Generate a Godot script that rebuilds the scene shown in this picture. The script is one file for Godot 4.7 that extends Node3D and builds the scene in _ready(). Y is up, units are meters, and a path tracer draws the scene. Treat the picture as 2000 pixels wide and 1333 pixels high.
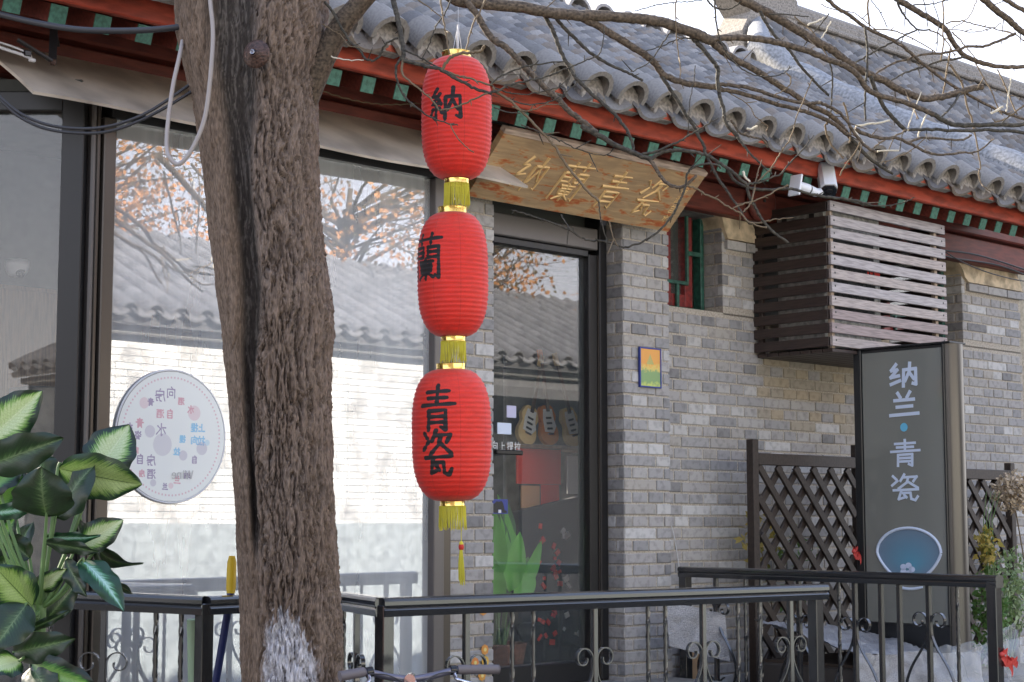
extends Node3D
# A grey brick shop front in an old lane: red lanterns on a street tree, tiled eaves, a carved name board.
# Metres, y up. The facade runs along +x and faces +z; the lane's surface is y = 0.

var rng := RandomNumberGenerator.new()
var M := {}
var taken := {}
var fast := FastNoiseLite.new()


# ---------------------------------------------------------------- geometry
class Geo:
	var v := PackedVector3Array()
	var n := PackedVector3Array()
	var uv := PackedVector2Array()
	var c := PackedColorArray()
	var ix := PackedInt32Array()
	var col := Color.WHITE

	func vert(p: Vector3, nn: Vector3, u := Vector2.ZERO) -> int:
		v.append(p); n.append(nn); uv.append(u); c.append(col)
		return v.size() - 1

	func face(pts: Array, outward: Vector3, uvs: Array = []) -> void:
		var nn: Vector3 = (pts[1] - pts[0]).cross(pts[2] - pts[0])
		if nn.length_squared() < 1e-18 and pts.size() > 3:
			nn = (pts[2] - pts[0]).cross(pts[3] - pts[0])
		nn = nn.normalized()
		var flip := nn.dot(outward) < 0.0
		if flip:
			nn = -nn
		var s := v.size()
		for i in pts.size():
			vert(pts[i], nn, uvs[i] if uvs.size() else Vector2.ZERO)
		for i in range(1, pts.size() - 1):
			if flip:
				ix.append_array([s, s + i, s + i + 1])
			else:
				ix.append_array([s, s + i + 1, s + i])

	func bp(at: Vector3, b: Basis, h: Vector3, bev: float, a: int, sx: Vector3) -> Vector3:
		var q := Vector3.ZERO
		for k in 3:
			q[k] = sx[k] * (h[k] if k == a else h[k] - bev)
		return at + b * q

	func box(at: Vector3, size: Vector3, b := Basis(), bev := 0.0) -> void:
		var h := size * 0.5
		if bev <= 0.0:
			for a in 3:
				for s in [-1.0, 1.0]:
					var o := Vector3.ZERO; o[a] = s
					var p := []
					for k in [[-1, -1], [1, -1], [1, 1], [-1, 1]]:
						var q := Vector3.ZERO
						q[a] = s * h[a]; q[(a + 1) % 3] = k[0] * h[(a + 1) % 3]; q[(a + 2) % 3] = k[1] * h[(a + 2) % 3]
						p.append(at + b * q)
					face(p, b * o)
			return
		for a in 3:
			var e := (a + 1) % 3
			var f := (a + 2) % 3
			for s in [-1.0, 1.0]:
				var p := []
				for k in [[-1, -1], [1, -1], [1, 1], [-1, 1]]:
					var q := Vector3.ZERO
					q[a] = s; q[e] = k[0]; q[f] = k[1]
					p.append(bp(at, b, h, bev, a, q))
				var o := Vector3.ZERO; o[a] = s
				face(p, b * o)
				for t in [-1.0, 1.0]:
					var q0 := Vector3.ZERO; q0[a] = s; q0[e] = t; q0[f] = -1
					var q1 := q0; q1[f] = 1
					var o2 := Vector3.ZERO; o2[a] = s; o2[e] = t
					face([bp(at, b, h, bev, a, q0), bp(at, b, h, bev, a, q1), bp(at, b, h, bev, e, q1), bp(at, b, h, bev, e, q0)], b * o2)
		for sx in [-1, 1]:
			for sy in [-1, 1]:
				for sz in [-1, 1]:
					var q := Vector3(sx, sy, sz)
					face([bp(at, b, h, bev, 0, q), bp(at, b, h, bev, 1, q), bp(at, b, h, bev, 2, q)], b * q)

	func bar(a: Vector3, bb: Vector3, w: float, t: float, up := Vector3.UP, bev := 0.0) -> void:
		# a box from a to bb, w wide across, t deep along up
		var d := (bb - a)
		var x := d.normalized()
		var z := x.cross(up)
		if z.length() < 1e-4:
			z = x.cross(Vector3.FORWARD)
		z = z.normalized()
		var y := z.cross(x).normalized()
		box((a + bb) * 0.5, Vector3(d.length(), t, w), Basis(x, y, z), bev)

	func tube(pts: Array, rad: Array, sides := 8, cap := true) -> void:
		var m := pts.size()
		if m < 2:
			return
		var t0: Vector3 = (pts[1] - pts[0]).normalized()
		var u := t0.cross(Vector3.UP)
		if u.length() < 0.05:
			u = t0.cross(Vector3.RIGHT)
		u = u.normalized()
		var s := v.size()
		var run := 0.0
		for i in m:
			var t: Vector3 = ((pts[mini(i + 1, m - 1)] - pts[maxi(i - 1, 0)])).normalized()
			u = (u - t * u.dot(t)).normalized()
			var w := t.cross(u)
			if i > 0:
				run += (pts[i] - pts[i - 1]).length()
			for k in sides + 1:
				var a := TAU * k / sides
				var nn := u * cos(a) + w * sin(a)
				vert(pts[i] + nn * rad[i], nn, Vector2(float(k) / sides, run))
		for i in m - 1:
			for k in sides:
				var a := s + i * (sides + 1) + k
				var b := a + sides + 1
				ix.append_array([a, b, a + 1, a + 1, b, b + 1])
		if cap:
			for e in 2:
				var i: int = 0 if e == 0 else m - 1
				var t: Vector3 = (pts[1] - pts[0]).normalized() * -1.0 if e == 0 else (pts[m - 1] - pts[m - 2]).normalized()
				var ring := []
				for k in sides:
					ring.append(v[s + i * (sides + 1) + k])
				face(ring, t)

	func lathe(prof: Array, segs: int, at := Vector3.ZERO, b := Basis(), squash := 1.0) -> void:
		# prof: Vector2(radius, height), from bottom to top for an outside surface
		var s := v.size()
		var m := prof.size()
		for i in m:
			var tg: Vector2 = prof[mini(i + 1, m - 1)] - prof[maxi(i - 1, 0)]
			var nr := Vector2(tg.y, -tg.x).normalized()
			for k in segs + 1:
				var a := TAU * k / segs
				var d := Vector3(sin(a), 0, cos(a))
				vert(at + b * Vector3(d.x * prof[i].x, prof[i].y, d.z * prof[i].x * squash), (b * Vector3(d.x * nr.x, nr.y, d.z * nr.x)).normalized(), Vector2(float(k) / segs, float(i) / (m - 1)))
		for i in m - 1:
			for k in segs:
				var a := s + i * (segs + 1) + k
				var bb := a + segs + 1
				ix.append_array([a, bb, a + 1, a + 1, bb, bb + 1])

	func grid(rows: Array, uvs := true, outward := Vector3.ZERO) -> void:
		# rows of equal length; smooth
		var m := rows.size()
		var w: int = rows[0].size()
		var s := v.size()
		var flip := false
		if outward != Vector3.ZERO:
			var a: Vector3 = rows[m / 2][mini(w / 2 + 1, w - 1)] - rows[m / 2][maxi(w / 2 - 1, 0)]
			var b: Vector3 = rows[mini(m / 2 + 1, m - 1)][w / 2] - rows[maxi(m / 2 - 1, 0)][w / 2]
			flip = a.cross(b).dot(outward) < 0.0
		for i in m:
			for k in w:
				var a: Vector3 = rows[i][mini(k + 1, w - 1)] - rows[i][maxi(k - 1, 0)]
				var b: Vector3 = rows[mini(i + 1, m - 1)][k] - rows[maxi(i - 1, 0)][k]
				var nn := a.cross(b).normalized()
				if flip:
					nn = -nn
				vert(rows[i][k], nn, Vector2(float(k) / (w - 1), float(i) / (m - 1)))
		for i in m - 1:
			for k in w - 1:
				var a := s + i * w + k
				var b := a + w
				if flip:
					ix.append_array([a, a + 1, b, a + 1, b + 1, b])
				else:
					ix.append_array([a, b, a + 1, a + 1, b, b + 1])

	func prism(poly: PackedVector2Array, at: Vector3, ux: Vector3, uy: Vector3, depth: float) -> void:
		# a flat outline with thickness: front at «at», going back by depth along -(ux x uy)
		var nz := ux.cross(uy).normalized()
		var tri := Geometry2D.triangulate_polygon(poly)
		for f in 2:
			var off := nz * (0.0 if f == 0 else -depth)
			for i in range(0, tri.size(), 3):
				var p := []
				for k in 3:
					var q := poly[tri[i + k]]
					p.append(at + ux * q.x + uy * q.y + off)
				face(p, nz if f == 0 else -nz)
		var mid := Vector2.ZERO
		var area := 0.0
		for i in poly.size():
			area += poly[i].cross(poly[(i + 1) % poly.size()])
		for i in poly.size():
			var a := poly[i]
			var b := poly[(i + 1) % poly.size()]
			var e := (b - a)
			var o := Vector2(e.y, -e.x) * signf(area)
			var pa := at + ux * a.x + uy * a.y
			var pb := at + ux * b.x + uy * b.y
			face([pa, pb, pb - nz * depth, pa - nz * depth], ux * o.x + uy * o.y)

	func add(o: Geo, x: Transform3D, tint = null) -> void:
		var s := v.size()
		for i in o.v.size():
			v.append(x * o.v[i]); n.append((x.basis * o.n[i]).normalized()); uv.append(o.uv[i]); c.append(o.c[i] if tint == null else tint)
		for i in o.ix.size():
			ix.append(o.ix[i] + s)

	func mesh(mat: Material) -> ArrayMesh:
		var a := []
		a.resize(Mesh.ARRAY_MAX)
		a[Mesh.ARRAY_VERTEX] = v; a[Mesh.ARRAY_NORMAL] = n; a[Mesh.ARRAY_TEX_UV] = uv; a[Mesh.ARRAY_COLOR] = c; a[Mesh.ARRAY_INDEX] = ix
		var m := ArrayMesh.new()
		m.add_surface_from_arrays(Mesh.PRIMITIVE_TRIANGLES, a)
		m.surface_set_material(0, mat)
		return m


# ---------------------------------------------------------------- naming and tagging
func numbered(called: String) -> String:
	if not taken.has(called):
		taken[called] = 0
		return called
	taken[called] += 1
	return "%s_%03d" % [called, taken[called]]

func thing(called: String, label: String, category: String, at := Vector3.ZERO, group := "") -> Node3D:
	var o := Node3D.new()
	o.name = numbered(called)
	add_child(o)
	o.position = at
	o.set_meta("label", label); o.set_meta("category", category)
	if group:
		o.set_meta("group", group)
	return o

func part(called: String, what, mat: Material, parent: Node, at := Transform3D()) -> MeshInstance3D:
	var o := MeshInstance3D.new()
	o.mesh = what.mesh(mat) if what is Geo else what
	o.name = called
	parent.add_child(o, true)
	o.transform = at
	return o

func structure(called: String, what, mat: Material) -> MeshInstance3D:
	var o := MeshInstance3D.new()
	o.mesh = what.mesh(mat) if what is Geo else what
	o.name = numbered(called)
	add_child(o)
	o.set_meta("kind", "structure")
	return o

func solo(called: String, what, mat: Material, label: String, category: String, group := "") -> MeshInstance3D:
	var o := MeshInstance3D.new()
	o.mesh = what.mesh(mat) if what is Geo else what
	o.name = numbered(called)
	add_child(o)
	o.set_meta("label", label); o.set_meta("category", category)
	if group:
		o.set_meta("group", group)
	return o

func stuff(o: Node) -> void:
	o.set_meta("kind", "stuff")

func boxgeo(a: Vector3, b: Vector3, bev := 0.0) -> Geo:
	var g := Geo.new()
	g.box((a + b) * 0.5, (b - a).abs(), Basis(), bev)
	return g


# ---------------------------------------------------------------- materials
func lin(r: float, g: float, b: float, a := 1.0) -> Color:
	var c := Color(r, g, b).linear_to_srgb()
	c.a = a
	return c

func ntex(freq: float, octaves: int, lo: float, hi: float, s: int, size := 512, ridged := false) -> NoiseTexture2D:
	var f := FastNoiseLite.new()
	f.noise_type = FastNoiseLite.TYPE_SIMPLEX_SMOOTH
	f.fractal_type = FastNoiseLite.FRACTAL_RIDGED if ridged else FastNoiseLite.FRACTAL_FBM
	f.fractal_octaves = octaves
	f.frequency = freq
	f.seed = s
	var t := NoiseTexture2D.new()
	t.width = size; t.height = size; t.seamless = true
	var g := Gradient.new()
	g.set_color(0, Color(lo, lo, lo)); g.set_color(1, Color(hi, hi, hi))
	t.color_ramp = g
	t.noise = f
	return t

func mat(key: String, col: Color, rough := 0.8, metal := 0.0, tex = null, scale := Vector3.ONE, relief := 0.0) -> StandardMaterial3D:
	var m := StandardMaterial3D.new()
	m.resource_name = key
	m.albedo_color = col
	m.roughness = rough
	m.metallic = metal
	if tex != null:
		m.albedo_texture = tex
		m.uv1_triplanar = true
		m.uv1_world_triplanar = true
		m.uv1_scale = scale
		if relief > 0.0:
			m.heightmap_enabled = true
			m.heightmap_texture = tex
			m.heightmap_scale = relief
	M[key] = m
	return m

func vmat(key: String, rough := 0.8, tex = null, scale := Vector3.ONE, relief := 0.0) -> StandardMaterial3D:
	var m := mat(key, Color.WHITE, rough, 0.0, tex, scale, relief)
	m.vertex_color_use_as_albedo = true
	return m

func make_materials() -> void:
	var grain := ntex(0.03, 5, 0.80, 1.10, 3)
	var soft := ntex(0.012, 4, 0.66, 1.15, 8)
	var streak := ntex(0.014, 4, 0.74, 1.12, 21)
	var rust := ntex(0.012, 5, 0.3, 1.3, 31)
	vmat("brick", 0.88, ntex(0.016, 5, 0.83, 1.14, 5), Vector3(2.0, 2.0, 2.0), 0.3)
	mat("mortar", lin(0.47, 0.42, 0.35), 0.95, 0, grain, Vector3(4, 4, 4), 0.3)
	mat("plaster", lin(0.68, 0.55, 0.37), 0.85, 0, soft, Vector3(1.3, 1.3, 1.3), 0.1)
	mat("red_paint", lin(0.50, 0.078, 0.04), 0.5, 0, soft, Vector3(0.7, 3, 3))
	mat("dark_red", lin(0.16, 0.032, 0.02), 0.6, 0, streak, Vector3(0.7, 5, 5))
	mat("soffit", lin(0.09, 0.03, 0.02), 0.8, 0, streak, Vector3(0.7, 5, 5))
	mat("green_paint", lin(0.07, 0.21, 0.155), 0.6, 0, soft, Vector3(6, 6, 6))
	mat("green_frame", lin(0.035, 0.13, 0.095), 0.45, 0, soft, Vector3(4, 4, 4))
	mat("sash_red", lin(0.23, 0.022, 0.02), 0.45, 0, soft, Vector3(4, 4, 4))
	vmat("tile", 0.68, grain, Vector3(4, 4, 4), 0.25)
	mat("tile_plate", lin(0.32, 0.29, 0.255), 0.9, 0, soft, Vector3(6, 6, 6), 0.3)
	mat("orange_bit", lin(0.47, 0.10, 0.05), 0.9, 0, grain, Vector3(8, 8, 8), 0.3)
	mat("verge", lin(0.33, 0.335, 0.345), 0.6, 0, ntex(0.03, 5, 0.55, 1.2, 61), Vector3(2.2, 2.2, 2.2), 0.12)
	mat("bronze_dark", lin(0.018, 0.018, 0.019), 0.35, 0.2)
	mat("bronze", lin(0.085, 0.074, 0.065), 0.32, 0.6)
	mat("bronze_mid", lin(0.13, 0.12, 0.115), 0.42, 0.35)
	mat("awning", lin(0.64, 0.56, 0.46), 0.33, 0, soft, Vector3(0.5, 0.5, 0.5))
	mat("board_dark", lin(0.05, 0.052, 0.045), 0.7)
	mat("wood_sign", lin(0.56, 0.40, 0.22), 0.55, 0, streak, Vector3(0.9, 9, 9), 0.15)
	mat("wood_sign_edge", lin(0.55, 0.43, 0.34), 0.6, 0, streak, Vector3(0.9, 9, 9))
	mat("stain", lin(0.42, 0.15, 0.045), 0.6, 0, streak, Vector3(2, 9, 9))
	mat("gilt", lin(0.74, 0.50, 0.22), 0.42, 0.3)
	mat("rail_paint", lin(0.018, 0.019, 0.021), 0.24, 0.0).clearcoat_enabled = true
	M.rail_paint.clearcoat = 1.0
	M.rail_paint.clearcoat_roughness = 0.12
	mat("gold", lin(0.86, 0.62, 0.20), 0.18, 1.0)
	mat("fringe", lin(0.62, 0.56, 0.05), 0.75).backlight_enabled = true
	M.fringe.backlight = Color(0.25, 0.22, 0.02)
	mat("red_thread", lin(0.5, 0.03, 0.02), 0.7)
	mat("wire", lin(0.03, 0.03, 0.035), 0.5)
	mat("grey_cable", lin(0.33, 0.30, 0.29), 0.5)
	mat("white_plastic", lin(0.72, 0.74, 0.78), 0.35)
	mat("lens_black", lin(0.01, 0.01, 0.012), 0.12)
	mat("slat", lin(0.40, 0.365, 0.375), 0.42, 0, streak, Vector3(0.8, 10, 10), 0.12)
	mat("slat_b", lin(0.41, 0.35, 0.33), 0.45, 0, streak, Vector3(0.9, 12, 12), 0.12)
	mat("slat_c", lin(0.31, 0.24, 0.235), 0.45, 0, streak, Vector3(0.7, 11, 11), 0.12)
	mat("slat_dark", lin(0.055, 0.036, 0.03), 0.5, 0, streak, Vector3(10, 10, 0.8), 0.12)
	mat("batten", lin(0.42, 0.33, 0.25), 0.6, 0, streak, Vector3(9, 0.9, 9))
	mat("ac_white", lin(0.62, 0.62, 0.60), 0.45, 0, soft, Vector3(3, 3, 3))
	mat("grille", lin(0.05, 0.05, 0.05), 0.6)
	mat("trellis", lin(0.04, 0.028, 0.022), 0.5, 0, streak, Vector3(5, 5, 5), 0.1)
	mat("pylon_face", lin(0.23, 0.235, 0.21), 0.10, 0.15)
	mat("pylon_edge", lin(0.02, 0.021, 0.022), 0.3)
	mat("pylon_nose", lin(0.085, 0.078, 0.07), 0.28, 0.5)
	mat("pale_blue", lin(0.60, 0.68, 0.82), 0.5)
	mat("cyan", lin(0.15, 0.50, 0.72), 0.5)
	vmat("print", 0.5)
	vmat("bark", 0.92, ntex(0.03, 5, 0.55, 1.15, 77), Vector3(9, 1.6, 9), 0.5)
	mat("branch_bark", lin(0.145, 0.108, 0.074), 0.85, 0, rust, Vector3(11, 11, 11), 0.2)
	mat("branch_dark", lin(0.078, 0.068, 0.05), 0.85, 0, rust, Vector3(11, 11, 11), 0.2)
	mat("twig_bark", lin(0.16, 0.115, 0.066), 0.8, 0, grain, Vector3(14, 14, 14))
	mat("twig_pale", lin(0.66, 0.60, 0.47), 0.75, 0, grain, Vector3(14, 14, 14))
	mat("rusty", lin(0.11, 0.06, 0.045), 0.45, 0.3, rust, Vector3(16, 16, 16), 0.2)
	mat("white_wall", lin(0.80, 0.80, 0.78), 0.9, 0, soft, Vector3(0.5, 0.5, 0.5), 0.1)
	mat("plinth", lin(0.36, 0.41, 0.43), 0.9, 0, grain, Vector3(0.5, 0.5, 0.5))
	mat("asphalt", lin(0.06, 0.06, 0.062), 0.9, 0, grain, Vector3(1.2, 1.2, 1.2), 0.4)
	mat("void", lin(0.012, 0.012, 0.012), 0.9)
	mat("stone", lin(0.27, 0.265, 0.25), 0.85, 0, grain, Vector3(1.6, 1.6, 1.6), 0.3)
	mat("interior_wall", lin(0.20, 0.19, 0.175), 0.9, 0, soft, Vector3(0.7, 0.7, 0.7))
	mat("interior_dark", lin(0.12, 0.115, 0.11), 0.85, 0, soft, Vector3(0.7, 0.7, 0.7))
	mat("panel_wood", lin(0.24, 0.145, 0.075), 0.5, 0, streak, Vector3(9, 0.8, 9))
	mat("floor_wood", lin(0.20, 0.13, 0.08), 0.5, 0, streak, Vector3(0.8, 9, 9))
	mat("red_paper", lin(0.85, 0.05, 0.03), 0.6)
	mat("orange_paper", lin(0.65, 0.33, 0.14), 0.6)
	mat("white_paper", lin(0.72, 0.72, 0.72), 0.7)
	mat("lilac_paper", lin(0.50, 0.49, 0.66), 0.7)
	mat("blue_print", lin(0.03, 0.05, 0.26), 0.4)
	mat("black_print", lin(0.02, 0.02, 0.022), 0.5)
	mat("blonde", lin(0.85, 0.60, 0.26), 0.25)
	mat("sunburst", lin(0.70, 0.22, 0.03), 0.2)
	mat("ivory", lin(0.88, 0.86, 0.78), 0.35)
	mat("fretboard", lin(0.10, 0.05, 0.03), 0.5)
	mat("dark_cloth", lin(0.025, 0.026, 0.03), 0.8)
	mat("foil", lin(0.47, 0.47, 0.49), 0.42, 0.3, ntex(0.05, 3, 0.55, 1.1, 91), Vector3(5, 5, 5), 0.8)
	var plastic := mat("plastic", lin(0.50, 0.52, 0.54, 0.30), 0.32)
	plastic.transparency = BaseMaterial3D.TRANSPARENCY_ALPHA
	mat("card", lin(0.36, 0.22, 0.11), 0.8)
	mat("planter", lin(0.05, 0.042, 0.036), 0.6)
	mat("soil", lin(0.05, 0.035, 0.025), 0.95)
	mat("terracotta", lin(0.22, 0.10, 0.06), 0.8, 0, soft, Vector3(5, 5, 5))
	for e in [["leaf_green", 0.07, 0.15, 0.035], ["leaf_yellow", 0.36, 0.26, 0.06], ["leaf_silver", 0.26, 0.33, 0.19], ["dried_flower", 0.45, 0.36, 0.25], ["dry_leaf", 0.46, 0.20, 0.07], ["room_leaf", 0.12, 0.42, 0.05], ["room_leaf_dark", 0.035, 0.13, 0.035]]:
		var m := mat(e[0], lin(e[1], e[2], e[3]), 0.55)
		m.backlight_enabled = true
		m.backlight = Color(0.35, 0.45, 0.2) if e[0] != "dried_flower" else Color(0.3, 0.25, 0.2)
	mat("stem_green", lin(0.10, 0.18, 0.06), 0.5)
	mat("ribbon", lin(0.60, 0.07, 0.06), 0.6).backlight_enabled = true
	M.ribbon.backlight = Color(0.5, 0.1, 0.1)
	mat("grip", lin(0.13, 0.115, 0.125), 0.55)
	mat("chrome", lin(0.62, 0.62, 0.66), 0.2, 1.0)
	mat("alloy_paint", lin(0.16, 0.155, 0.20), 0.3, 0.6)
	mat("tyre", lin(0.02, 0.02, 0.02), 0.8)
	mat("pole_blue", lin(0.012, 0.022, 0.12), 0.4)
	mat("pole_yellow", lin(0.55, 0.36, 0.01), 0.5)
	mat("mat_green", lin(0.34, 0.46, 0.30), 0.7)
	mat("fine_cord", lin(0.6, 0.6, 0.62), 0.6)
	# glass: a clear pane, and a pane with a mirror film as shop windows have
	var g := StandardMaterial3D.new()
	g.resource_name = "clear_glass"
	g.albedo_color = Color(0.9, 0.95, 0.95, 0.03)
	g.transparency = BaseMaterial3D.TRANSPARENCY_ALPHA
	g.roughness = 0.0
	g.metallic_specular = 0.5
	M.clear_glass = g
	var warp := NoiseTexture2D.new()
	warp.width = 256; warp.height = 256; warp.seamless = true; warp.as_normal_map = true; warp.bump_strength = 2.0
	var wn := FastNoiseLite.new()
	wn.frequency = 0.012
	wn.fractal_octaves = 1
	warp.noise = wn
	for e in [["mirror_film", 0.36], ["light_film", 0.05]]:
		var im := Image.create(2, 2, false, Image.FORMAT_RGB8)
		im.fill(Color(0.97, 0.98, 1.0))
		var f := StandardMaterial3D.new()
		f.resource_name = e[0]
		f.albedo_texture = ImageTexture.create_from_image(im)
		f.albedo_color = Color(1, 1, 1, e[1])
		f.transparency = BaseMaterial3D.TRANSPARENCY_ALPHA
		f.metallic = 1.0
		f.roughness = 0.0
		f.normal_enabled = true
		f.normal_texture = warp
		f.normal_scale = 0.012
		f.uv1_triplanar = true
		f.uv1_world_triplanar = true
		f.uv1_scale = Vector3(0.45, 0.45, 0.45)
		M[e[0]] = f
	# the thin dust that dulls a street-side pane: blotches and wiped streaks
	var di := Image.create(512, 512, false, Image.FORMAT_RGBA8)
	var dn := FastNoiseLite.new()
	dn.frequency = 1.0
	dn.fractal_octaves = 4
	for y in 512:
		for x in 512:
			var k := 0.5 + 0.5 * dn.get_noise_2d(x * 0.007, y * 0.004) + 0.25 * dn.get_noise_2d(x * 0.05, y * 0.006)
			di.set_pixel(x, y, Color(0.93, 0.95, 0.96, clampf(0.20 + 0.20 * k, 0.0, 1.0)))
	var dust := StandardMaterial3D.new()
	dust.resource_name = "window_dust"
	dust.albedo_texture = ImageTexture.create_from_image(di)
	dust.transparency = BaseMaterial3D.TRANSPARENCY_ALPHA
	dust.roughness = 0.9
	M.dust = dust


# ---------------------------------------------------------------- written characters: strokes on a 100 x 100 square, y down
var STROKES := {
	"na_old": "28,8 13,28 30,29;36,22 12,49 39,47;33,38 40,51;25,48 24,90 16,84;14,62 7,79;34,60 43,75;52,32 50,93;52,32 89,29 91,87 80,82;72,6 70,36 56,68;70,40 85,66",
	"na_new": "28,10 12,32 30,30;32,30 10,57 37,52;10,82 40,70;52,32 50,92;52,32 90,30 90,86 80,82;72,8 70,40 56,72;70,42 84,66",
	"lan_old": "4,15 96,12;32,3 34,25;68,2 66,24;13,30 12,97;13,31 42,30 42,52;14,41 41,41;14,52 42,52;58,30 58,52;58,31 89,30 89,96 80,90;59,41 87,41;59,52 87,52;27,62 75,61;33,68 34,82;33,69 69,68 68,82;34,75 67,75;34,82 68,82;51,55 51,99;49,83 26,97;53,83 76,95",
	"lan_new": "30,8 39,25;70,5 60,25;20,35 82,33;27,59 76,57;6,88 95,84",
	"qing": "18,17 82,15;24,30 76,29;5,45 96,42;50,3 50,44;28,56 27,97;28,57 73,55 72,96 61,90;30,69 70,68;30,81 70,80",
	"ci": "9,10 20,22;6,44 24,27;46,4 33,28;43,15 85,13 74,30;58,17 53,34 27,55;56,30 88,53;11,61 89,58;37,60 27,93 48,86;40,71 65,70 67,92 80,97 88,83;45,77 53,87",
	"xiang": "48,4 35,20;14,23 14,95;14,24 87,22 86,91 76,86;34,45 34,73;34,45 66,44 66,73;34,72 66,72",
	"shang": "46,10 46,86;46,42 82,41;7,87 94,86",
	"ti": "5,27 35,25;21,5 21,92 13,85;5,63 37,47;47,8 47,41;47,9 85,8 85,41;47,25 85,25;47,41 85,41;40,53 93,52;66,53 66,91;66,71 87,71;53,62 48,81 36,95;46,84 70,94 95,92",
	"la": "5,27 35,25;21,5 21,92 13,85;5,63 37,47;65,5 70,18;44,27 93,26;53,37 60,73;83,34 72,77;39,86 97,85",
	"zi": "44,3 34,16;20,18 20,97;20,19 80,18 80,97;20,44 80,44;20,69 80,69;20,94 80,94",
	"shui": "50,5 50,93 39,85;11,35 40,34 13,78;82,22 56,45;54,42 94,84",
	"jiu": "10,12 20,22;6,36 16,47;5,92 22,62;31,13 95,12;36,29 36,95;36,29 90,28 90,95;54,13 52,53;72,13 72,50 89,50;36,67 90,67;36,92 90,92",
	"fang": "48,3 54,16;16,22 86,21 86,46 18,46;18,22 16,60 6,94;40,56 94,55;62,46 60,58;60,58 52,92 36,96;58,70 86,69 80,93 70,90",
}

func strokes(key: String) -> Array:
	var out := []
	for s in String(STROKES[key]).split(";"):
		var line := []
		for p in s.split(" "):
			var q := p.split(",")
			line.append(Vector2(float(q[0]), float(q[1])) * 0.01)
		out.append(line)
	return out

func densify(line: Array, step: float) -> Array:
	var out := []
	for i in line.size() - 1:
		var a: Vector2 = line[i]
		var b: Vector2 = line[i + 1]
		var k := maxi(1, int((b - a).length() / step))
		for j in k:
			out.append(a.lerp(b, float(j) / k))
	out.append(line[-1])
	return out

func stamp(im: Image, key: String, at: Vector2, size: Vector2, w: float, col: Color, mirror := false) -> void:
	# ink a character into an image; at = top left
	for line in strokes(key):
		var d := densify(line, 0.008)
		for i in d.size():
			var t := float(i) / maxf(1.0, d.size() - 1)
			var r := w * (0.75 + 0.4 * absf(cos(t * PI)) - 0.3 * smoothstep(0.85, 1.0, t) + 0.12 * sin(i * 0.9))
			var p: Vector2 = at + Vector2(1.0 - d[i].x if mirror else d[i].x, d[i].y) * size
			for yy in range(int(p.y - r - 1), int(p.y + r + 2)):
				for xx in range(int(p.x - r - 1), int(p.x + r + 2)):
					if xx < 0 or yy < 0 or xx >= im.get_width() or yy >= im.get_height():
						continue
					var k := clampf(r + 0.5 - Vector2(xx + 0.5, yy + 0.5).distance_to(p), 0.0, 1.0)
					if k > 0.0:
						im.set_pixel(xx, yy, im.get_pixel(xx, yy).lerp(col, k * col.a))

func ribbon_char(g: Geo, key: String, at: Vector3, ux: Vector3, uy: Vector3, size: Vector2, w: float, nz: Vector3, thick := 0.002) -> void:
	# flat letter strokes of a little thickness; at = top left, ux to the right, uy down
	var lift := 0.0
	for line in strokes(key):
		for i in line.size() - 1:
			var a: Vector2 = line[i]
			var b: Vector2 = line[i + 1]
			var pa := at + ux * a.x * size.x + uy * a.y * size.y
			var pb := at + ux * b.x * size.x + uy * b.y * size.y
			var d := (pb - pa).normalized()
			g.bar(pa - d * w * 0.35 + nz * lift, pb + d * w * 0.35 + nz * lift, w, thick, nz, 0.0)
			lift += 0.00025

func bead_char(g: Geo, key: String, at: Vector3, ux: Vector3, uy: Vector3, size: Vector2, r: float) -> void:
	for line in strokes(key):
		var pts := []
		var rad := []
		var d := densify(line, 0.07)
		for i in d.size():
			var t := float(i) / maxf(1, d.size() - 1)
			pts.append(at + ux * d[i].x * size.x + uy * d[i].y * size.y)
			rad.append(r * (1.15 - 0.55 * t))
		g.tube(pts, rad, 7)

func smooth(pts: Array, sub := 4) -> Array:
	var out := []
	for i in pts.size() - 1:
		var p0 = pts[maxi(i - 1, 0)]
		var p3 = pts[mini(i + 2, pts.size() - 1)]
		for k in sub:
			out.append(pts[i].cubic_interpolate(pts[i + 1], p0, p3, float(k) / sub))
	out.append(pts[-1])
	return out

func cable(g: Geo, pts: Array, r: float, sides := 7) -> void:
	var s := smooth(pts, 6)
	var rad := []
	for p in s:
		rad.append(r)
	g.tube(s, rad, sides)


# ---------------------------------------------------------------- brickwork
var brick_shapes := []
const TONES := [[0.335, 0.328, 0.325], [0.365, 0.352, 0.34], [0.285, 0.28, 0.28], [0.40, 0.388, 0.37], [0.225, 0.222, 0.222], [0.47, 0.455, 0.44], [0.35, 0.335, 0.315], [0.375, 0.35, 0.32], [0.40, 0.34, 0.25], [0.36, 0.32, 0.255], [0.52, 0.51, 0.50]]

func brick_geo(length: float, tone: Color) -> Geo:
	# 44 triangles: worn arrises, front face at local z = 0
	var g := Geo.new()
	g.col = tone
	g.box(Vector3(0, 0, -0.02), Vector3(length, 0.053, 0.04), Basis(), 0.0035)
	return g

func make_brick_shapes() -> void:
	for l in [0.24, 0.115]:
		var row := []
		for t in TONES:
			var g := brick_geo(l, Color(t[0], t[1], t[2]))
			row.append([g, g.mesh(M.brick)])
		brick_shapes.append(row)

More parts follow.
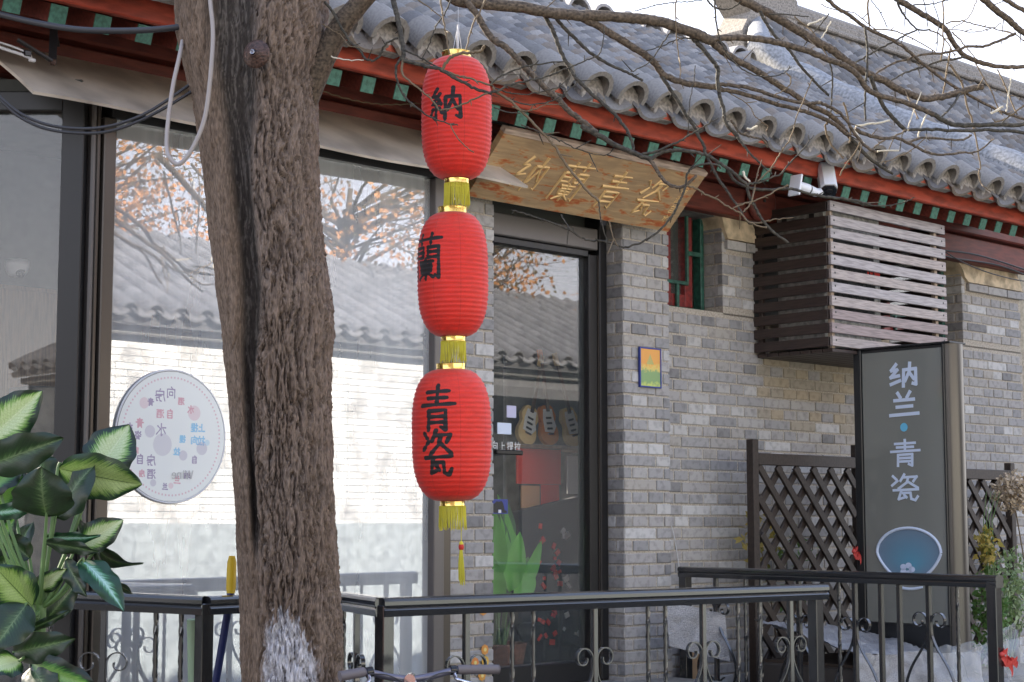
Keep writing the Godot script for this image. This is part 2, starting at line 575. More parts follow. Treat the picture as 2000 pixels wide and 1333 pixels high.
func brick_face(specs: Array, origin: Vector3, ux: Vector3, nz: Vector3, x0: float, x1: float, y0: float, y1: float, phase := 0.0, only := -1) -> void:
	# English bond: a course of stretchers, a course of headers
	var k0 := int(floor(y0 / 0.063))
	for k in range(k0, int(ceil(y1 / 0.063))):
		var yc := k * 0.063 + 0.0315
		if yc - 0.02 < y0 or yc + 0.02 > y1:
			continue
		var stretch := posmod(k, 2) == 0
		if only >= 0:
			stretch = only == 0
		var md := 0.25 if stretch else 0.125
		var start: float = floor((x0 - phase) / md) * md + phase + (0.0 if stretch else 0.0625) - md
		var x := start
		while x < x1:
			var a := maxf(x + 0.005, x0)
			var b := minf(x + md - 0.005, x1)
			if b - a > 0.022:
				specs.append([origin + ux * ((a + b) * 0.5) + Vector3.UP * yc, b - a, stretch, ux, nz])
			x += md

func out_of_sight(p: Vector3) -> bool:
	return (p.x > 7.95 and p.x < 10.21 and p.y > 2.62) or (p.x > 8.3 and p.x < 9.3 and p.y < 2.6) or (p.y < 1.15 and p.x > 7.2)

func lay_bricks(parent: Node3D, specs: Array, eye: Vector3, hidden_parts := false) -> void:
	for s in specs:
		var w: float = s[0].distance_to(eye) / sqrt(s[1])
		if s[0].y < 0.8 or (hidden_parts and out_of_sight(s[0])):
			w += 100.0
		s.append(w)
	specs.sort_custom(func(a, b): return a[5] < b[5])
	var rest := Geo.new()
	for i in specs.size():
		var s: Array = specs[i]
		var full: float = 0.24 if s[1] > 0.13 else 0.115
		var set_: Array = brick_shapes[0 if s[1] > 0.13 else 1]
		var r := rng.randf()
		var tone: int = 0 if r < 0.24 else 1 if r < 0.46 else 2 if r < 0.6 else 3 if r < 0.74 else 4 if r < 0.8 else 5 if r < 0.86 else 6 if r < 0.94 else 7
		var z: Vector3 = s[4]
		var x: Vector3 = s[3]
		var tilt := Basis(Vector3.UP, rng.randf_range(-0.008, 0.008)) * Basis(z, rng.randf_range(-0.006, 0.006))
		var b := tilt * Basis(x * (s[1] / full), Vector3.UP * rng.randf_range(0.97, 1.03), z)
		var wet := smoothstep(2.0, 2.45, s[0].y) * smoothstep(7.9, 8.05, s[0].x) * smoothstep(9.6, 9.1, s[0].x)
		if z.z > 0.5 and rng.randf() < wet * 0.8:
			tone = 8 + rng.randi() % 2
		elif rng.randf() < 0.05:
			tone = 10
		var at := Transform3D(b, s[0] + z * rng.randf_range(-0.0025, 0.002) + Vector3.UP * rng.randf_range(-0.0012, 0.0012))
		if i < 300:
			part("brick", set_[tone][1], M.brick, parent, at)
		else:
			rest.add(set_[tone][0], at)
	if rest.v.size():
		stuff(part("brickwork", rest, M.brick, parent))


# ---------------------------------------------------------------- the shop
const PITCH := 28.7
const EAVE_Z := 0.80

func roof_basis(deg := PITCH) -> Basis:
	var s := deg_to_rad(deg)
	# x along the eave, y away from the roof, z down the slope
	return Basis(Vector3.RIGHT, Vector3(0, cos(s), sin(s)), Vector3(0, -sin(s), cos(s)))

func arc_tile(r: float, th: float, a0: float, a1: float, length: float, tone: Color, taper := 0.93, segs := 8) -> Geo:
	# a curved tile lying along z, front edge at z = 0, going back to -length
	var g := Geo.new()
	g.col = tone
	for side in 2:
		var rr := r + th * (0.5 if side == 0 else -0.5)
		var rows := []
		for i in 2:
			var row := []
			for k in segs + 1:
				var a := lerpf(a0, a1, float(k) / segs)
				var q := rr * (1.0 if i == 0 else taper)
				row.append(Vector3(cos(a) * q, sin(a) * q, -length * i))
			rows.append(row)
		var am := (a0 + a1) * 0.5
		g.grid(rows, true, Vector3(cos(am), sin(am), 0) * (1.0 if side == 0 else -1.0))
	for k in segs:
		var a := lerpf(a0, a1, float(k) / segs)
		var b := lerpf(a0, a1, float(k + 1) / segs)
		var o := r + th * 0.5
		var n := r - th * 0.5
		g.face([Vector3(cos(a) * o, sin(a) * o, 0), Vector3(cos(b) * o, sin(b) * o, 0), Vector3(cos(b) * n, sin(b) * n, 0), Vector3(cos(a) * n, sin(a) * n, 0)], Vector3(0, 0, 1))
	for a in [a0, a1]:
		var o := r + th * 0.5
		var n := r - th * 0.5
		g.face([Vector3(cos(a) * o, sin(a) * o, 0), Vector3(cos(a) * n, sin(a) * n, 0), Vector3(cos(a) * n * taper, sin(a) * n * taper, -length), Vector3(cos(a) * o * taper, sin(a) * o * taper, -length)], Vector3(sin(a), -cos(a), 0) * (1.0 if a == a1 else -1.0))
	return g

const TILE_TONES := [[0.175, 0.165, 0.155], [0.215, 0.202, 0.19], [0.14, 0.132, 0.126], [0.25, 0.232, 0.212], [0.20, 0.165, 0.13]]

func tiled_slope(roof: Node3D, x0: float, x1: float, eave: Vector2, rows: int, exposure: float, pitch_x: float, keep_rows: int, with_ends: bool, deg := PITCH, hip_x := -100.0) -> void:
	# rows of cupped tiles: hollow ones between, humped ones over the joints; eave = (y, z) of the front edge
	var rb := roof_basis(deg)
	var covers := []
	var pans := []
	for t in TILE_TONES:
		var col := Color(t[0], t[1], t[2])
		covers.append(arc_tile(0.083, 0.019, deg_to_rad(-14), deg_to_rad(194), exposure * 2.1, col))
		pans.append(arc_tile(0.135, 0.016, deg_to_rad(222), deg_to_rad(318), exposure * 2.2, col))
	var cm := []
	var pm := []
	for i in TILE_TONES.size():
		cm.append(covers[i].mesh(M.tile)); pm.append(pans[i].mesh(M.tile))
	var rim := arc_tile(0.083, 0.024, deg_to_rad(-14), deg_to_rad(194), exposure * 2.1, Color(0.25, 0.23, 0.205))
	var rim_mesh := rim.mesh(M.tile)
	var n := int((x1 - x0) / pitch_x)
	var lots := [[], []]
	var lift := Basis(Vector3.RIGHT, deg_to_rad(11.0))
	for r in rows:
		var back := -r * exposure
		for k in n + 1:
			var x := x0 + k * pitch_x
			if x < hip_x - minf(2.15, (rows - r) * exposure) + 0.1:
				continue
			var jit := Vector3(rng.randf_range(-0.004, 0.004), 0, rng.randf_range(-0.006, 0.006))
			var o := Vector3(0, eave.x, eave.y)
			var tw := Basis(Vector3.UP, rng.randf_range(-0.02, 0.02))
			var tc := Transform3D(rb * lift * tw, o + rb * (Vector3(x, 0.072, back + (0.025 if r == 0 else 0.0)) + jit))
			var tp := Transform3D(rb * lift * tw, o + rb * (Vector3(x + pitch_x * 0.5, 0.130, back + (0.080 if r == 0 else 0.0)) + jit))
			var tone := rng.randi() % TILE_TONES.size()
			var tone2 := rng.randi() % TILE_TONES.size()
			if r < keep_rows:
				part("cover_tile", rim_mesh if r == 0 else cm[tone], M.tile, roof, tc)
				part("pan_tile", pm[tone2], M.tile, roof, tp)
			else:
				lots[0].append([tc, tone]); lots[1].append([tp, tone2])
	for w in 2:
		var g: Array = covers if w == 0 else pans
		var mm := MultiMesh.new()
		mm.transform_format = MultiMesh.TRANSFORM_3D
		mm.use_colors = true
		var base := arc_tile(0.083, 0.019, deg_to_rad(-14), deg_to_rad(194), exposure * 2.1, Color.WHITE, 0.93, 6) if w == 0 else arc_tile(0.135, 0.016, deg_to_rad(222), deg_to_rad(318), exposure * 2.2, Color.WHITE, 0.93, 5)
		mm.mesh = base.mesh(M.tile)
		mm.instance_count = lots[w].size()
		for i in lots[w].size():
			mm.set_instance_transform(i, lots[w][i][0])
			var t: Array = TILE_TONES[lots[w][i][1]]
			var sh := rng.randf_range(0.68, 1.3)
			mm.set_instance_color(i, Color(t[0] * sh, t[1] * sh, t[2] * sh))
		var o := MultiMeshInstance3D.new()
		o.multimesh = mm
		o.name = "cover_tiles" if w == 0 else "pan_tiles"
		roof.add_child(o, true)
		stuff(o)
	if with_ends:
		# mortar plates that close the humped tiles at the eave, with a bit of red daub at the foot of each
		var plates := []
		for q in 3:
			var g := Geo.new()
			var poly := PackedVector2Array()
			var hw := 0.072 + 0.004 * q
			poly.append(Vector2(-hw * 0.95, -0.062)); poly.append(Vector2(hw * 0.95, -0.062)); poly.append(Vector2(hw, 0.0))
			for k in 9:
				var a := PI * k / 8.0
				poly.append(Vector2(cos(a) * hw * 0.98, 0.004 + sin(a) * hw * 0.98))
			poly.append(Vector2(-hw, 0.0))
			g.prism(poly, Vector3.ZERO, Vector3.RIGHT, Vector3.UP, 0.05)
			plates.append(g.mesh(M.tile_plate))
		var daub := Geo.new()
		var dp := PackedVector2Array()
		for k in 9:
			var a := PI * k / 8.0
			dp.append(Vector2(cos(a) * 0.036, sin(a) * 0.028))
		daub.prism(dp, Vector3.ZERO, Vector3.RIGHT, Vector3.UP, 0.02)
		var dm := daub.mesh(M.orange_bit)
		for k in n + 1:
			var at := Vector3(x0 + k * pitch_x, eave.x + 0.052, eave.y + 0.034)
			var p := part("tile_end_plate", plates[rng.randi() % 3], M.tile_plate, roof, Transform3D(Basis(Vector3.RIGHT, -0.10 + rng.randf_range(-0.03, 0.03)), at))
			part("red_daub", dm, M.orange_bit, p, Transform3D(Basis().scaled(Vector3(rng.randf_range(0.8, 1.2), rng.randf_range(0.6, 1.15), 1)), Vector3(rng.randf_range(0.0, 0.03), -0.058, 0.004)))

func build_roof(shop: Node3D) -> void:
	var rb := roof_basis()
	var eave := Vector2(3.552, EAVE_Z)
	var ln := 3.02
	var g := Geo.new()
	g.box(Vector3(6.2, eave.x, eave.y) + rb * Vector3(0, -0.05, -ln * 0.5 - 0.10), Vector3(8.0, 0.07, ln - 0.1), rb)
	# the far slope, out of sight from the lane
	var ridge := Vector3(0, eave.x, eave.y) + rb * Vector3(0, 0, -ln)
	var bb := Basis(Vector3.RIGHT, Vector3(0, rb.y.y, -rb.y.z), Vector3(0, rb.z.y, -rb.z.z))
	g.box(Vector3(6.2, ridge.y, ridge.z) + bb * Vector3(0, -0.03, 1.2), Vector3(8.0, 0.10, 2.5), bb)
	var gm := Geo.new()
	gm.col = Color(0.13, 0.125, 0.12)
	g.col = gm.col
	for i in g.c.size():
		g.c[i] = gm.col
	var roof := part("roof", g, M.tile, shop)
	tiled_slope(roof, 2.45, 10.02, eave, 48, 0.063, 0.249, 7, true)
	# humps that roll over the ridge
	var hump := arc_tile(0.105, 0.02, 0.0, PI, 0.5, Color(0.33, 0.32, 0.32), 1.0, 8)
	var hm := hump.mesh(M.tile)
	for k in 31:
		part("ridge_tile", hm, M.tile, roof, Transform3D(Basis(Vector3.RIGHT, 0.06 + rng.randf_range(-0.03, 0.03)), Vector3(2.45 + k * 0.249, ridge.y + 0.035, ridge.z + 0.22)))
	# the plastered verge at the right end
	var pts := []
	var vr := []
	var vg := Geo.new()
	for i in 25:
		var t := i / 24.0
		var s := -ln * t
		var lift := 0.15 + 0.015 * sin(t * 9.0) + (0.10 * smoothstep(0.86, 0.97, t))
		pts.append(Vector3(10.17, eave.x, eave.y) + rb * Vector3(0, lift, s + 0.05))
		vr.append(0.115 + 0.01 * sin(i * 1.7))
	vg.tube(pts, vr, 14)
	for i in vg.v.size():
		vg.v[i] += vg.n[i] * fast.get_noise_3dv(vg.v[i] * 30.0) * 0.012
	part("plastered_verge", vg, M.verge, roof)
	var under := Geo.new()
	under.box(Vector3(10.17, eave.x, eave.y) + rb * Vector3(-0.03, 0.04, -ln * 0.5 + 0.02), Vector3(0.30, 0.16, ln), rb)
	part("verge_base", under, M.wire, roof)
	var cap := arc_tile(0.085, 0.016, 0.0, PI, 0.18, Color(0.34, 0.31, 0.28), 1.0, 9)
	part("verge_end_tile", cap, M.tile, roof, Transform3D(Basis(Vector3.UP, 0.35), ridge + Vector3(9.96, 0.01, 0.30)))
	# fascia, rafters and their painted ends
	part("fascia_board", boxgeo(Vector3(2.3, 3.485, 0.66), Vector3(10.3, 3.59, 0.70), 0.006), M.red_paint, shop)
	var rg := Geo.new()
	var up := deg_to_rad(20.0)
	var bas := Basis(Vector3.RIGHT, up)
	rg.box(bas * Vector3(0, 0, -0.45), Vector3(0.066, 0.066, 0.90), bas)
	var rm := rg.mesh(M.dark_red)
	var eg := Geo.new()
	eg.box(bas * Vector3(0, 0, 0.001), Vector3(0.068, 0.068, 0.006), bas)
	var em := eg.mesh(M.green_paint)
	for k in 43:
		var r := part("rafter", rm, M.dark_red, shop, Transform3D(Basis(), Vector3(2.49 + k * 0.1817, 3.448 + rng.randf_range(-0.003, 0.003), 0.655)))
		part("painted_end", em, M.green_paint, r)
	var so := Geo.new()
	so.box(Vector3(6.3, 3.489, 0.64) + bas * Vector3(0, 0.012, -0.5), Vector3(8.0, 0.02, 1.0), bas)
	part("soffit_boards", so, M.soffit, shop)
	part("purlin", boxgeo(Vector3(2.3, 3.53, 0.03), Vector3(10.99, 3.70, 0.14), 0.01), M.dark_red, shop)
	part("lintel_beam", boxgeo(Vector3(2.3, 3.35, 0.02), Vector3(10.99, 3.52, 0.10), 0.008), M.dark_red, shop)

func build_walls(shop: Node3D) -> void:
	var eye := Vector3(0, 1.6, 6.2)
	var X := Vector3.RIGHT
	var Z := Vector3(0, 0, 1)
	# main wall to the right of the door, with two window niches above sill height
	var g := Geo.new()
	g.box(Vector3(8.96, 1.62, -0.156), Vector3(4.06, 2.36, 0.30))
	for e in [[7.652, 7.95], [10.216, 10.98]]:
		g.box(Vector3((e[0] + e[1]) * 0.5, 3.10, -0.156), Vector3(e[1] - e[0] - 0.012, 0.62, 0.30))
	var w := part("brick_wall", g, M.mortar, shop)
	var sp := []
	brick_face(sp, Vector3.ZERO, X, Z, 6.95, 10.98, 0.45, 2.803, 0.02)
	brick_face(sp, Vector3.ZERO, X, Z, 7.652, 7.95, 2.803, 3.19, 0.02)
	brick_face(sp, Vector3.ZERO, X, Z, 10.216, 10.98, 2.803, 3.19, 0.02)
	brick_face(sp, Vector3(0, 0.018, 0.022), X, Z, 7.675, 7.96, 3.15, 3.215, 0.1, 0)
	brick_face(sp, Vector3(0, 0.018, 0.022), X, Z, 10.27, 11.0, 3.15, 3.215, 0.02, 0)
	var nx := Vector3(-1, 0, 0)
	brick_face(sp, Vector3(7.652, 0, 0), Z, nx, -0.14, -0.004, 2.803, 3.36, 0.0)
	brick_face(sp, Vector3(10.216, 0, 0), Z, nx, -0.26, -0.004, 2.803, 3.36, 0.0)
	lay_bricks(w, sp, eye, true)
	# pillar right of the door
	g = Geo.new()
	g.box(Vector3(6.764, 1.81, 0.03), Vector3(0.354, 2.72, 0.326))
	w = part("door_pillar", g, M.mortar, shop)
	sp = []
	brick_face(sp, Vector3(0, 0, 0.2), X, Z, 6.581, 6.947, 0.45, 3.16, 6.581 - 0.0)
	brick_face(sp, Vector3(6.581, 0, 0), Z, nx, 0.05, 0.194, 0.45, 3.16, 0.075)
	brick_face(sp, Vector3(6.947, 0, 0), Z, X, -0.02, 0.194, 0.45, 3.16, 0.075)
	lay_bricks(w, sp, eye)
	# strip between the shop window and the door
	g = Geo.new()
	g.box(Vector3(5.39, 1.81, 0.03), Vector3(0.518, 2.72, 0.326))
	w = part("window_pier", g, M.mortar, shop)
	sp = []
	brick_face(sp, Vector3(0, 0, 0.2), X, Z, 5.14, 5.655, 0.45, 3.16, 5.28)
	brick_face(sp, Vector3(5.655, 0, 0), Z, X, -0.02, 0.194, 0.45, 3.16, 0.075)
	lay_bricks(w, sp, eye)
	# plastered shoulders between the niche heads
	for e in [0, 1]:
		var poly := PackedVector2Array()
		var raw := "7.40,3.60 7.496,3.451 7.563,3.399 7.632,3.351 7.653,3.287 7.682,3.233 7.945,3.233 7.94,3.30 7.90,3.363 7.83,3.428 7.74,3.48 7.62,3.60" if e == 0 else "9.95,3.60 10.03,3.439 10.124,3.372 10.185,3.33 10.209,3.30 10.23,3.26 10.277,3.233 10.985,3.233 10.957,3.298 10.846,3.388 10.678,3.461 10.585,3.50 10.55,3.60"
		for q in raw.split(" "):
			var f := q.split(",")
			poly.append(Vector2(float(f[0]), float(f[1])))
		g = Geo.new()
		g.prism(poly, Vector3(0, 0, 0.018), X, Vector3.UP, 0.25)
		part("plaster_shoulder", g, M.plaster, shop)
	# wall end to the right: a deep dark opening
	part("side_reveal", boxgeo(Vector3(11.0, 0.45, -0.9), Vector3(11.6, 3.6, -0.55)), M.board_dark, shop)
	# niche backs
	part("niche_back", boxgeo(Vector3(6.95, 2.80, -0.34), Vector3(7.66, 3.6, -0.30)), M.board_dark, shop)
	part("niche_back", boxgeo(Vector3(7.95, 2.80, -0.34), Vector3(10.22, 3.6, -0.30)), M.board_dark, shop)
	niche_window(shop, 7.0, 7.645)
	niche_window(shop, 9.2, 10.205)

func niche_window(shop: Node3D, x0: float, x1: float) -> void:
	var z := -0.132
	var y0 := 2.803
	var y1 := 3.46
	var win := part("niche_window", boxgeo(Vector3(x1 - 0.03, y0, z - 0.06), Vector3(x1, y1, z), 0.003), M.green_frame, shop)
	part("frame_rail", boxgeo(Vector3(x0, y0, z - 0.06), Vector3(x1 - 0.031, y0 + 0.026, z - 0.001), 0.003), M.green_frame, win)
	part("frame_rail", boxgeo(Vector3(x0, y1 - 0.03, z - 0.06), Vector3(x1 - 0.031, y1, z - 0.001), 0.003), M.green_frame, win)
	part("frame_stile", boxgeo(Vector3(x0, y0 + 0.027, z - 0.06), Vector3(x0 + 0.03, y1 - 0.031, z - 0.001), 0.003), M.green_frame, win)
	var sx := x1 - 0.085
	part("sash_stile", boxgeo(Vector3(sx - 0.066, y0 + 0.03, z - 0.07), Vector3(sx, y1 - 0.03, z - 0.018), 0.003), M.sash_red, win)
	part("sash_stile", boxgeo(Vector3(x0 + 0.30, y0 + 0.03, z - 0.07), Vector3(x0 + 0.375, y1 - 0.03, z - 0.020), 0.003), M.sash_red, win)
	part("sash_rail", boxgeo(Vector3(x0 + 0.376, y0 + 0.028, z - 0.07), Vector3(sx - 0.067, y0 + 0.10, z - 0.019), 0.003), M.sash_red, win)
	part("pane", boxgeo(Vector3(x0 + 0.03, y0 + 0.03, z - 0.056), Vector3(sx - 0.067, y1 - 0.03, z - 0.050)), M.clear_glass, win)
	part("blind", boxgeo(Vector3(x0 + 0.375, y0 + 0.12, z - 0.12), Vector3(x0 + 0.47, y1 - 0.03, z - 0.11)), M.plinth, win)
	for e in [[x0 + 0.05, y0 + 0.155, sx - 0.055, y0 + 0.175], [x0 + 0.40, y0 + 0.02, x0 + 0.422, y0 + 0.155], [sx - 0.066, y0 + 0.33, x1 - 0.03, y0 + 0.355], [sx - 0.07, y0 + 0.175, sx - 0.052, y1 - 0.03]]:
		part("lattice_bar", boxgeo(Vector3(e[0], e[1], z - 0.015), Vector3(e[2], e[3], z + 0.002), 0.002), M.green_frame, win)

func build_bay(shop: Node3D) -> void:
	# the big shop window: one wide pane facing the lane, one narrow pane set at 45 degrees on the left
	var z := 0.45
	var win := part("shop_window", boxgeo(Vector3(3.392, 3.155, z - 0.10), Vector3(5.17, 3.24, z), 0.004), M.bronze_dark, shop)
	part("sill_rail", boxgeo(Vector3(3.392, 0.55, z - 0.10), Vector3(5.17, 0.66, z), 0.004), M.bronze_dark, win)
	part("frame_stile", boxgeo(Vector3(3.358, 0.66, z - 0.10), Vector3(3.412, 3.155, z + 0.004), 0.004), M.bronze, win)
	part("corner_post", boxgeo(Vector3(3.335, 0.55, z - 0.10), Vector3(3.353, 3.24, z - 0.012), 0.004), M.bronze, win)
	part("corner_post", boxgeo(Vector3(3.309, 0.55, z - 0.09), Vector3(3.331, 3.24, z - 0.004), 0.007), M.bronze_mid, win)
	part("frame_stile", boxgeo(Vector3(5.052, 0.66, z - 0.10), Vector3(5.115, 3.155, z + 0.002), 0.004), M.bronze_mid, win)
	part("end_stile", boxgeo(Vector3(5.120, 0.55, z - 0.25), Vector3(5.17, 3.155, z - 0.014), 0.004), M.bronze, win)
	part("pane", boxgeo(Vector3(3.412, 0.66, z - 0.046), Vector3(5.052, 3.155, z - 0.040)), M.clear_glass, win)
	var dg := Geo.new()
	dg.face([Vector3(3.412, 0.66, z - 0.0375), Vector3(5.052, 0.66, z - 0.0375), Vector3(5.052, 3.155, z - 0.0375), Vector3(3.412, 3.155, z - 0.0375)], Vector3(0, 0, 1), [Vector2(0, 1), Vector2(1, 1), Vector2(1, 0), Vector2(0, 0)])
	part("pane_dust", dg, M.dust, win)
	part("pane_film", boxgeo(Vector3(3.412, 0.66, z - 0.0395), Vector3(5.052, 3.155, z - 0.0390)), M.mirror_film, win)
	# the pane at 45 degrees
	var d := Vector3(-0.7206, 0, -0.6934)
	var nn := Vector3(-0.6934, 0, 0.7206)
	var c := Vector3(3.302, 0, 0.44)
	var g := Geo.new()
	var b := Basis(d, Vector3.UP, d.cross(Vector3.UP))
	g.box(c + d * 0.055 + Vector3.UP * 1.90, Vector3(0.085, 2.7, 0.08), b, 0.004)
	var side := part("side_window", g, M.bronze_dark, shop)
	for e in [[0.545, 3.20, 0.9, 0.075], [0.545, 0.62, 0.9, 0.14]]:
		g = Geo.new()
		g.box(c + d * e[0] + Vector3.UP * e[1], Vector3(e[2], e[3], 0.078), b, 0.004)
		part("frame_rail", g, M.bronze_dark, side)
	g = Geo.new()
	g.box(c + d * 1.035 + Vector3.UP * 1.90, Vector3(0.08, 2.7, 0.08), b, 0.004)
	part("frame_stile", g, M.bronze_dark, side)
	g = Geo.new()
	g.box(c + d * 0.546 + Vector3.UP * 1.925, Vector3(0.898, 2.47, 0.006), b)
	part("pane", g, M.clear_glass, side)
	g = Geo.new()
	g.box(c + d * 0.56 + Vector3.UP * 3.265 - nn * 0.02, Vector3(1.05, 0.055, 0.05), b)
	part("head_board", g, M.board_dark, side)
	# brick apron under both panes
	part("window_apron", boxgeo(Vector3(3.31, 0.0, 0.16), Vector3(5.16, 0.55, 0.42)), M.stone, shop)
	# sloping sheet awning over the window
	g = Geo.new()
	var rows := []
	for i in 7:
		var t := i / 6.0
		var row := []
		for k in 25:
			var u := k / 24.0
			var p := Vector3(lerpf(2.966, 5.475, u), lerpf(3.163, 3.524, t), lerpf(0.62, 0.0, t))
			p.y += 0.004 * sin(u * 17.0 + t * 2.0) * (1.0 - t) - 0.02 * smoothstep(0.25, 0.0, t) * 0.4
			row.append(p)
		rows.append(row)
	g.grid(rows, true, Vector3(0, 1, 1))
	var low := []
	for r in rows:
		var row := []
		for p in r:
			row.append(p - Vector3(0, 0.010, 0.005))
		low.append(row)
	g.grid(low, true, Vector3(0, -1, -1))
	for k in 24:
		g.face([rows[0][k], rows[0][k + 1], low[0][k + 1], low[0][k]], Vector3(0, 0, 1))
	for k in [0, 24]:
		for i in 6:
			g.face([rows[i][k], rows[i + 1][k], low[i + 1][k], low[i][k]], Vector3(-1 if k == 0 else 1, 0, 0))
	part("awning_sheet", g, M.awning, shop)
	part("awning_flashing", boxgeo(Vector3(2.6, 3.515, 0.0), Vector3(5.49, 3.545, 0.028), 0.003), M.board_dark, shop)

func build_door(shop: Node3D) -> void:
	var z := 0.08
	var door := part("door", boxgeo(Vector3(6.45, 0.80, z - 0.09), Vector3(6.512, 3.0, z), 0.004), M.bronze_dark, shop)
	part("frame_stile", boxgeo(Vector3(6.520, 0.80, z - 0.10), Vector3(6.576, 3.28, z + 0.012), 0.005), M.bronze_dark, door)
	part("frame_trim", boxgeo(Vector3(6.513, 0.80, z - 0.06), Vector3(6.519, 3.0, z + 0.004)), M.bronze, door)
	part("door_rail", boxgeo(Vector3(5.765, 0.80, z - 0.09), Vector3(6.448, 0.90, z - 0.001), 0.004), M.bronze_dark, door)
	part("door_rail", boxgeo(Vector3(5.765, 2.985, z - 0.09), Vector3(6.448, 3.02, z - 0.001), 0.004), M.bronze_dark, door)
	part("door_stile", boxgeo(Vector3(5.70, 0.80, z - 0.09), Vector3(5.763, 3.02, z - 0.001), 0.004), M.bronze_dark, door)
	part("transom", boxgeo(Vector3(5.66, 3.022, z - 0.10), Vector3(6.50, 3.135, z + 0.02), 0.006), M.bronze_mid, door)
	part("door_head", boxgeo(Vector3(5.66, 3.14, z - 0.16), Vector3(6.58, 3.52, z - 0.10)), M.board_dark, door)
	part("pane", boxgeo(Vector3(5.765, 0.90, z - 0.046), Vector3(6.448, 2.985, z - 0.040)), M.clear_glass, door)
	part("pane_film", boxgeo(Vector3(5.765, 0.90, z - 0.0395), Vector3(6.448, 2.985, z - 0.0390)), M.light_film, door)
	var h := part("handle", boxgeo(Vector3(5.735, 1.932, z + 0.03), Vector3(5.918, 1.956, z + 0.055), 0.005), M.bronze_dark, door)
	part("handle_foot", boxgeo(Vector3(5.745, 1.935, z - 0.001), Vector3(5.765, 1.953, z + 0.03)), M.bronze_dark, h)
	# print on the pane: push-up sign in white
	var g := Geo.new()
	var keys := ["xiang", "shang", "ti", "la"]
	for i in 4:
		ribbon_char(g, keys[i], Vector3(5.785 + i * 0.052, 2.003, z - 0.036), Vector3.RIGHT, Vector3.DOWN, Vector2(0.044, 0.05), 0.0035, Vector3(0, 0, 1), 0.001)
	part("lettering", g, M.white_paper, door)
	# seal along the brick edge
	part("door_step", boxgeo(Vector3(5.5, 0.45, 0.06), Vector3(6.95, 0.795, 0.62), 0.01), M.stone, shop)
	part("door_step", boxgeo(Vector3(5.5, 0.45, 0.621), Vector3(6.95, 0.62, 0.95), 0.01), M.stone, shop)

func build_inside(shop: Node3D) -> void:
	# the room behind the glass; windows in its back wall let the low sun in
	part("room_floor", boxgeo(Vector3(2.4, 0.62, -2.7), Vector3(9.4, 0.78, -0.02)), M.floor_wood, shop)
	part("room_floor", boxgeo(Vector3(2.75, 0.55, -0.019), Vector3(5.13, 0.64, 0.34)), M.floor_wood, shop)
	part("room_ceiling", boxgeo(Vector3(2.4, 3.36, -2.7), Vector3(9.4, 3.44, -0.03)), M.interior_wall, shop)
	part("room_side_wall", boxgeo(Vector3(9.3, 0.78, -2.7), Vector3(9.4, 3.36, -0.31)), M.interior_wall, shop)
	part("room_side_wall", boxgeo(Vector3(2.4, 0.78, -2.7), Vector3(2.5, 3.36, -0.3)), M.interior_wall, shop)
	# back wall with three openings
	var g := Geo.new()
	g.box(Vector3(5.9, 1.13, -2.65), Vector3(7.0, 0.7, 0.1))
	g.box(Vector3(5.9, 3.18, -2.65), Vector3(7.0, 0.36, 0.1))
	for e in [[2.4, 3.0], [4.6, 5.2], [7.5, 9.4]]:
		g.box(Vector3((e[0] + e[1]) * 0.5, 2.24, -2.65), Vector3(e[1] - e[0], 1.52, 0.1))
	part("room_back_wall", g, M.interior_wall, shop)
	for e in [[3.0, 4.6], [5.2, 7.5]]:
		part("back_window_pane", boxgeo(Vector3(e[0], 1.48, -2.653), Vector3(e[1], 3.0, -2.647)), M.clear_glass, shop)
	# panelled wood partition seen through the narrow pane
	var p := part("wood_partition", boxgeo(Vector3(2.5, 0.78, -1.30), Vector3(4.9, 2.72, -1.24)), M.panel_wood, shop)
	for i in 6:
		part("panel", boxgeo(Vector3(2.52 + i * 0.40, 0.80, -1.239), Vector3(2.91 + i * 0.40, 2.70, -1.225), 0.004), M.panel_wood, p)
	part("partition_head", boxgeo(Vector3(2.5, 2.722, -1.30), Vector3(4.9, 3.36, -1.24)), M.interior_dark, p)
	part("cupboard", boxgeo(Vector3(3.86, 0.78, -1.22), Vector3(4.35, 2.23, -1.0), 0.006), M.interior_wall, shop)
	part("room_post", boxgeo(Vector3(2.95, 0.78, -0.95), Vector3(3.05, 3.36, -0.85)), M.interior_wall, shop)
	# partition behind the wide pane
	part("room_partition", boxgeo(Vector3(4.92, 0.78, -1.30), Vector3(6.55, 3.36, -1.24)), M.interior_dark, shop)


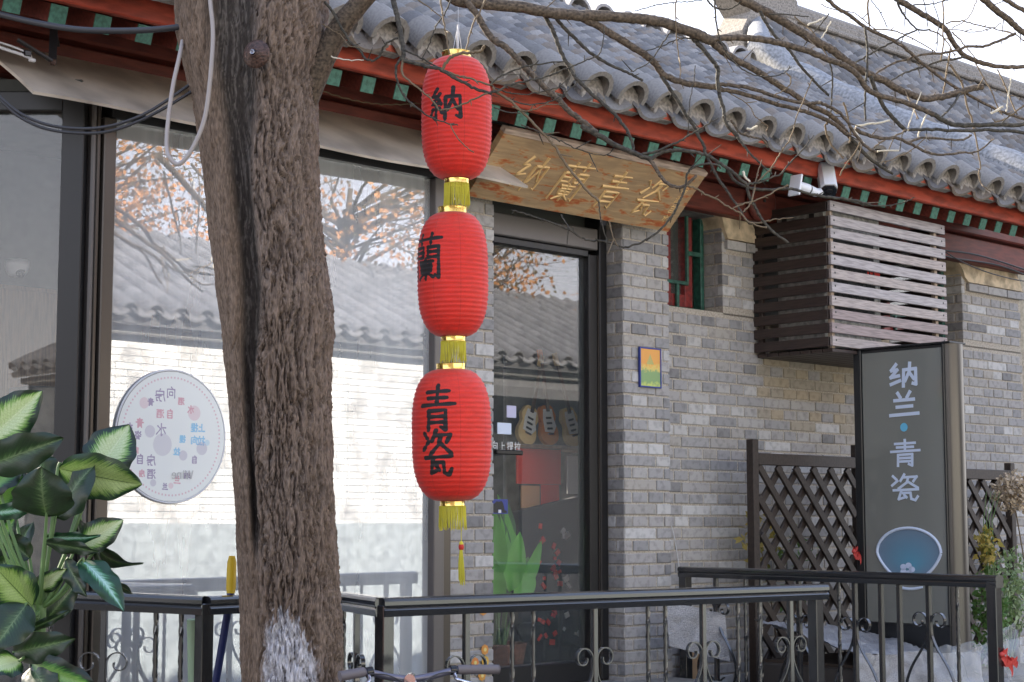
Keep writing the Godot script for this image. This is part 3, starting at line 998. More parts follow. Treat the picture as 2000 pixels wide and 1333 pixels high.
# ---------------------------------------------------------------- things behind the glass
func guitar(label: String, at: Vector3, tilt: float, body_mat: Material, scale_ := 1.0) -> void:
	var o := thing("guitar", label, "guitar", at, "")
	o.rotation = Vector3(-0.12, 0, tilt)
	o.scale = Vector3.ONE * scale_
	var poly := PackedVector2Array()
	for k in 40:
		var a := TAU * k / 40.0
		var y := 0.15 - 0.15 * cos(a)
		var w := 0.105 + 0.018 * cos(2.0 * (y / 0.30) * TAU * 0.5) - 0.03 * smoothstep(0.2, 0.3, y)
		var x := sin(a) * w * (1.0 - 0.22 * exp(-pow((y - 0.17) / 0.035, 2)))
		if y > 0.25:
			x += 0.02 * signf(x) * smoothstep(0.25, 0.3, y)
		poly.append(Vector2(x, y))
	var g := Geo.new()
	g.prism(poly, Vector3(0, 0, 0.03), Vector3.RIGHT, Vector3.UP, 0.035)
	part("body", g, body_mat, o)
	g = Geo.new()
	var pg := PackedVector2Array([Vector2(-0.05, 0.10), Vector2(0.04, 0.09), Vector2(0.075, 0.14), Vector2(0.055, 0.19), Vector2(0.05, 0.27), Vector2(-0.04, 0.27), Vector2(-0.055, 0.19)])
	g.prism(pg, Vector3(0, 0, 0.034), Vector3.RIGHT, Vector3.UP, 0.003)
	part("scratch_plate", g, M.ivory, o)
	part("neck", boxgeo(Vector3(-0.016, 0.25, 0.035), Vector3(0.016, 0.62, 0.048), 0.003), M.fretboard, o)
	part("bridge", boxgeo(Vector3(-0.03, 0.075, 0.034), Vector3(0.03, 0.09, 0.046), 0.002), M.chrome, o)
	for i in 3:
		part("pickup", boxgeo(Vector3(-0.028, 0.115 + i * 0.04, 0.0345), Vector3(0.028, 0.13 + i * 0.04, 0.042), 0.002), M.black_print, o)
	part("headstock", boxgeo(Vector3(-0.03, 0.621, 0.03), Vector3(0.026, 0.72, 0.043), 0.004), body_mat, o)

func broad_leaf(g: Geo, base: Vector3, tip: Vector3, width: float, up: Vector3, bend: float) -> void:
	var ax := tip - base
	var sd := ax.cross(up).normalized()
	var nn := sd.cross(ax).normalized()
	var rows := []
	for i in 13:
		var t := i / 12.0
		var w := width * 0.5 * pow(sin(PI * pow(t, 0.75)), 0.8) + 0.001
		var c := base + ax * t - nn * bend * ax.length() * t * t
		var row := []
		for k in 5:
			var s := k / 2.0 - 1.0
			row.append(c + sd * s * w + nn * (absf(s) * w * 0.35 + sin(t * 14.0 + s) * w * 0.05))
		rows.append(row)
	g.grid(rows, true, nn)

func build_inside_things() -> void:
	var sh := thing("display_shelf", "dark shelf board inside the door that holds three small guitars", "shelf", Vector3(6.72, 2.02, -0.50))
	part("board", boxgeo(Vector3(-0.45, -0.02, -0.12), Vector3(0.45, 0.0, 0.14), 0.003), M.panel_wood, sh)
	part("back_panel", boxgeo(Vector3(-0.45, -0.02, -0.15), Vector3(0.45, 0.50, -0.125)), M.interior_wall, sh)
	part("end_panel", boxgeo(Vector3(-0.47, -1.25, -0.15), Vector3(-0.452, 0.50, 0.14)), M.interior_dark, sh)
	part("end_panel", boxgeo(Vector3(0.452, -1.25, -0.15), Vector3(0.47, 0.50, 0.14)), M.interior_dark, sh)
	guitar("blonde small guitar on the left of the shelf behind the door glass", Vector3(6.49, 2.023, -0.46), -0.35, M.blonde, 0.74)
	guitar("orange sunburst small guitar with white plate, middle of the shelf", Vector3(6.69, 2.023, -0.46), 0.06, M.sunburst, 0.74)
	guitar("blonde small guitar at the right end of the shelf behind the door", Vector3(6.89, 2.023, -0.46), 0.22, M.blonde, 0.74)
	# red cloth and papers under the shelf
	var rp := thing("red_banner", "bright red paper banner hung under the guitar shelf", "banner", Vector3(6.62, 1.73, -0.44))
	part("sheet", boxgeo(Vector3(-0.20, 0.08, 0), Vector3(0.14, 0.27, 0.006)), M.red_paper, rp)
	part("sheet", boxgeo(Vector3(-0.02, -0.04, 0.008), Vector3(0.12, 0.078, 0.012)), M.red_paper, rp)
	solo("orange_card", boxgeo(Vector3(6.44, 1.68, -0.425), Vector3(6.58, 1.80, -0.419)), M.orange_paper, "pale orange card under the red banner behind the door", "card")
	solo("white_board", boxgeo(Vector3(6.80, 1.76, -0.43), Vector3(6.96, 1.97, -0.422)), M.white_paper, "white board leaning right of the red banner inside the shop", "board")
	# the dark stand with rows of little cards and charms
	var st := thing("charm_stand", "black stand hung with small red and white charms inside the door", "display stand", Vector3(6.72, 0.78, -0.36))
	var pl := PackedVector2Array([Vector2(-0.36, 0.0), Vector2(0.42, 0.0), Vector2(0.42, 1.02), Vector2(-0.36, 0.88)])
	var g := Geo.new()
	g.prism(pl, Vector3(0, 0, 0.0), Vector3.RIGHT, Vector3.UP, 0.05)
	part("stand_board", g, M.dark_cloth, st)
	for i in 70:
		g = Geo.new()
		var red := i % 5 < 2
		var at := Vector3(rng.randf_range(-0.22, -0.04) if red else rng.randf_range(-0.04, 0.36), rng.randf_range(0.18, 0.82), 0.008)
		g.box(at, Vector3(rng.randf_range(0.018, 0.042), rng.randf_range(0.014, 0.034), 0.008), Basis(Vector3(0, 0, 1), rng.randf_range(-1, 1)), 0.002)
		part("charm", g, M.red_paper if red else M.white_paper if i % 2 else M.ivory, st)
	# potted plant with big blades just inside the door
	var p := thing("door_plant", "big bladed green plant standing just inside the glass door", "plant", Vector3(6.10, 0.78, -0.24))
	g = Geo.new()
	g.lathe([Vector2(0.0, 0.0), Vector2(0.11, 0.0), Vector2(0.145, 0.2), Vector2(0.15, 0.21), Vector2(0.135, 0.21), Vector2(0.12, 0.17), Vector2(0, 0.17)], 24)
	part("pot", g, M.terracotta, p)
	for i in 22:
		var an := rng.randf() * TAU
		var inner := i % 2 == 0
		var rise := rng.randf_range(0.55, 1.05) if inner else rng.randf_range(0.35, 0.7)
		var out := rng.randf_range(0.05, 0.22) if inner else rng.randf_range(0.22, 0.36)
		g = Geo.new()
		var b0 := Vector3(cos(an) * 0.03, 0.17, sin(an) * 0.03)
		var knee := Vector3(cos(an) * out * 0.45, 0.17 + rise * 0.5, sin(an) * out * 0.22)
		g.tube(smooth([b0, b0.lerp(knee, 0.5) + Vector3(0, 0.03, 0), knee], 4), smooth_r([0.008, 0.006, 0.004], 4), 7)
		var stalk := part("leaf_stalk", g, M.stem_green, p)
		g = Geo.new()
		broad_leaf(g, knee, Vector3(cos(an) * out, 0.17 + rise, sin(an) * out * 0.45), rng.randf_range(0.07, 0.12), Vector3(-0.5 + 0.4 * cos(an), 0.4, 0.9), rng.randf_range(0.1, 0.5))
		part("leaf", g, M.room_leaf if i % 3 else M.room_leaf_dark, stalk)
	# dome camera inside the narrow pane
	var dc := thing("dome_camera", "white dome camera on the wood wall inside the narrow pane", "camera", Vector3(3.86, 2.80, -1.17))
	g = Geo.new()
	g.lathe([Vector2(0.0, -0.05), Vector2(0.035, -0.043), Vector2(0.05, -0.02), Vector2(0.055, 0.0), Vector2(0.055, 0.03), Vector2(0, 0.03)], 20)
	part("housing", g, M.white_plastic, dc)
	g = Geo.new()
	g.lathe([Vector2(0.0, -0.028), Vector2(0.018, -0.02), Vector2(0.026, 0.0), Vector2(0, 0.0)], 16)
	part("eye", g, M.lens_black, dc, Transform3D(Basis(Vector3.RIGHT, -0.7), Vector3(0.0, -0.030, 0.028)))
	# round sign hung inside the wide pane: print seen in reverse from the lane
	var rs := thing("round_sign", "pale round printed disc sign on the wide shop window", "sign", Vector3(3.706, 1.938, 0.416))
	var im := Image.create(512, 512, false, Image.FORMAT_RGB8)
	im.fill(Color(0.94, 0.955, 0.945))
	var violet := Color(0.66, 0.62, 0.72, 0.6)
	var rose := Color(0.86, 0.68, 0.72, 0.6)
	var sky := Color(0.60, 0.80, 0.92, 0.75)
	for k in 90:
		var a := TAU * k / 90.0
		var q := Vector2(256, 256) + Vector2(cos(a), sin(a)) * 232.0
		disc(im, q, 4.0, rose)
	for e in [["jiu", 296, 150, 36, rose], ["zi", 250, 150, 36, rose], ["shui", 280, 205, 54, violet], ["fang", 330, 330, 44, violet], ["zi", 385, 330, 38, violet], ["jiu", 330, 385, 40, violet], ["shui", 150, 130, 34, rose], ["shang", 95, 200, 36, sky], ["ti", 130, 200, 36, sky], ["la", 95, 250, 40, sky], ["xiang", 130, 250, 36, sky], ["xiang", 240, 60, 48, violet], ["fang", 290, 70, 52, violet], ["qing", 390, 190, 38, rose], ["ci", 400, 240, 34, violet], ["lan_new", 210, 410, 34, rose], ["na_new", 160, 390, 34, violet], ["jiu", 200, 100, 30, rose], ["qing", 345, 110, 30, violet], ["xiang", 410, 300, 30, rose], ["ti", 190, 250, 30, sky], ["la", 215, 300, 32, sky], ["zi", 130, 330, 30, violet], ["lan_new", 270, 440, 28, violet], ["fang", 380, 390, 28, rose], ["shui", 440, 210, 28, violet]]:
		stamp(im, e[0], Vector2(512 - e[1] - e[3], e[2]), Vector2(e[3], e[3]), 2.2, e[4], true)
	for e in [[150, 160, 30, rose], [360, 240, 24, violet], [110, 300, 26, violet], [390, 130, 22, rose], [200, 330, 20, violet], [300, 290, 44, Color(0.74, 0.71, 0.78, 0.4)], [256, 450, 12, rose], [84, 276, 12, sky], [340, 440, 14, violet]]:
		disc(im, Vector2(512 - e[0], e[1]), e[2], Color(e[3].r, e[3].g, e[3].b, 0.35))
	var pm := StandardMaterial3D.new()
	pm.resource_name = "round_print"
	pm.albedo_texture = ImageTexture.create_from_image(im)
	pm.roughness = 0.6
	g = Geo.new()
	var s0 := g.vert(Vector3.ZERO, Vector3(0, 0, 1), Vector2(0.5, 0.5))
	for k in 65:
		var a := TAU * k / 64.0
		g.vert(Vector3(cos(a) * 0.245, sin(a) * 0.255, 0), Vector3(0, 0, 1), Vector2(0.5 + 0.5 * cos(a), 0.5 - 0.5 * sin(a)))
	for k in 64:
		g.ix.append_array([s0, s0 + k + 2, s0 + k + 1])
	part("printed_face", g, pm, rs, Transform3D(Basis(), Vector3(0, 0, 0.008)))
	g = Geo.new()
	var ring := []
	var rr := []
	for k in 65:
		var a := TAU * k / 64.0
		ring.append(Vector3(cos(a) * 0.25, sin(a) * 0.26, 0.004)); rr.append(0.0045)
	g.tube(ring, rr, 8, false)
	part("rim", g, M.white_plastic, rs)
	# Latin word on the sign, mirrored like the rest of its print
	var tm := TextMesh.new()
	tm.text = "Wine"
	var sf := SystemFont.new()
	sf.font_names = PackedStringArray(["Droid Sans"])
	tm.font = sf
	tm.font_size = 32
	tm.pixel_size = 0.0014
	tm.depth = 0.001
	part("lettering", tm, M.print_rose, rs, Transform3D(Basis().scaled(Vector3(-1, 1, 1)), Vector3(0.05, -0.15, 0.011)))

func disc(im: Image, p: Vector2, r: float, col: Color) -> void:
	for yy in range(int(p.y - r - 1), int(p.y + r + 2)):
		for xx in range(int(p.x - r - 1), int(p.x + r + 2)):
			if xx < 0 or yy < 0 or xx >= im.get_width() or yy >= im.get_height():
				continue
			var k := clampf(r + 0.5 - Vector2(xx + 0.5, yy + 0.5).distance_to(p), 0.0, 1.0)
			if k > 0.0:
				im.set_pixel(xx, yy, im.get_pixel(xx, yy).lerp(col, k * col.a))


# ---------------------------------------------------------------- lanterns
func lantern(label: String, at: Vector3, h: float, r: float, chars: Array, turn: float, face: float) -> Node3D:
	# at = centre of the paper body; chars: key, angle, height, width, tall
	var o := thing("red_lantern", label, "lantern", at - Vector3.UP * h * 0.5, "string of red lanterns hung from the tree")
	var im := Image.create(1024, 640, false, Image.FORMAT_RGB8)
	var f := FastNoiseLite.new()
	f.seed = int(at.y * 100); f.frequency = 0.02
	for y in 640:
		for x in 1024:
			var k := 1.0 + 0.10 * f.get_noise_2d(x * 0.6, y * 3.0) + 0.05 * f.get_noise_2d(x * 5.0, y * 5.0)
			var seam := posmod(x - 40, 128)
			if seam < 3:
				k *= 0.90
			var dusty := 0.30 * smoothstep(0.24, 0.02, y / 640.0) * (0.7 + 0.5 * f.get_noise_2d(x * 1.5, y * 0.8)) + 0.08 * maxf(0.0, f.get_noise_2d(x * 0.4 + 500.0, y * 0.4))
			im.set_pixel(x, y, Color(0.845 * k, 0.15 * k, 0.085 * k).lerp(Color(0.82, 0.48, 0.43), clampf(dusty, 0.0, 1.0)))
	for c in chars:
		var px: float = (0.5 + c[1] / TAU) * 1024.0
		var w: float = c[3] / (TAU * r) * 1024.0
		var hh: float = c[4] / h * 640.0
		stamp(im, c[0], Vector2(px - w * 0.5, (1.0 - c[2]) * 640.0 - hh * 0.5), Vector2(w, hh), 8.6, Color(0.055, 0.03, 0.04, 0.96))
	var m := StandardMaterial3D.new()
	m.resource_name = "lantern_cloth"
	m.albedo_texture = ImageTexture.create_from_image(im)
	m.roughness = 0.62
	m.rim_enabled = true
	m.rim = 0.35
	m.backlight_enabled = true
	m.backlight = Color(0.45, 0.05, 0.03)
	var prof := []
	var ribs := 27
	for i in ribs * 4 + 1:
		var t := float(i) / (ribs * 4)
		var s := absf(t * 2.0 - 1.0)
		var e := r * 0.37 + r * 0.63 * pow(maxf(0.0, 1.0 - pow(s, 3.3)), 0.55)
		var ph := fposmod(t * ribs, 1.0)
		e += r * (0.020 * (pow(absf(ph * 2.0 - 1.0), 3.0)) - 0.006)
		prof.append(Vector2(e, t * h))
	var g := Geo.new()
	g.lathe(prof, 72, Vector3.ZERO, Basis(Vector3.UP, PI + face))
	# v runs bottom to top; the picture's rows run down; eight soft panels pull in at the seams, the cloth sags a little
	for i in g.uv.size():
		g.uv[i].y = 1.0 - g.uv[i].y
		var pn := 1.0 - 0.012 * pow(absf(cos(g.uv[i].x * TAU * 4.0)), 8.0)
		var wob := 1.0 + 0.012 * fast.get_noise_3d(g.v[i].x * 300.0, g.v[i].y * 220.0 + at.y * 77.0, g.v[i].z * 300.0)
		g.v[i] = Vector3(g.v[i].x * pn * wob, g.v[i].y, g.v[i].z * pn * wob)
	part("paper_body", g, m, o)
	for e in [[h - 0.004, 0.052, 0.026], [-0.020, 0.044, 0.020]]:
		g = Geo.new()
		var y0: float = e[0]
		var rr: float = e[1]
		g.lathe([Vector2(rr - 0.004, y0), Vector2(rr, y0 + 0.001), Vector2(rr, y0 + 0.003), Vector2(rr - 0.0012, y0 + e[2] * 0.5), Vector2(rr, y0 + e[2] - 0.003), Vector2(rr, y0 + e[2] - 0.001), Vector2(rr - 0.004, y0 + e[2]), Vector2(rr - 0.007, y0 + e[2] * 0.5), Vector2(rr - 0.004, y0)], 40)
		part("gilt_ring", g, M.gold, o)
	g = Geo.new()
	g.tube([Vector3(-0.05, h + 0.015, 0), Vector3(0.05, h + 0.015, 0)], [0.0015, 0.0015], 5)
	part("hanger_wire", g, M.wire, o)
	o.rotation = Vector3(0.0, 0.0, turn)
	return o

func fringe(o: Node3D, y: float, r: float, length: float) -> void:
	var g := Geo.new()
	for k in 110:
		var a := TAU * k / 110.0 + rng.randf_range(-0.02, 0.02)
		var p := Vector3(sin(a) * r, y, cos(a) * r)
		var l := length * rng.randf_range(0.86, 1.05)
		var sw := Vector3(rng.randf_range(-0.004, 0.004), 0, rng.randf_range(-0.004, 0.004))
		g.tube([p, p + Vector3(0, -l * 0.5, 0) + sw * 0.3, p + Vector3(0, -l, 0) + sw], [0.0013, 0.0013, 0.0010], 4, false)
	stuff(part("fringe", g, M.fringe, o))

func build_lanterns() -> void:
	var d := 6.0
	var a := lantern("topmost red lantern, hung under the branch, with one black character", Vector3(3.941, 3.008, 1.827), 0.43, 0.1235, [["na_old", -0.30, 0.555, 0.135, 0.13]], 0.006, FACE)
	fringe(a, -0.018, 0.043, 0.082)
	var b := lantern("middle red lantern of the string, its character turned to the left edge", Vector3(3.973, 2.464, 1.777), 0.434, 0.1245, [["lan_old", -0.84, 0.62, 0.15, 0.165]], 0.014, FACE)
	fringe(b, -0.018, 0.043, 0.076)
	var c := lantern("lowest red lantern of the string, with two characters and a tassel", Vector3(4.012, 1.906, 1.732), 0.458, 0.140, [["qing", -0.34, 0.695, 0.14, 0.165], ["ci", -0.32, 0.36, 0.13, 0.165]], 0.02, FACE)
	fringe(c, -0.018, 0.046, 0.082)
	var g := Geo.new()
	var q := Vector3(0.030, -0.02, 0.01)
	g.tube([q, q + Vector3(0.001, -0.13, 0)], [0.0014, 0.0014], 5)
	g.lathe([Vector2(0.001, 0.0), Vector2(0.006, -0.004), Vector2(0.008, -0.012), Vector2(0.006, -0.018)], 12, q + Vector3(0, -0.12, 0))
	for k in 60:
		var an := rng.randf() * TAU
		var r0 := sqrt(rng.randf()) * 0.008
		var p := q + Vector3(cos(an) * r0 * 0.6, -0.15, sin(an) * r0 * 0.6)
		g.tube([p, p + Vector3(cos(an) * r0 * 0.7, -0.05, sin(an) * r0 * 0.7), p + Vector3(cos(an) * r0 * 0.9 + 0.003, rng.randf_range(-0.125, -0.10), sin(an) * r0)], [0.0012, 0.0012, 0.0008], 4, false)
	var t := part("tassel", g, M.fringe, c)
	g = Geo.new()
	g.lathe([Vector2(0.0, -0.012), Vector2(0.008, -0.009), Vector2(0.0095, 0.0), Vector2(0.008, 0.009), Vector2(0.0, 0.012)], 14, q + Vector3(0, -0.141, 0))
	part("red_bead", g, M.red_thread, t)
	# cords between the lanterns and up to the branch
	g = Geo.new()
	g.tube([Vector3(3.938, 3.235, 1.832), Vector3(3.936, 3.34, 1.838)], [0.004, 0.004], 6)
	g.tube([Vector3(3.936, 3.34, 1.838), Vector3(3.90, 3.235, 1.85)], [0.001, 0.001], 4)
	g.tube([Vector3(3.936, 3.34, 1.838), Vector3(3.975, 3.235, 1.82)], [0.001, 0.001], 4)
	g.tube([Vector3(3.936, 3.33, 1.838), Vector3(3.934, 3.75, 1.84)], [0.001, 0.001], 4)
	solo("hanging_cord", g, M.fine_cord, "white cord from which the string of lanterns hangs", "cord")
	for e in [[Vector3(3.955, 2.79, 1.802), Vector3(3.97, 2.685, 1.782)], [Vector3(3.99, 2.245, 1.756), Vector3(4.008, 2.138, 1.736)]]:
		g = Geo.new()
		g.tube([e[0], e[1]], [0.003, 0.003], 6)
		solo("lantern_hook", g, M.chrome, "metal hook joining the %s" % ("topmost and middle lanterns" if e[0].y > 2.5 else "middle and lowest lanterns"), "hook")


# ---------------------------------------------------------------- the tree
var tree: Node3D

func points4(s: String) -> Array:
	var pts := []
	var rad := []
	for q in s.split(" "):
		var f := q.split(",")
		pts.append(Vector3(float(f[0]), float(f[1]), float(f[2])) * 0.001)
		rad.append(float(f[3]) * 0.0001)
	return [pts, rad]

func limb(called: String, s: String, m: Material, sides: int, spurs: float) -> void:
	var pr := points4(s)
	var pts := smooth(pr[0], 5)
	var rad := []
	for i in pts.size():
		var t := i / 5.0
		var k := mini(int(t), pr[1].size() - 2)
		rad.append(lerpf(pr[1][k], pr[1][k + 1], t - k) * (1.0 + 0.10 * fast.get_noise_3dv(pts[i] * 160.0)))
	for i in range(1, pts.size() - 1):
		pts[i] += Vector3(fast.get_noise_3dv(pts[i] * 90.0), fast.get_noise_3dv(pts[i] * 90.0 + Vector3(50, 0, 0)), 0) * 0.005
	var g := Geo.new()
	g.tube(pts, rad, sides)
	# buds and short spurs
	var run := 0.0
	for i in range(1, pts.size() - 1):
		run += (pts[i] - pts[i - 1]).length()
		if run > spurs:
			run = rng.randf_range(-0.05, 0.02)
			var d: Vector3 = (pts[i + 1] - pts[i]).normalized()
			var o: Vector3 = d.cross(Vector3(rng.randf_range(-1, 1), rng.randf_range(-1, 1), rng.randf_range(-1, 1))).normalized()
			var l := rng.randf_range(0.006, 0.02) if rng.randf() < 0.8 else rng.randf_range(0.03, 0.09)
			var tipp: Vector3 = pts[i] + (o + d * 0.7).normalized() * (l + rad[i])
			g.tube([pts[i], pts[i].lerp(tipp, 0.6), tipp], [0.0022, 0.0019, 0.001], 5)
	part(called, g, m, tree)

func branch(s: String) -> void:
	limb("branch", s, M.branch_bark if rng.randf() < 0.55 else M.branch_dark, 9, 0.07)

func bough(s: String) -> void:
	limb("bough", s, M.branch_bark, 14, 9.0)

func twig(s: String) -> void:
	limb("twig", s, M.twig_bark if rng.randf() < 0.6 else M.branch_dark, 6, 0.06)

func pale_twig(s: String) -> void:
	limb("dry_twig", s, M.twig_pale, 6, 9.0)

func build_tree() -> void:
	tree = thing("street_tree", "rugged old street tree with a grooved trunk and bare branches", "tree")
	var rows := []
	var pr := points4(TRUNK)
	var cen: Array = pr[0]
	var wid := []
	for r in pr[1]:
		wid.append(r * 10.0)
	var R := Vector3(0.7206, 0, 0.6934)
	var F := Vector3(-0.6934, 0, 0.7206)
	var g := Geo.new()
	var ny := 620
	var nphi := 250
	var ytop: float = cen[0].y
	var ybot: float = cen[-1].y
	var barkf := FastNoiseLite.new()
	barkf.fractal_type = FastNoiseLite.FRACTAL_RIDGED
	barkf.fractal_octaves = 3
	barkf.frequency = 1.0
	var plate := FastNoiseLite.new()
	plate.noise_type = FastNoiseLite.TYPE_CELLULAR
	plate.cellular_return_type = FastNoiseLite.RETURN_DISTANCE2_SUB
	plate.cellular_distance_function = FastNoiseLite.DISTANCE_EUCLIDEAN
	plate.cellular_jitter = 1.0
	plate.frequency = 1.0
	var big := FastNoiseLite.new()
	big.frequency = 1.0
	var cols := []
	for i in ny + 1:
		var y := lerpf(ytop, ybot, float(i) / ny)
		var k := 0
		while k < cen.size() - 2 and cen[k + 1].y > y:
			k += 1
		var t := clampf((cen[k].y - y) / maxf(1e-5, cen[k].y - cen[k + 1].y), 0.0, 1.0)
		t = t
		var c: Vector3 = cen[k].lerp(cen[k + 1], t)
		c.y = y
		var hw: float = lerpf(wid[k], wid[k + 1], t)
		var row := []
		var crow := PackedColorArray()
		# where the groove between the two stems runs, and how deep it is at this height
		var s0 := lerpf(-0.50, -0.22, smoothstep(1.9, 2.6, y))
		s0 = lerpf(s0, -0.12, smoothstep(2.75, 3.15, y))
		var gw := lerpf(0.07, 0.16, smoothstep(1.75, 2.4, y))
		gw = lerpf(gw, 0.30, smoothstep(2.7, 3.1, y))
		var gd := 0.42 * smoothstep(1.42, 1.62, y)
		for q in nphi + 1:
			var u := float(q) / nphi
			# more columns on the side that faces the lane's mouth
			var phi := (u - 0.5) * TAU
			phi = phi - 0.42 * sin(phi) * 0.9
			var s := sin(phi)
			var fz := cos(phi)
			var front := smoothstep(-0.1, 0.3, fz)
			var groove := exp(-pow(absf(s - s0) / gw, 3.0)) * gd * front
			var lobe := 0.10 * front * smoothstep(1.3, 1.8, y) * (exp(-pow((s + 0.72) / 0.22, 2)) + 0.6 * exp(-pow((s - 0.35) / 0.45, 2)))
			var rad := R * s * hw * (1.0 + 0.035 * big.get_noise_2d(y * 5.0 + s * 2.0, phi)) + F * fz * hw * 0.92 * (1.0 - groove + lobe)
			var p := c + rad
			var left := 1.0 - smoothstep(s0 - 0.1, s0 + 0.25, s)
			var wx := phi * hw * 60.0 + big.get_noise_3d(p.x * 6.0, y * 2.5, p.z * 6.0) * 2.0
			var wy := y * 4.6 + big.get_noise_2d(wx * 0.35, y * 3.0) * 1.1
			var gap := plate.get_noise_2d(wx * 0.50 + 0.35 * big.get_noise_2d(wx, y * 11.0), wy) + 1.0
			var gap2 := plate.get_noise_2d(wx * 1.1 + 80.0, wy * 1.7) + 1.0
			var ridge := clampf(1.25 * smoothstep(0.0, 0.30, gap) + 0.45 * smoothstep(0.0, 0.25, gap2) - 1.0 + 0.35 * barkf.get_noise_2d(wx * 0.9, y * 5.0), -1.0, 1.0)
			var fine := barkf.get_noise_2d(wx * 1.7 + 40.0, y * 8.0)
			var amp := lerpf(0.015, 0.006, left) * (1.0 - 0.5 * clampf(groove * 3.0, 0.0, 1.0))
			p += rad.normalized() * (ridge * amp + fine * amp * 0.35)
			row.append(p)
			var mixv := clampf(0.5 + 0.55 * ridge + 0.25 * fine, 0.0, 1.0)
			var col := Color(0.034, 0.027, 0.023).lerp(Color(0.27, 0.205, 0.165), mixv)
			var warm := clampf(0.5 + big.get_noise_3d(p.x * 9.0, y * 2.5, p.z * 9.0), 0.0, 1.0)
			col = col.lerp(Color(0.20, 0.122, 0.07), 0.25 * warm)
			col = col.lerp(Color(0.235, 0.155, 0.092), 0.30 * left)
			# old wound in the groove: dark dead wood with pale streaks
			var dead := clampf(groove * 3.2, 0.0, 1.0)
			var dcol := Color(0.060, 0.049, 0.041).lerp(Color(0.19, 0.165, 0.145), smoothstep(0.1, 0.6, big.get_noise_2d(wx * 1.4, y * 2.2) + 0.5 * fine))
			col = col.lerp(dcol, dead)
			# limewash splash near the foot
			if fz > 0.0:
				var edge := big.get_noise_2d(wx * 0.6, y * 9.0) * 0.20 + big.get_noise_2d(wx * 2.5, y * 25.0) * 0.16
				var hgt := 1.335 - 0.25 * absf(s + 0.02) + edge * 0.35
				var span := smoothstep(0.52 + (1.33 - y) * 0.25, 0.38, absf(s - 0.06 - (1.33 - y) * 0.2) + edge * 0.8)
				var lime := span * smoothstep(0.0, 0.03, hgt - y) * smoothstep(-0.35, -0.05, ridge + 0.25)
				col = col.lerp(Color(0.78, 0.78, 0.84), clampf(lime, 0.0, 1.0) * 0.92)
			crow.append(col)
		rows.append(row)
		cols.append(crow)
	g.grid(rows, true, Vector3.ZERO)
	var at := 0
	var inner: Vector3 = cen[0]
	for cr in cols:
		for c in cr:
			g.c[at] = c
			at += 1
	# make sure the surface faces outwards
	if (g.n[g.n.size() / 2] as Vector3).dot(g.v[g.v.size() / 2] - Vector3(cen[8].x, g.v[g.v.size() / 2].y, cen[8].z)) < 0.0:
		for i in g.n.size():
			g.n[i] = -g.n[i]
		for i in range(0, g.ix.size(), 3):
			var a := g.ix[i]
			g.ix[i] = g.ix[i + 1]
			g.ix[i + 1] = a
	part("trunk", g, M.bark, tree)
	# limbs that go on above the trunk
	for e in [[-0.13, 0.085, -0.42, 1.5], [-0.02, 0.07, 0.02, 1.3], [0.10, 0.105, 0.30, 1.7]]:
		var pts := []
		var rad := []
		var p0: Vector3 = inner + R * e[0] + Vector3.DOWN * 0.14
		for i in 9:
			var t := i / 8.0
			pts.append(p0 + R * e[2] * t * t + Vector3.UP * e[3] * t + F * 0.05 * sin(t * 5.0))
			rad.append(e[1] * (1.0 - 0.55 * t))
		var lg := Geo.new()
		lg.tube(smooth(pts, 4), smooth_r(rad, 4), 16)
		for i in lg.v.size():
			lg.v[i] += lg.n[i] * barkf.get_noise_2d(lg.uv[i].x * 14.0, lg.v[i].y * 4.0) * 0.008
			lg.c[i] = Color(0.12, 0.092, 0.074)
		part("limb", lg, M.bark, tree)
	grow_branches()

func smooth_r(r: Array, sub: int) -> Array:
	var out := []
	for i in r.size() - 1:
		for k in sub:
			out.append(lerpf(r[i], r[i + 1], float(k) / sub))
	out.append(r[-1])
	return out

const TRUNK := "3325,3512,1447,266 3334,3390,1437,253 3342,3285,1430,248 3347,3215,1424,239 3355,3127,1419,220 3369,3040,1420,204 3393,2864,1417,193 3415,2689,1413,188 3442,2514,1413,185 3473,2339,1417,189 3483,2252,1413,183 3490,2164,1407,175 3509,1989,1399,167 3527,1814,1391,163 3545,1639,1383,161 3567,1463,1378,165 3585,1288,1370,166 3608,1055,1357,166 3634,763,1340,174 3666,378,1314,201 3699,10,1291,264"
const FACE := -0.766

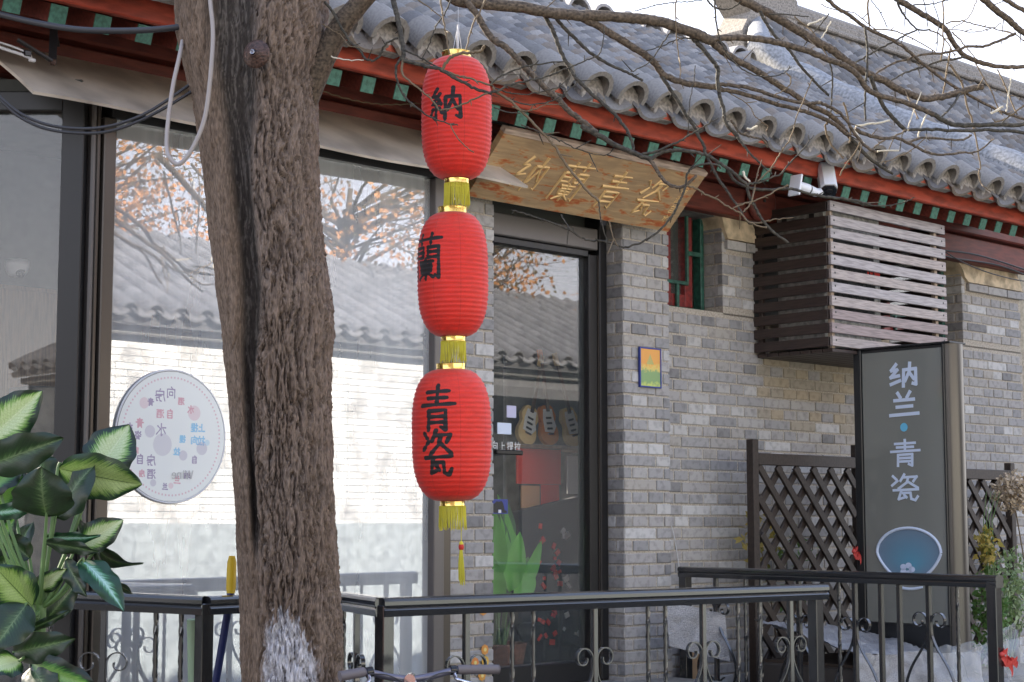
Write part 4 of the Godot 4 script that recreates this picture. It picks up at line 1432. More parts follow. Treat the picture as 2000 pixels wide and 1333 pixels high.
func grow_branches() -> void:
	bough("3495,3057,1543,476 3516,3213,1638,408 3550,3334,1733,351 3618,3444,1867,284 3691,3410,1968,239 3739,3353,2031,206")
	branch("3719,3365,2014,206 3766,3345,2039,204 3826,3341,2076,202 3917,3339,2131,199 4008,3328,2186,196 4100,3321,2242,193 4176,3325,2290,190 4269,3324,2348,187 4315,3322,2377,185 4362,3317,2405,184 4416,3303,2437,182 4475,3284,2471,180 4507,3272,2489,179 4534,3260,2504,178")
	branch("4518,3273,2490,124 4571,3279,2519,122 4629,3286,2550,120 4697,3285,2587,118 4767,3275,2623,115 4837,3261,2658,112 4910,3238,2693,109 4964,3223,2720,107 4964,3223,2720,107 5012,3202,2742,105 5041,3179,2752,104 5061,3156,2755,103 5085,3136,2764,102 5130,3121,2785,100 5195,3108,2819,97 5250,3093,2847,95 5314,3069,2878,93")
	branch("5309,3072,2873,93 5346,3055,2891,91 5383,3040,2910,89 5436,3038,2941,86 5507,3045,2983,83 5578,3049,3025,80 5631,3054,3057,77 5674,3059,3082,75")
	branch("4518,3273,2490,133 4569,3243,2498,129 4622,3221,2509,125 4686,3201,2526,120 4751,3177,2543,115 4818,3149,2558,110 4885,3124,2576,105 4952,3095,2592,100 5018,3077,2612,95 5069,3053,2624,91 5099,3034,2629,88 5143,2999,2633,84")
	branch("5143,2999,2633,84 5180,2973,2638,77 5216,2948,2643,70 5265,2923,2653,62 5312,2901,2665,54 5350,2886,2676,47")
	branch("4114,3323,2248,140 4162,3303,2270,136 4210,3279,2291,133 4260,3254,2313,130 4309,3229,2334,126 4344,3211,2350,124 4345,3208,2349,124 4382,3183,2363,121 4408,3154,2368,119 4440,3137,2383,116 4484,3126,2405,114 4531,3121,2430,111 4578,3117,2456,107")
	branch("4573,3119,2451,72 4611,3129,2475,71 4657,3126,2503,69 4706,3119,2532,68 4756,3106,2560,67 4807,3091,2589,65 4857,3082,2618,64 4896,3080,2642,63 4922,3084,2659,62 4956,3073,2678,61 4992,3054,2696,60 4992,3054,2696,60 5023,3023,2708,59 5046,2993,2714,58 5074,2962,2724,57 5101,2938,2735,56 5133,2922,2752,55")
	branch("4573,3117,2451,81 4633,3112,2476,80 4708,3102,2507,79 4785,3087,2538,78 4843,3075,2561,77 4900,3069,2585,77 4959,3056,2609,76 4998,3045,2625,75 5039,3030,2640,75 5060,3017,2646,75 5096,2995,2657,74")
	branch("4408,3145,2366,71 4427,3104,2384,68 4450,3057,2405,65 4471,3006,2424,62 4491,2963,2443,59 4502,2931,2452,57 4515,2898,2464,55 4520,2870,2468,53 4530,2845,2477,51 4543,2805,2489,49 4556,2773,2500,47 4574,2741,2517,45 4587,2712,2529,43 4602,2684,2543,41 4614,2652,2555,39 4629,2627,2569,37 4648,2626,2590,35")
	branch("4836,3534,2347,179 4872,3515,2361,176 4929,3492,2387,173 4979,3473,2410,170 5025,3451,2430,167 5084,3422,2456,163 5143,3393,2482,159 5202,3368,2508,155 5243,3345,2525,153 5284,3318,2541,150 5332,3296,2563,147 5375,3278,2583,144 5418,3264,2604,141 5459,3244,2622,139 5502,3228,2643,136 5542,3214,2662,134 5580,3209,2682,131 5636,3221,2715,128 5692,3239,2748,124 5748,3261,2781,121 5786,3269,2803,118")
	branch("5348,3270,2590,87 5367,3233,2592,85 5392,3193,2597,83 5415,3161,2603,82 5444,3128,2615,80 5476,3100,2629,79 5501,3078,2640,78")
	branch("4913,3470,2411,66 4921,3448,2416,65 4937,3418,2427,63 4959,3380,2442,61 4986,3347,2463,59 5013,3309,2483,56 5029,3279,2494,55 5053,3246,2512,52 5080,3208,2533,50 5104,3178,2552,48 5118,3163,2564,47")
	branch("4472,3283,2448,89 4490,3252,2467,85 4509,3219,2487,82 4528,3182,2508,78 4535,3160,2515,76 4534,3124,2515,72 4536,3087,2518,69 4540,3051,2523,66 4547,3019,2530,63 4549,2982,2533,60 4556,2957,2540,58 4567,2939,2553,56 4577,2924,2563,54 4581,2914,2568,53")
	branch("4535,2994,2535,53 4550,2959,2545,49 4569,2938,2560,46 4581,2914,2568,43 4598,2885,2581,39 4618,2857,2595,36 4638,2833,2611,32 4655,2812,2624,29 4671,2794,2637,26")
	branch("4556,2980,2554,44 4583,2948,2558,42 4605,2935,2567,41 4637,2927,2582,39 4675,2919,2601,37 4694,2896,2604,36")
	branch("3766,3348,2057,120 3772,3337,2063,120 3793,3302,2082,118 3808,3267,2096,116 3823,3232,2110,114 3840,3204,2126,113 3867,3183,2153,111 3886,3155,2172,109 3906,3127,2191,108 3921,3102,2205,107 3938,3078,2222,105 3955,3053,2239,104 3975,3025,2257,102 3994,3001,2277,101 4011,2973,2293,99 4035,2945,2317,97 4060,2917,2341,95 4084,2889,2365,94")
	branch("4084,2889,2365,94 4045,2913,2331,92 4068,2896,2351,91 4099,2874,2378,90 4128,2852,2402,89 4161,2832,2431,87 4192,2815,2458,86 4220,2801,2483,85")
	branch("4217,2803,2481,68 4226,2776,2495,65 4236,2740,2513,62 4249,2715,2533,59 4268,2703,2561,56 4280,2709,2582,54 4289,2725,2601,52 4294,2737,2614,51")
	branch("4217,2803,2481,68 4235,2819,2497,67 4261,2831,2520,66 4295,2833,2549,64 4335,2827,2582,62 4300,2835,2544,61 4340,2829,2577,59 4376,2816,2605,57 4401,2796,2623,56 4424,2780,2639,55 4447,2760,2655,54 4465,2740,2666,53 4482,2723,2678,52 4484,2710,2677,51 4496,2676,2680,50 4512,2649,2688,49 4532,2612,2698,47 4551,2586,2708,46 4574,2562,2724,45 4609,2534,2748,43")
	twig("4197,2818,2463,51 4223,2825,2490,47 4251,2842,2519,41 4280,2859,2549,36 4303,2879,2574,31 4321,2896,2594,27 4344,2916,2619,23 4372,2940,2649,17")
	twig("4272,2704,2588,42 4271,2734,2592,41 4278,2757,2602,39 4291,2771,2617,38 4315,2777,2641,36 4340,2774,2664,35 4351,2761,2672,34")
	twig("4272,2705,2589,42 4263,2670,2578,41 4253,2639,2568,40 4242,2608,2556,40 4225,2578,2539,39 4205,2550,2520,38 4181,2527,2497,37 4150,2509,2470,36 4122,2500,2445,35 4098,2512,2427,34 4059,2520,2395,33 4025,2522,2367,32 3991,2547,2343,30 3964,2563,2323,29 3926,2581,2295,28 3889,2595,2266,27 3857,2608,2241,26 3830,2617,2220,25")
	twig("4272,2705,2589,34 4296,2698,2604,33 4326,2682,2622,32 4356,2667,2640,31 4387,2648,2658,30 4411,2635,2673,29 4436,2619,2687,28 4453,2600,2695,28 4475,2587,2707,27 4514,2575,2732,26")
	branch("4440,2785,2622,51 4470,2750,2628,51 4502,2731,2641,50 4542,2722,2661,50 4585,2722,2684,49 4634,2727,2712,48 4677,2726,2735,48 4718,2716,2756,47 4769,2709,2782,46 4820,2705,2809,46 4871,2700,2837,45 4923,2689,2864,44")
	twig("4788,2723,2739,44 4795,2721,2743,43 4846,2717,2770,39 4898,2708,2796,35 4951,2698,2823,31 5003,2696,2851,27 5043,2702,2874,24 5088,2717,2900,20 5115,2733,2916,18")
	twig("4428,2642,2660,26 4473,2660,2676,26 4519,2677,2692,26 4557,2695,2706,26 4596,2719,2719,26 4635,2736,2733,26")
	twig("4520,2740,2692,26 4528,2751,2699,25 4547,2772,2715,25 4568,2811,2733,24 4588,2853,2750,23 4604,2882,2764,22 4618,2931,2775,21 4624,2959,2780,20 4666,3094,2816,17")
	twig("4493,2730,2666,43 4516,2733,2682,41 4539,2742,2699,38 4568,2757,2720,35 4594,2772,2739,32 4612,2801,2752,29 4647,2847,2778,24 4685,2905,2806,17")
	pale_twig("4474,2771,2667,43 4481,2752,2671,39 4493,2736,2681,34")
	twig("4512,2706,2680,26 4519,2721,2680,25 4535,2762,2677,22 4551,2796,2677,19 4564,2822,2677,17")
	twig("4514,2716,2684,34 4496,2678,2688,31 4479,2652,2688,28 4453,2629,2682,26")
	twig("4549,2611,2632,35 4574,2609,2656,31 4594,2616,2676,27 4613,2621,2695,24 4655,2628,2737,17")
	branch("3591,3355,1889,94 3591,3343,1895,93 3590,3296,1914,90 3587,3250,1931,86 3584,3204,1948,83 3578,3158,1963,79 3571,3115,1974,76")
	branch("3571,3115,1974,67 3592,3106,2001,66 3618,3093,2033,63 3643,3084,2066,61 3657,3072,2083,60 3678,3052,2108,57 3704,3028,2139,55 3729,3008,2171,52 3753,2998,2201,50 3749,2998,2199,50")
	twig("3747,2998,2196,42 3773,3005,2213,40 3798,3023,2230,38 3841,3039,2258,36 3884,3052,2287,33 3926,3068,2315,30 3964,3091,2340,28 3992,3106,2359,26 4018,3122,2377,24 4041,3133,2392,23 4058,3148,2404,22 4069,3191,2409,19 4074,3241,2407,17")
	twig("3569,3121,1973,42 3564,3084,1974,39 3567,3061,1981,38 3579,3044,1997,36 3591,3023,2016,34 3607,3000,2038,31 3623,2974,2061,28 3632,2951,2075,26 3634,2940,2079,25")
	twig("3565,3129,1971,42 3554,3099,1959,41 3553,3066,1957,39 3561,3030,1964,38 3574,2997,1974,36 3588,2976,1987,35 3599,2959,1999,34 3585,2976,1990,33 3621,2937,2025,30 3652,2914,2057,28 3679,2902,2086,26 3696,2896,2104,25")
	twig("3677,2901,2087,25 3691,2856,2105,22 3713,2821,2131,19 3727,2803,2148,17")
	twig("3651,3078,2074,59 3657,3103,2091,57 3666,3121,2108,56 3686,3130,2138,54 3707,3131,2167,52 3722,3135,2187,51 3728,3150,2200,50")
	twig("3659,3078,2081,42 3683,3061,2106,40 3709,3053,2133,38 3738,3039,2162,36 3764,3027,2189,34 3763,3028,2188,34")
	twig("3571,3150,1980,34 3600,3132,2005,31 3624,3115,2026,28 3655,3094,2052,25")
	twig("3675,3340,2038,34 3674,3328,2041,34 3670,3282,2055,32 3665,3222,2073,29 3661,3168,2090,27 3660,3129,2104,25")
	twig("3785,3340,2144,34 3780,3328,2144,33 3756,3279,2141,31 3734,3242,2137,29 3716,3196,2138,27 3697,3142,2142,25")
	twig("3701,3329,2061,26 3698,3321,2060,25 3681,3277,2051,23 3662,3245,2039,22 3650,3213,2033,21 3639,3179,2029,19 3622,3138,2020,18 3615,3115,2016,17")
	twig("3618,3335,1982,26 3624,3329,1987,25 3651,3305,2010,21 3683,3272,2036,17")
	branch("3459,3354,1692,52 3470,3334,1705,51 3481,3308,1717,49 3493,3276,1730,48 3504,3245,1743,46 3518,3213,1757,45 3531,3196,1772,43 3542,3181,1784,42 3550,3159,1793,41 3564,3147,1810,40 3578,3151,1828,39 3585,3170,1841,38 3587,3188,1850,37 3599,3209,1870,36 3616,3217,1893,34")
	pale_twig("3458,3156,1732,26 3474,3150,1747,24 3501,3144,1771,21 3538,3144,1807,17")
	twig("3460,3277,1682,26 3468,3266,1699,25 3481,3243,1728,22 3490,3229,1748,20 3495,3204,1764,18 3499,3189,1776,17")
	twig("3749,2998,2199,33 3719,2980,2167,31 3690,2960,2135,29 3662,2946,2106,27 3638,2940,2083,25")
	twig("3763,3028,2188,34 3781,3052,2204,33 3812,3074,2230,31 3851,3092,2262,30 3896,3104,2298,28 3960,3113,2348,25")
	twig("3766,3026,2191,25 3783,3015,2202,25 3821,3003,2230,23 3864,3001,2263,22 3906,3013,2298,20 3939,3027,2326,19 3959,3051,2344,18 3974,3083,2358,17")
	twig("3777,3008,2199,34 3794,2995,2210,32 3827,2976,2233,30 3863,2967,2260,27 3902,2972,2292,25 3933,2983,2318,23 3961,3011,2342,20 3979,3032,2358,18 3994,3052,2372,17")
	twig("3769,3021,2193,42 3782,3001,2203,42 3811,2977,2231,42 3834,2947,2251,42 3856,2920,2271,42 3874,2893,2286,42 3900,2859,2308,42 3923,2825,2327,42 3941,2785,2342,42 3959,2751,2357,42 3977,2721,2372,42 3995,2694,2387,42 4013,2667,2402,42 4033,2647,2420,42")
	twig("4033,2644,2420,25 4038,2607,2419,23 4046,2571,2421,20 4055,2538,2425,18 4064,2514,2430,17")
	twig("4062,2581,2438,25 4069,2548,2440,22 4079,2518,2445,19 4090,2498,2452,17")
	twig("3982,2610,2296,25 3977,2582,2320,21 3972,2553,2348,17")
	twig("3806,2953,2246,25 3835,2941,2264,23 3862,2944,2284,21 3889,2957,2304,18 3905,2971,2317,17")
	twig("3763,2950,2204,25 3792,2936,2231,21 3827,2930,2263,17")
	twig("3832,2893,2262,25 3863,2881,2283,24 3904,2863,2308,23 3945,2845,2334,22 3980,2826,2356,20 4014,2814,2378,19 4066,2803,2413,18 4093,2828,2434,17")
	branch("4023,3340,2164,79 4039,3296,2184,76 4050,3259,2198,74 4058,3219,2210,73 4066,3183,2221,71 4076,3150,2235,69 4087,3117,2249,67 4097,3092,2263,66 4115,3063,2284,64 4136,3030,2311,62 4158,2997,2338,60 4175,2971,2360,58 4189,2939,2379,56 4202,2910,2395,55 4210,2875,2406,53 4213,2843,2412,51")
	branch("4080,3328,2174,70 4100,3292,2193,67 4122,3260,2215,64 4145,3227,2237,61 4170,3195,2262,57 4199,3169,2291,54 4233,3144,2326,50 4265,3122,2359,47 4291,3100,2386,44")
	branch("5156,3561,2518,76 5183,3541,2526,76 5226,3515,2541,74 5267,3497,2558,73 5323,3465,2578,71 5377,3443,2600,70 5434,3425,2625,68 5476,3406,2643,67 5520,3380,2658,65 5565,3350,2673,64 5609,3323,2690,62 5654,3296,2706,61 5718,3266,2732,59 5770,3243,2754,57 5825,3220,2778,56 5889,3194,2805,54 5952,3179,2835,52 6010,3167,2864,50")
	branch("5504,3622,2584,128 5538,3606,2598,125 5589,3584,2619,121 5640,3561,2640,117 5709,3529,2669,112 5741,3508,2680,109 5765,3480,2683,107 5796,3448,2690,103 5834,3420,2702,100 5884,3404,2726,96 5946,3393,2756,91 6007,3392,2788,87 6084,3401,2830,81")
	branch("5661,3595,2870,136 5691,3576,2878,133 5746,3544,2893,129 5803,3516,2911,125 5853,3487,2924,121 5896,3465,2938,118")
	branch("5723,3583,2929,87 5755,3578,2931,88 5820,3566,2937,88 5890,3555,2945,89")
	twig("5517,3618,2596,49 5523,3602,2599,48 5537,3563,2607,44 5560,3524,2623,39 5591,3489,2647,34 5625,3489,2680,30")
	twig("5622,3485,2677,30 5655,3469,2706,27 5683,3426,2727,23 5701,3383,2738,20")
	branch("5813,3408,2710,50 5803,3408,2707,49 5751,3393,2693,47 5690,3377,2676,43 5598,3340,2652,38 5522,3310,2632,34 5445,3267,2614,29")
	branch("5950,3503,2856,60 5880,3464,2820,57 5820,3440,2788,55 5759,3433,2757,53 5718,3415,2737,51 5658,3397,2706,49 5578,3382,2666,46 5519,3360,2636,43 5460,3335,2606,41 5404,3294,2578,39")
	twig("5588,3489,2645,39 5543,3464,2623,39 5490,3431,2597,39 5442,3402,2574,39 5393,3369,2550,39 5345,3337,2528,39")
	twig("5278,3561,2636,38 5278,3542,2634,38 5280,3504,2629,38 5291,3443,2631,38")
	twig("5277,3443,2618,48 5279,3395,2622,46 5280,3348,2625,45 5276,3289,2624,44 5269,3210,2620,41 5266,3171,2619,40 5264,3128,2619,39 5263,3082,2621,38")
	twig("5111,3287,2574,38 5121,3242,2577,36 5124,3193,2574,34 5126,3137,2567,32 5127,3100,2563,30 5121,3055,2550,28")
	twig("5652,3618,2726,30 5651,3594,2721,30 5658,3532,2719,30 5660,3477,2712,30 5665,3438,2712,30 5662,3371,2698,30")
	twig("5649,3508,2706,30 5646,3473,2698,26 5648,3406,2690,20")
	twig("5728,3432,2702,40 5724,3411,2702,39 5704,3343,2698,35 5689,3280,2697,32 5677,3242,2694,30")
	twig("5689,3355,2722,49 5710,3293,2752,45 5716,3244,2764,42 5719,3187,2773,39 5726,3142,2786,37 5730,3085,2795,33 5732,3040,2803,31 5732,2992,2808,28 5734,2951,2814,26 5725,2919,2810,24 5730,2879,2819,22 5749,2850,2846,19")
	twig("5383,3460,2583,29 5452,3467,2614,27 5516,3453,2640,24 5582,3431,2665,22 5645,3402,2687,20")
	twig("5666,3512,2723,30 5705,3522,2762,28 5739,3512,2794,26 5798,3493,2847,24 5856,3473,2900,22 5895,3438,2933,20")
	twig("5676,3489,2729,20 5713,3485,2765,20 5748,3479,2797,20 5797,3496,2847,20 5819,3512,2870,20")
	twig("5744,3602,2812,20 5742,3590,2808,20 5724,3532,2782,20 5684,3493,2738,20")
	twig("5622,3606,2695,20 5626,3590,2696,20 5648,3516,2707,20")
	twig("5596,3606,2670,20 5609,3551,2674,20 5615,3500,2673,20")
	twig("5363,3580,2581,19 5391,3537,2602,19 5422,3468,2621,19")
	twig("5485,3553,2695,29 5535,3556,2744,25 5576,3570,2785,21 5598,3580,2807,19")
	twig("5233,3556,2453,19 5265,3537,2481,19 5311,3529,2523,19 5334,3518,2544,19 5364,3487,2569,19 5391,3460,2591,19")
	twig("5599,3452,2789,29 5620,3425,2806,26 5639,3398,2820,24 5658,3371,2834,21 5674,3348,2846,19")
	twig("5738,3257,2755,49 5675,3221,2762,46 5603,3166,2778,43 5508,3108,2791,38")
	twig("5488,3228,2650,29 5467,3167,2687,29 5446,3101,2730,29")
	twig("5759,3359,2790,30 5761,3297,2823,29 5762,3235,2855,29 5758,3170,2881,29 5759,3140,2897,29")
	twig("5822,3336,2847,30 5815,3255,2886,29 5804,3175,2920,29 5801,3140,2938,29")
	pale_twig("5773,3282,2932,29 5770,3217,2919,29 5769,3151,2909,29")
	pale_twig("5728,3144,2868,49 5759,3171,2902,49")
	twig("5823,3182,2965,39 5789,3144,2927,35 5763,3120,2899,32 5733,3109,2868,29")
	branch("5831,3070,2957,68 5688,3069,2898,65 5611,3060,2866,63 5517,3051,2828,61 5433,3047,2794,59 5336,3036,2755,56")
	twig("5416,3059,2695,38 5357,3028,2683,35 5311,3011,2674,32 5252,2973,2664,28")
	branch("5113,3017,2676,74 5154,3002,2692,71 5213,2992,2717,66 5271,2997,2744,61 5332,2980,2769,56 5373,2964,2785,53 5414,2952,2802,49 5473,2953,2830,45 5532,2965,2859,40 5591,2973,2888,35 5652,3025,2917,29")
	branch("5342,2991,2754,47 5391,3011,2775,45 5452,3016,2802,43 5548,3017,2842,40 5593,3040,2863,38")
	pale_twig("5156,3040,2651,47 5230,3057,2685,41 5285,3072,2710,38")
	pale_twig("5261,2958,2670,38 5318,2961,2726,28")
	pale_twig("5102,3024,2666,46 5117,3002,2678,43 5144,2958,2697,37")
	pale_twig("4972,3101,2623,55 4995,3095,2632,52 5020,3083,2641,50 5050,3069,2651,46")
	twig("5042,3043,2611,37 5035,3028,2603,36 5043,2991,2605,34 5059,2955,2615,31 5076,2932,2629,29 5091,2910,2640,28")
	twig("5129,2966,2684,28 5128,2958,2682,28 5115,2921,2664,28 5096,2881,2640,28 5086,2851,2626,28")
	twig("5076,3113,2655,37 5091,3065,2662,34 5103,3002,2665,30 5103,2966,2659,28")
	twig("5326,3032,2744,19 5322,3010,2737,19 5321,2958,2728,19")
	twig("5382,3003,2794,19 5350,2961,2757,19 5311,2935,2716,19 5275,2917,2678,19")
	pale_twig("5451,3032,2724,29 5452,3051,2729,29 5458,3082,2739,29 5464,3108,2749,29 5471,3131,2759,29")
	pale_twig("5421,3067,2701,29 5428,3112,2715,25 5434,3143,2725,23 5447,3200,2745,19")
	twig("4484,3400,2547,35 4489,3355,2544,33 4497,3302,2544,31 4508,3257,2548,30 4517,3232,2553,29 4538,3194,2567,27 4566,3159,2589,25 4593,3138,2612,23 4624,3127,2641,22 4657,3131,2673,20 4676,3141,2693,19 4692,3162,2712,18")
	twig("4761,3166,2638,27 4773,3150,2648,25 4771,3125,2643,23 4755,3103,2624,20 4735,3089,2603,18")
	twig("4390,3397,2455,26 4390,3369,2451,26 4394,3320,2448,24 4402,3250,2445,22 4411,3194,2445,20 4420,3145,2446,18 4419,3120,2442,18")
	twig("4384,3281,2432,26 4371,3250,2415,25 4360,3225,2401,23 4350,3197,2387,22 4339,3176,2373,21 4305,3148,2337,18 4295,3145,2327,18")
	twig("4473,3273,2447,27 4451,3272,2435,25 4417,3259,2417,23 4378,3237,2396,21 4328,3215,2369,18")
	twig("4290,3353,2352,18 4322,3365,2385,18 4354,3376,2418,18 4389,3381,2452,18 4425,3385,2487,18 4455,3390,2516,18")
	twig("4454,3166,2482,18 4455,3117,2476,18 4451,3061,2464,18 4450,3005,2455,18 4454,2924,2447,18")
	twig("4588,3080,2529,18 4627,3062,2548,18 4657,3039,2560,18 4676,3013,2562,18 4702,2994,2573,18 4725,2978,2582,18 4724,2964,2573,18")
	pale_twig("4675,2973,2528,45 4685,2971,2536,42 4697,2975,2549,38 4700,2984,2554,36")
	twig("4767,3522,2278,38 4777,3500,2284,36 4794,3483,2299,34 4824,3476,2327,32 4845,3489,2349,30 4860,3507,2366,28")
	twig("4937,3459,2432,28 4983,3459,2477,24 5016,3453,2508,21 5043,3451,2533,19")
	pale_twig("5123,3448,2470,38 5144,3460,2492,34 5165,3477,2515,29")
	twig("5085,3481,2438,29 5109,3454,2457,27 5138,3424,2481,24 5168,3363,2501,21 5187,3329,2514,19")
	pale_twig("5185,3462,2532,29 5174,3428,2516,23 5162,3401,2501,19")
	twig("5177,3492,2529,29 5153,3443,2499,25 5134,3409,2475,22 5115,3363,2450,19")

func build_tree_fittings() -> void:
	var o := thing("insulator_disc", "rusty brown iron disc with a hole nailed to the trunk", "disc", Vector3(3.205, 3.128, 1.665))
	o.basis = Basis(Vector3.UP, -0.766 - 0.35) * Basis(Vector3.RIGHT, PI / 2)
	var g := Geo.new()
	g.lathe([Vector2(0.0, -0.03), Vector2(0.030, -0.03), Vector2(0.047, 0.0), Vector2(0.048, 0.006), Vector2(0.040, 0.012), Vector2(0.018, 0.022), Vector2(0.014, 0.030), Vector2(0.010, 0.030), Vector2(0.009, 0.012), Vector2(0.0, 0.012)], 28)
	part("plate", g, M.rusty, o)
	g = Geo.new()
	g.lathe([Vector2(0.0, 0.0), Vector2(0.0085, 0.0), Vector2(0.0085, 0.034), Vector2(0.006, 0.034), Vector2(0.005, 0.02), Vector2(0, 0.02)], 14)
	part("bolt", g, M.chrome, o)
	# cables
	for e in [["grey_cable", "grey cable hanging in a long loop down the trunk", M.grey_cable, 0.0075, "3127,3403,1491,10 3124,3329,1506,10 3133,3225,1513,10 3132,3121,1511,10 3132,2986,1491,10 3126,2910,1473,10 3110,2843,1448,10 3091,2797,1424,10 3074,2782,1405,10 3055,2804,1390,10 3056,2847,1369,10 3064,2936,1362,10 3078,3060,1366,10 3097,3159,1371,10 3122,3222,1349,10"], ["black_cable", "upper black cable that runs from the left edge to the tree", M.wire, 0.011, "2666,3355,789,10 2717,3341,837,10 2785,3298,965,10 2862,3261,1104,10 2962,3256,1200,10 3049,3260,1284,10 3147,3279,1353,10"], ["slack_wire", "higher of two slack black wires under the awning", M.wire, 0.0055, "2609,3136,842,10 2692,3032,907,10 2746,2977,950,10 2811,2941,1008,10 2887,2927,1079,10 2961,2934,1151,10 3034,2967,1226,10 3103,3020,1273,10 3195,3106,1332,10"], ["slack_wire", "lower of two slack black wires under the awning", M.wire, 0.0055, "2611,3119,841,10 2693,3022,906,10 2747,2964,949,10 2812,2926,1007,10 2888,2912,1078,10 2962,2917,1150,10 3035,2952,1225,10 3116,3010,1284,10 3209,3088,1343,10"]]:
		g = Geo.new()
		cable(g, points4(e[4])[0], e[3])
		solo(e[0], g, e[2], e[1], "cable")


# ---------------------------------------------------------------- signs
func build_name_board() -> void:
	var at := Vector3(6.105, 3.135, 0.30)
	var up := Vector3(0, 0.275, 0.27).normalized()
	var nz := Vector3.RIGHT.cross(up).normalized()
	var o := thing("name_board", "long wooden name board with gilt carved characters, tilted out over the door", "sign", at)
	o.basis = Basis(Vector3.RIGHT, up, nz)
	var w := 0.725
	var h := 0.385
	var g := Geo.new()
	var im := Image.create(1024, 280, false, Image.FORMAT_RGB8)
	var f1 := FastNoiseLite.new()
	f1.frequency = 1.0
	f1.fractal_octaves = 4
	for y in 280:
		for x in 1024:
			var gr := f1.get_noise_2d(x * 0.004, y * 0.06 + 0.9 * f1.get_noise_2d(x * 0.003, y * 0.004))
			var c := Color(0.62, 0.52, 0.39).lerp(Color(0.71, 0.60, 0.45), clampf(0.5 + gr * 1.2, 0, 1))
			c = c.lerp(Color(0.56, 0.47, 0.36), 0.6 * smoothstep(0.0, 0.5, f1.get_noise_2d(x * 0.004 + 30.0, y * 0.010)))
			var st := f1.get_noise_2d(x * 0.0065 + 70.0, y * 0.022 + 11.0) + 0.35 * f1.get_noise_2d(x * 0.03, y * 0.09) + 0.18 * smoothstep(120.0, 270.0, y) - 0.06
			c = c.lerp(Color(0.68, 0.42, 0.23), 0.8 * smoothstep(0.16, 0.42, st))
			c = c.lerp(Color(0.62, 0.28, 0.13), 0.7 * smoothstep(0.40, 0.60, st))
			im.set_pixel(x, y, c)
	var bm := StandardMaterial3D.new()
	bm.resource_name = "stained_board"
	bm.albedo_texture = ImageTexture.create_from_image(im)
	bm.roughness = 0.5
	# planks side by side, with hairline joints
	var ys := [0.0, 0.13, 0.262, 0.365]
	var mb: MeshInstance3D = null
	for i in 3:
		g = Geo.new()
		g.box(Vector3(0, (ys[i] + ys[i + 1]) * 0.5, -0.018 + 0.0006 * i), Vector3(w * 2.0, ys[i + 1] - ys[i] - 0.0008, 0.036), Basis(), 0.0015)
		for k in g.v.size():
			g.uv[k] = Vector2((g.v[k].x + w) / (2.0 * w), 1.0 - g.v[k].y / h)
		part("plank", g, bm, o)
	part("top_edge", boxgeo(Vector3(-w - 0.004, 0.366, -0.036), Vector3(w + 0.004, 0.392, 0.003), 0.003), M.wood_sign_edge, o)
	var keys := ["na_new", "lan_old", "qing", "ci"]
	var xs := [-0.41, -0.13, 0.175, 0.455]
	for i in 4:
		g = Geo.new()
		bead_char(g, keys[i], Vector3(xs[i] - 0.108, 0.305, 0.001), Vector3(1, 0.03, 0), Vector3(-0.12, -1, 0), Vector2(0.205, 0.245), 0.0082)
		part("carved_character", g, M.gilt, o)
	g = Geo.new()
	var sm := ["fang", "jiu", "zi", "shui"]
	for i in 4:
		bead_char(g, sm[i], Vector3(0.625 - i * 0.004, 0.29 - i * 0.062, 0.001), Vector3.RIGHT, Vector3.DOWN, Vector2(0.046, 0.05), 0.0024)
	part("carved_signature", g, M.gilt, o)
	g = Geo.new()
	for x in [-0.6, 0.6]:
		g.tube([Vector3(x, 0.33, -0.036), Vector3(x, 0.42, -0.42)], [0.006, 0.006], 6)
	part("iron_tie", g, M.wire, o)

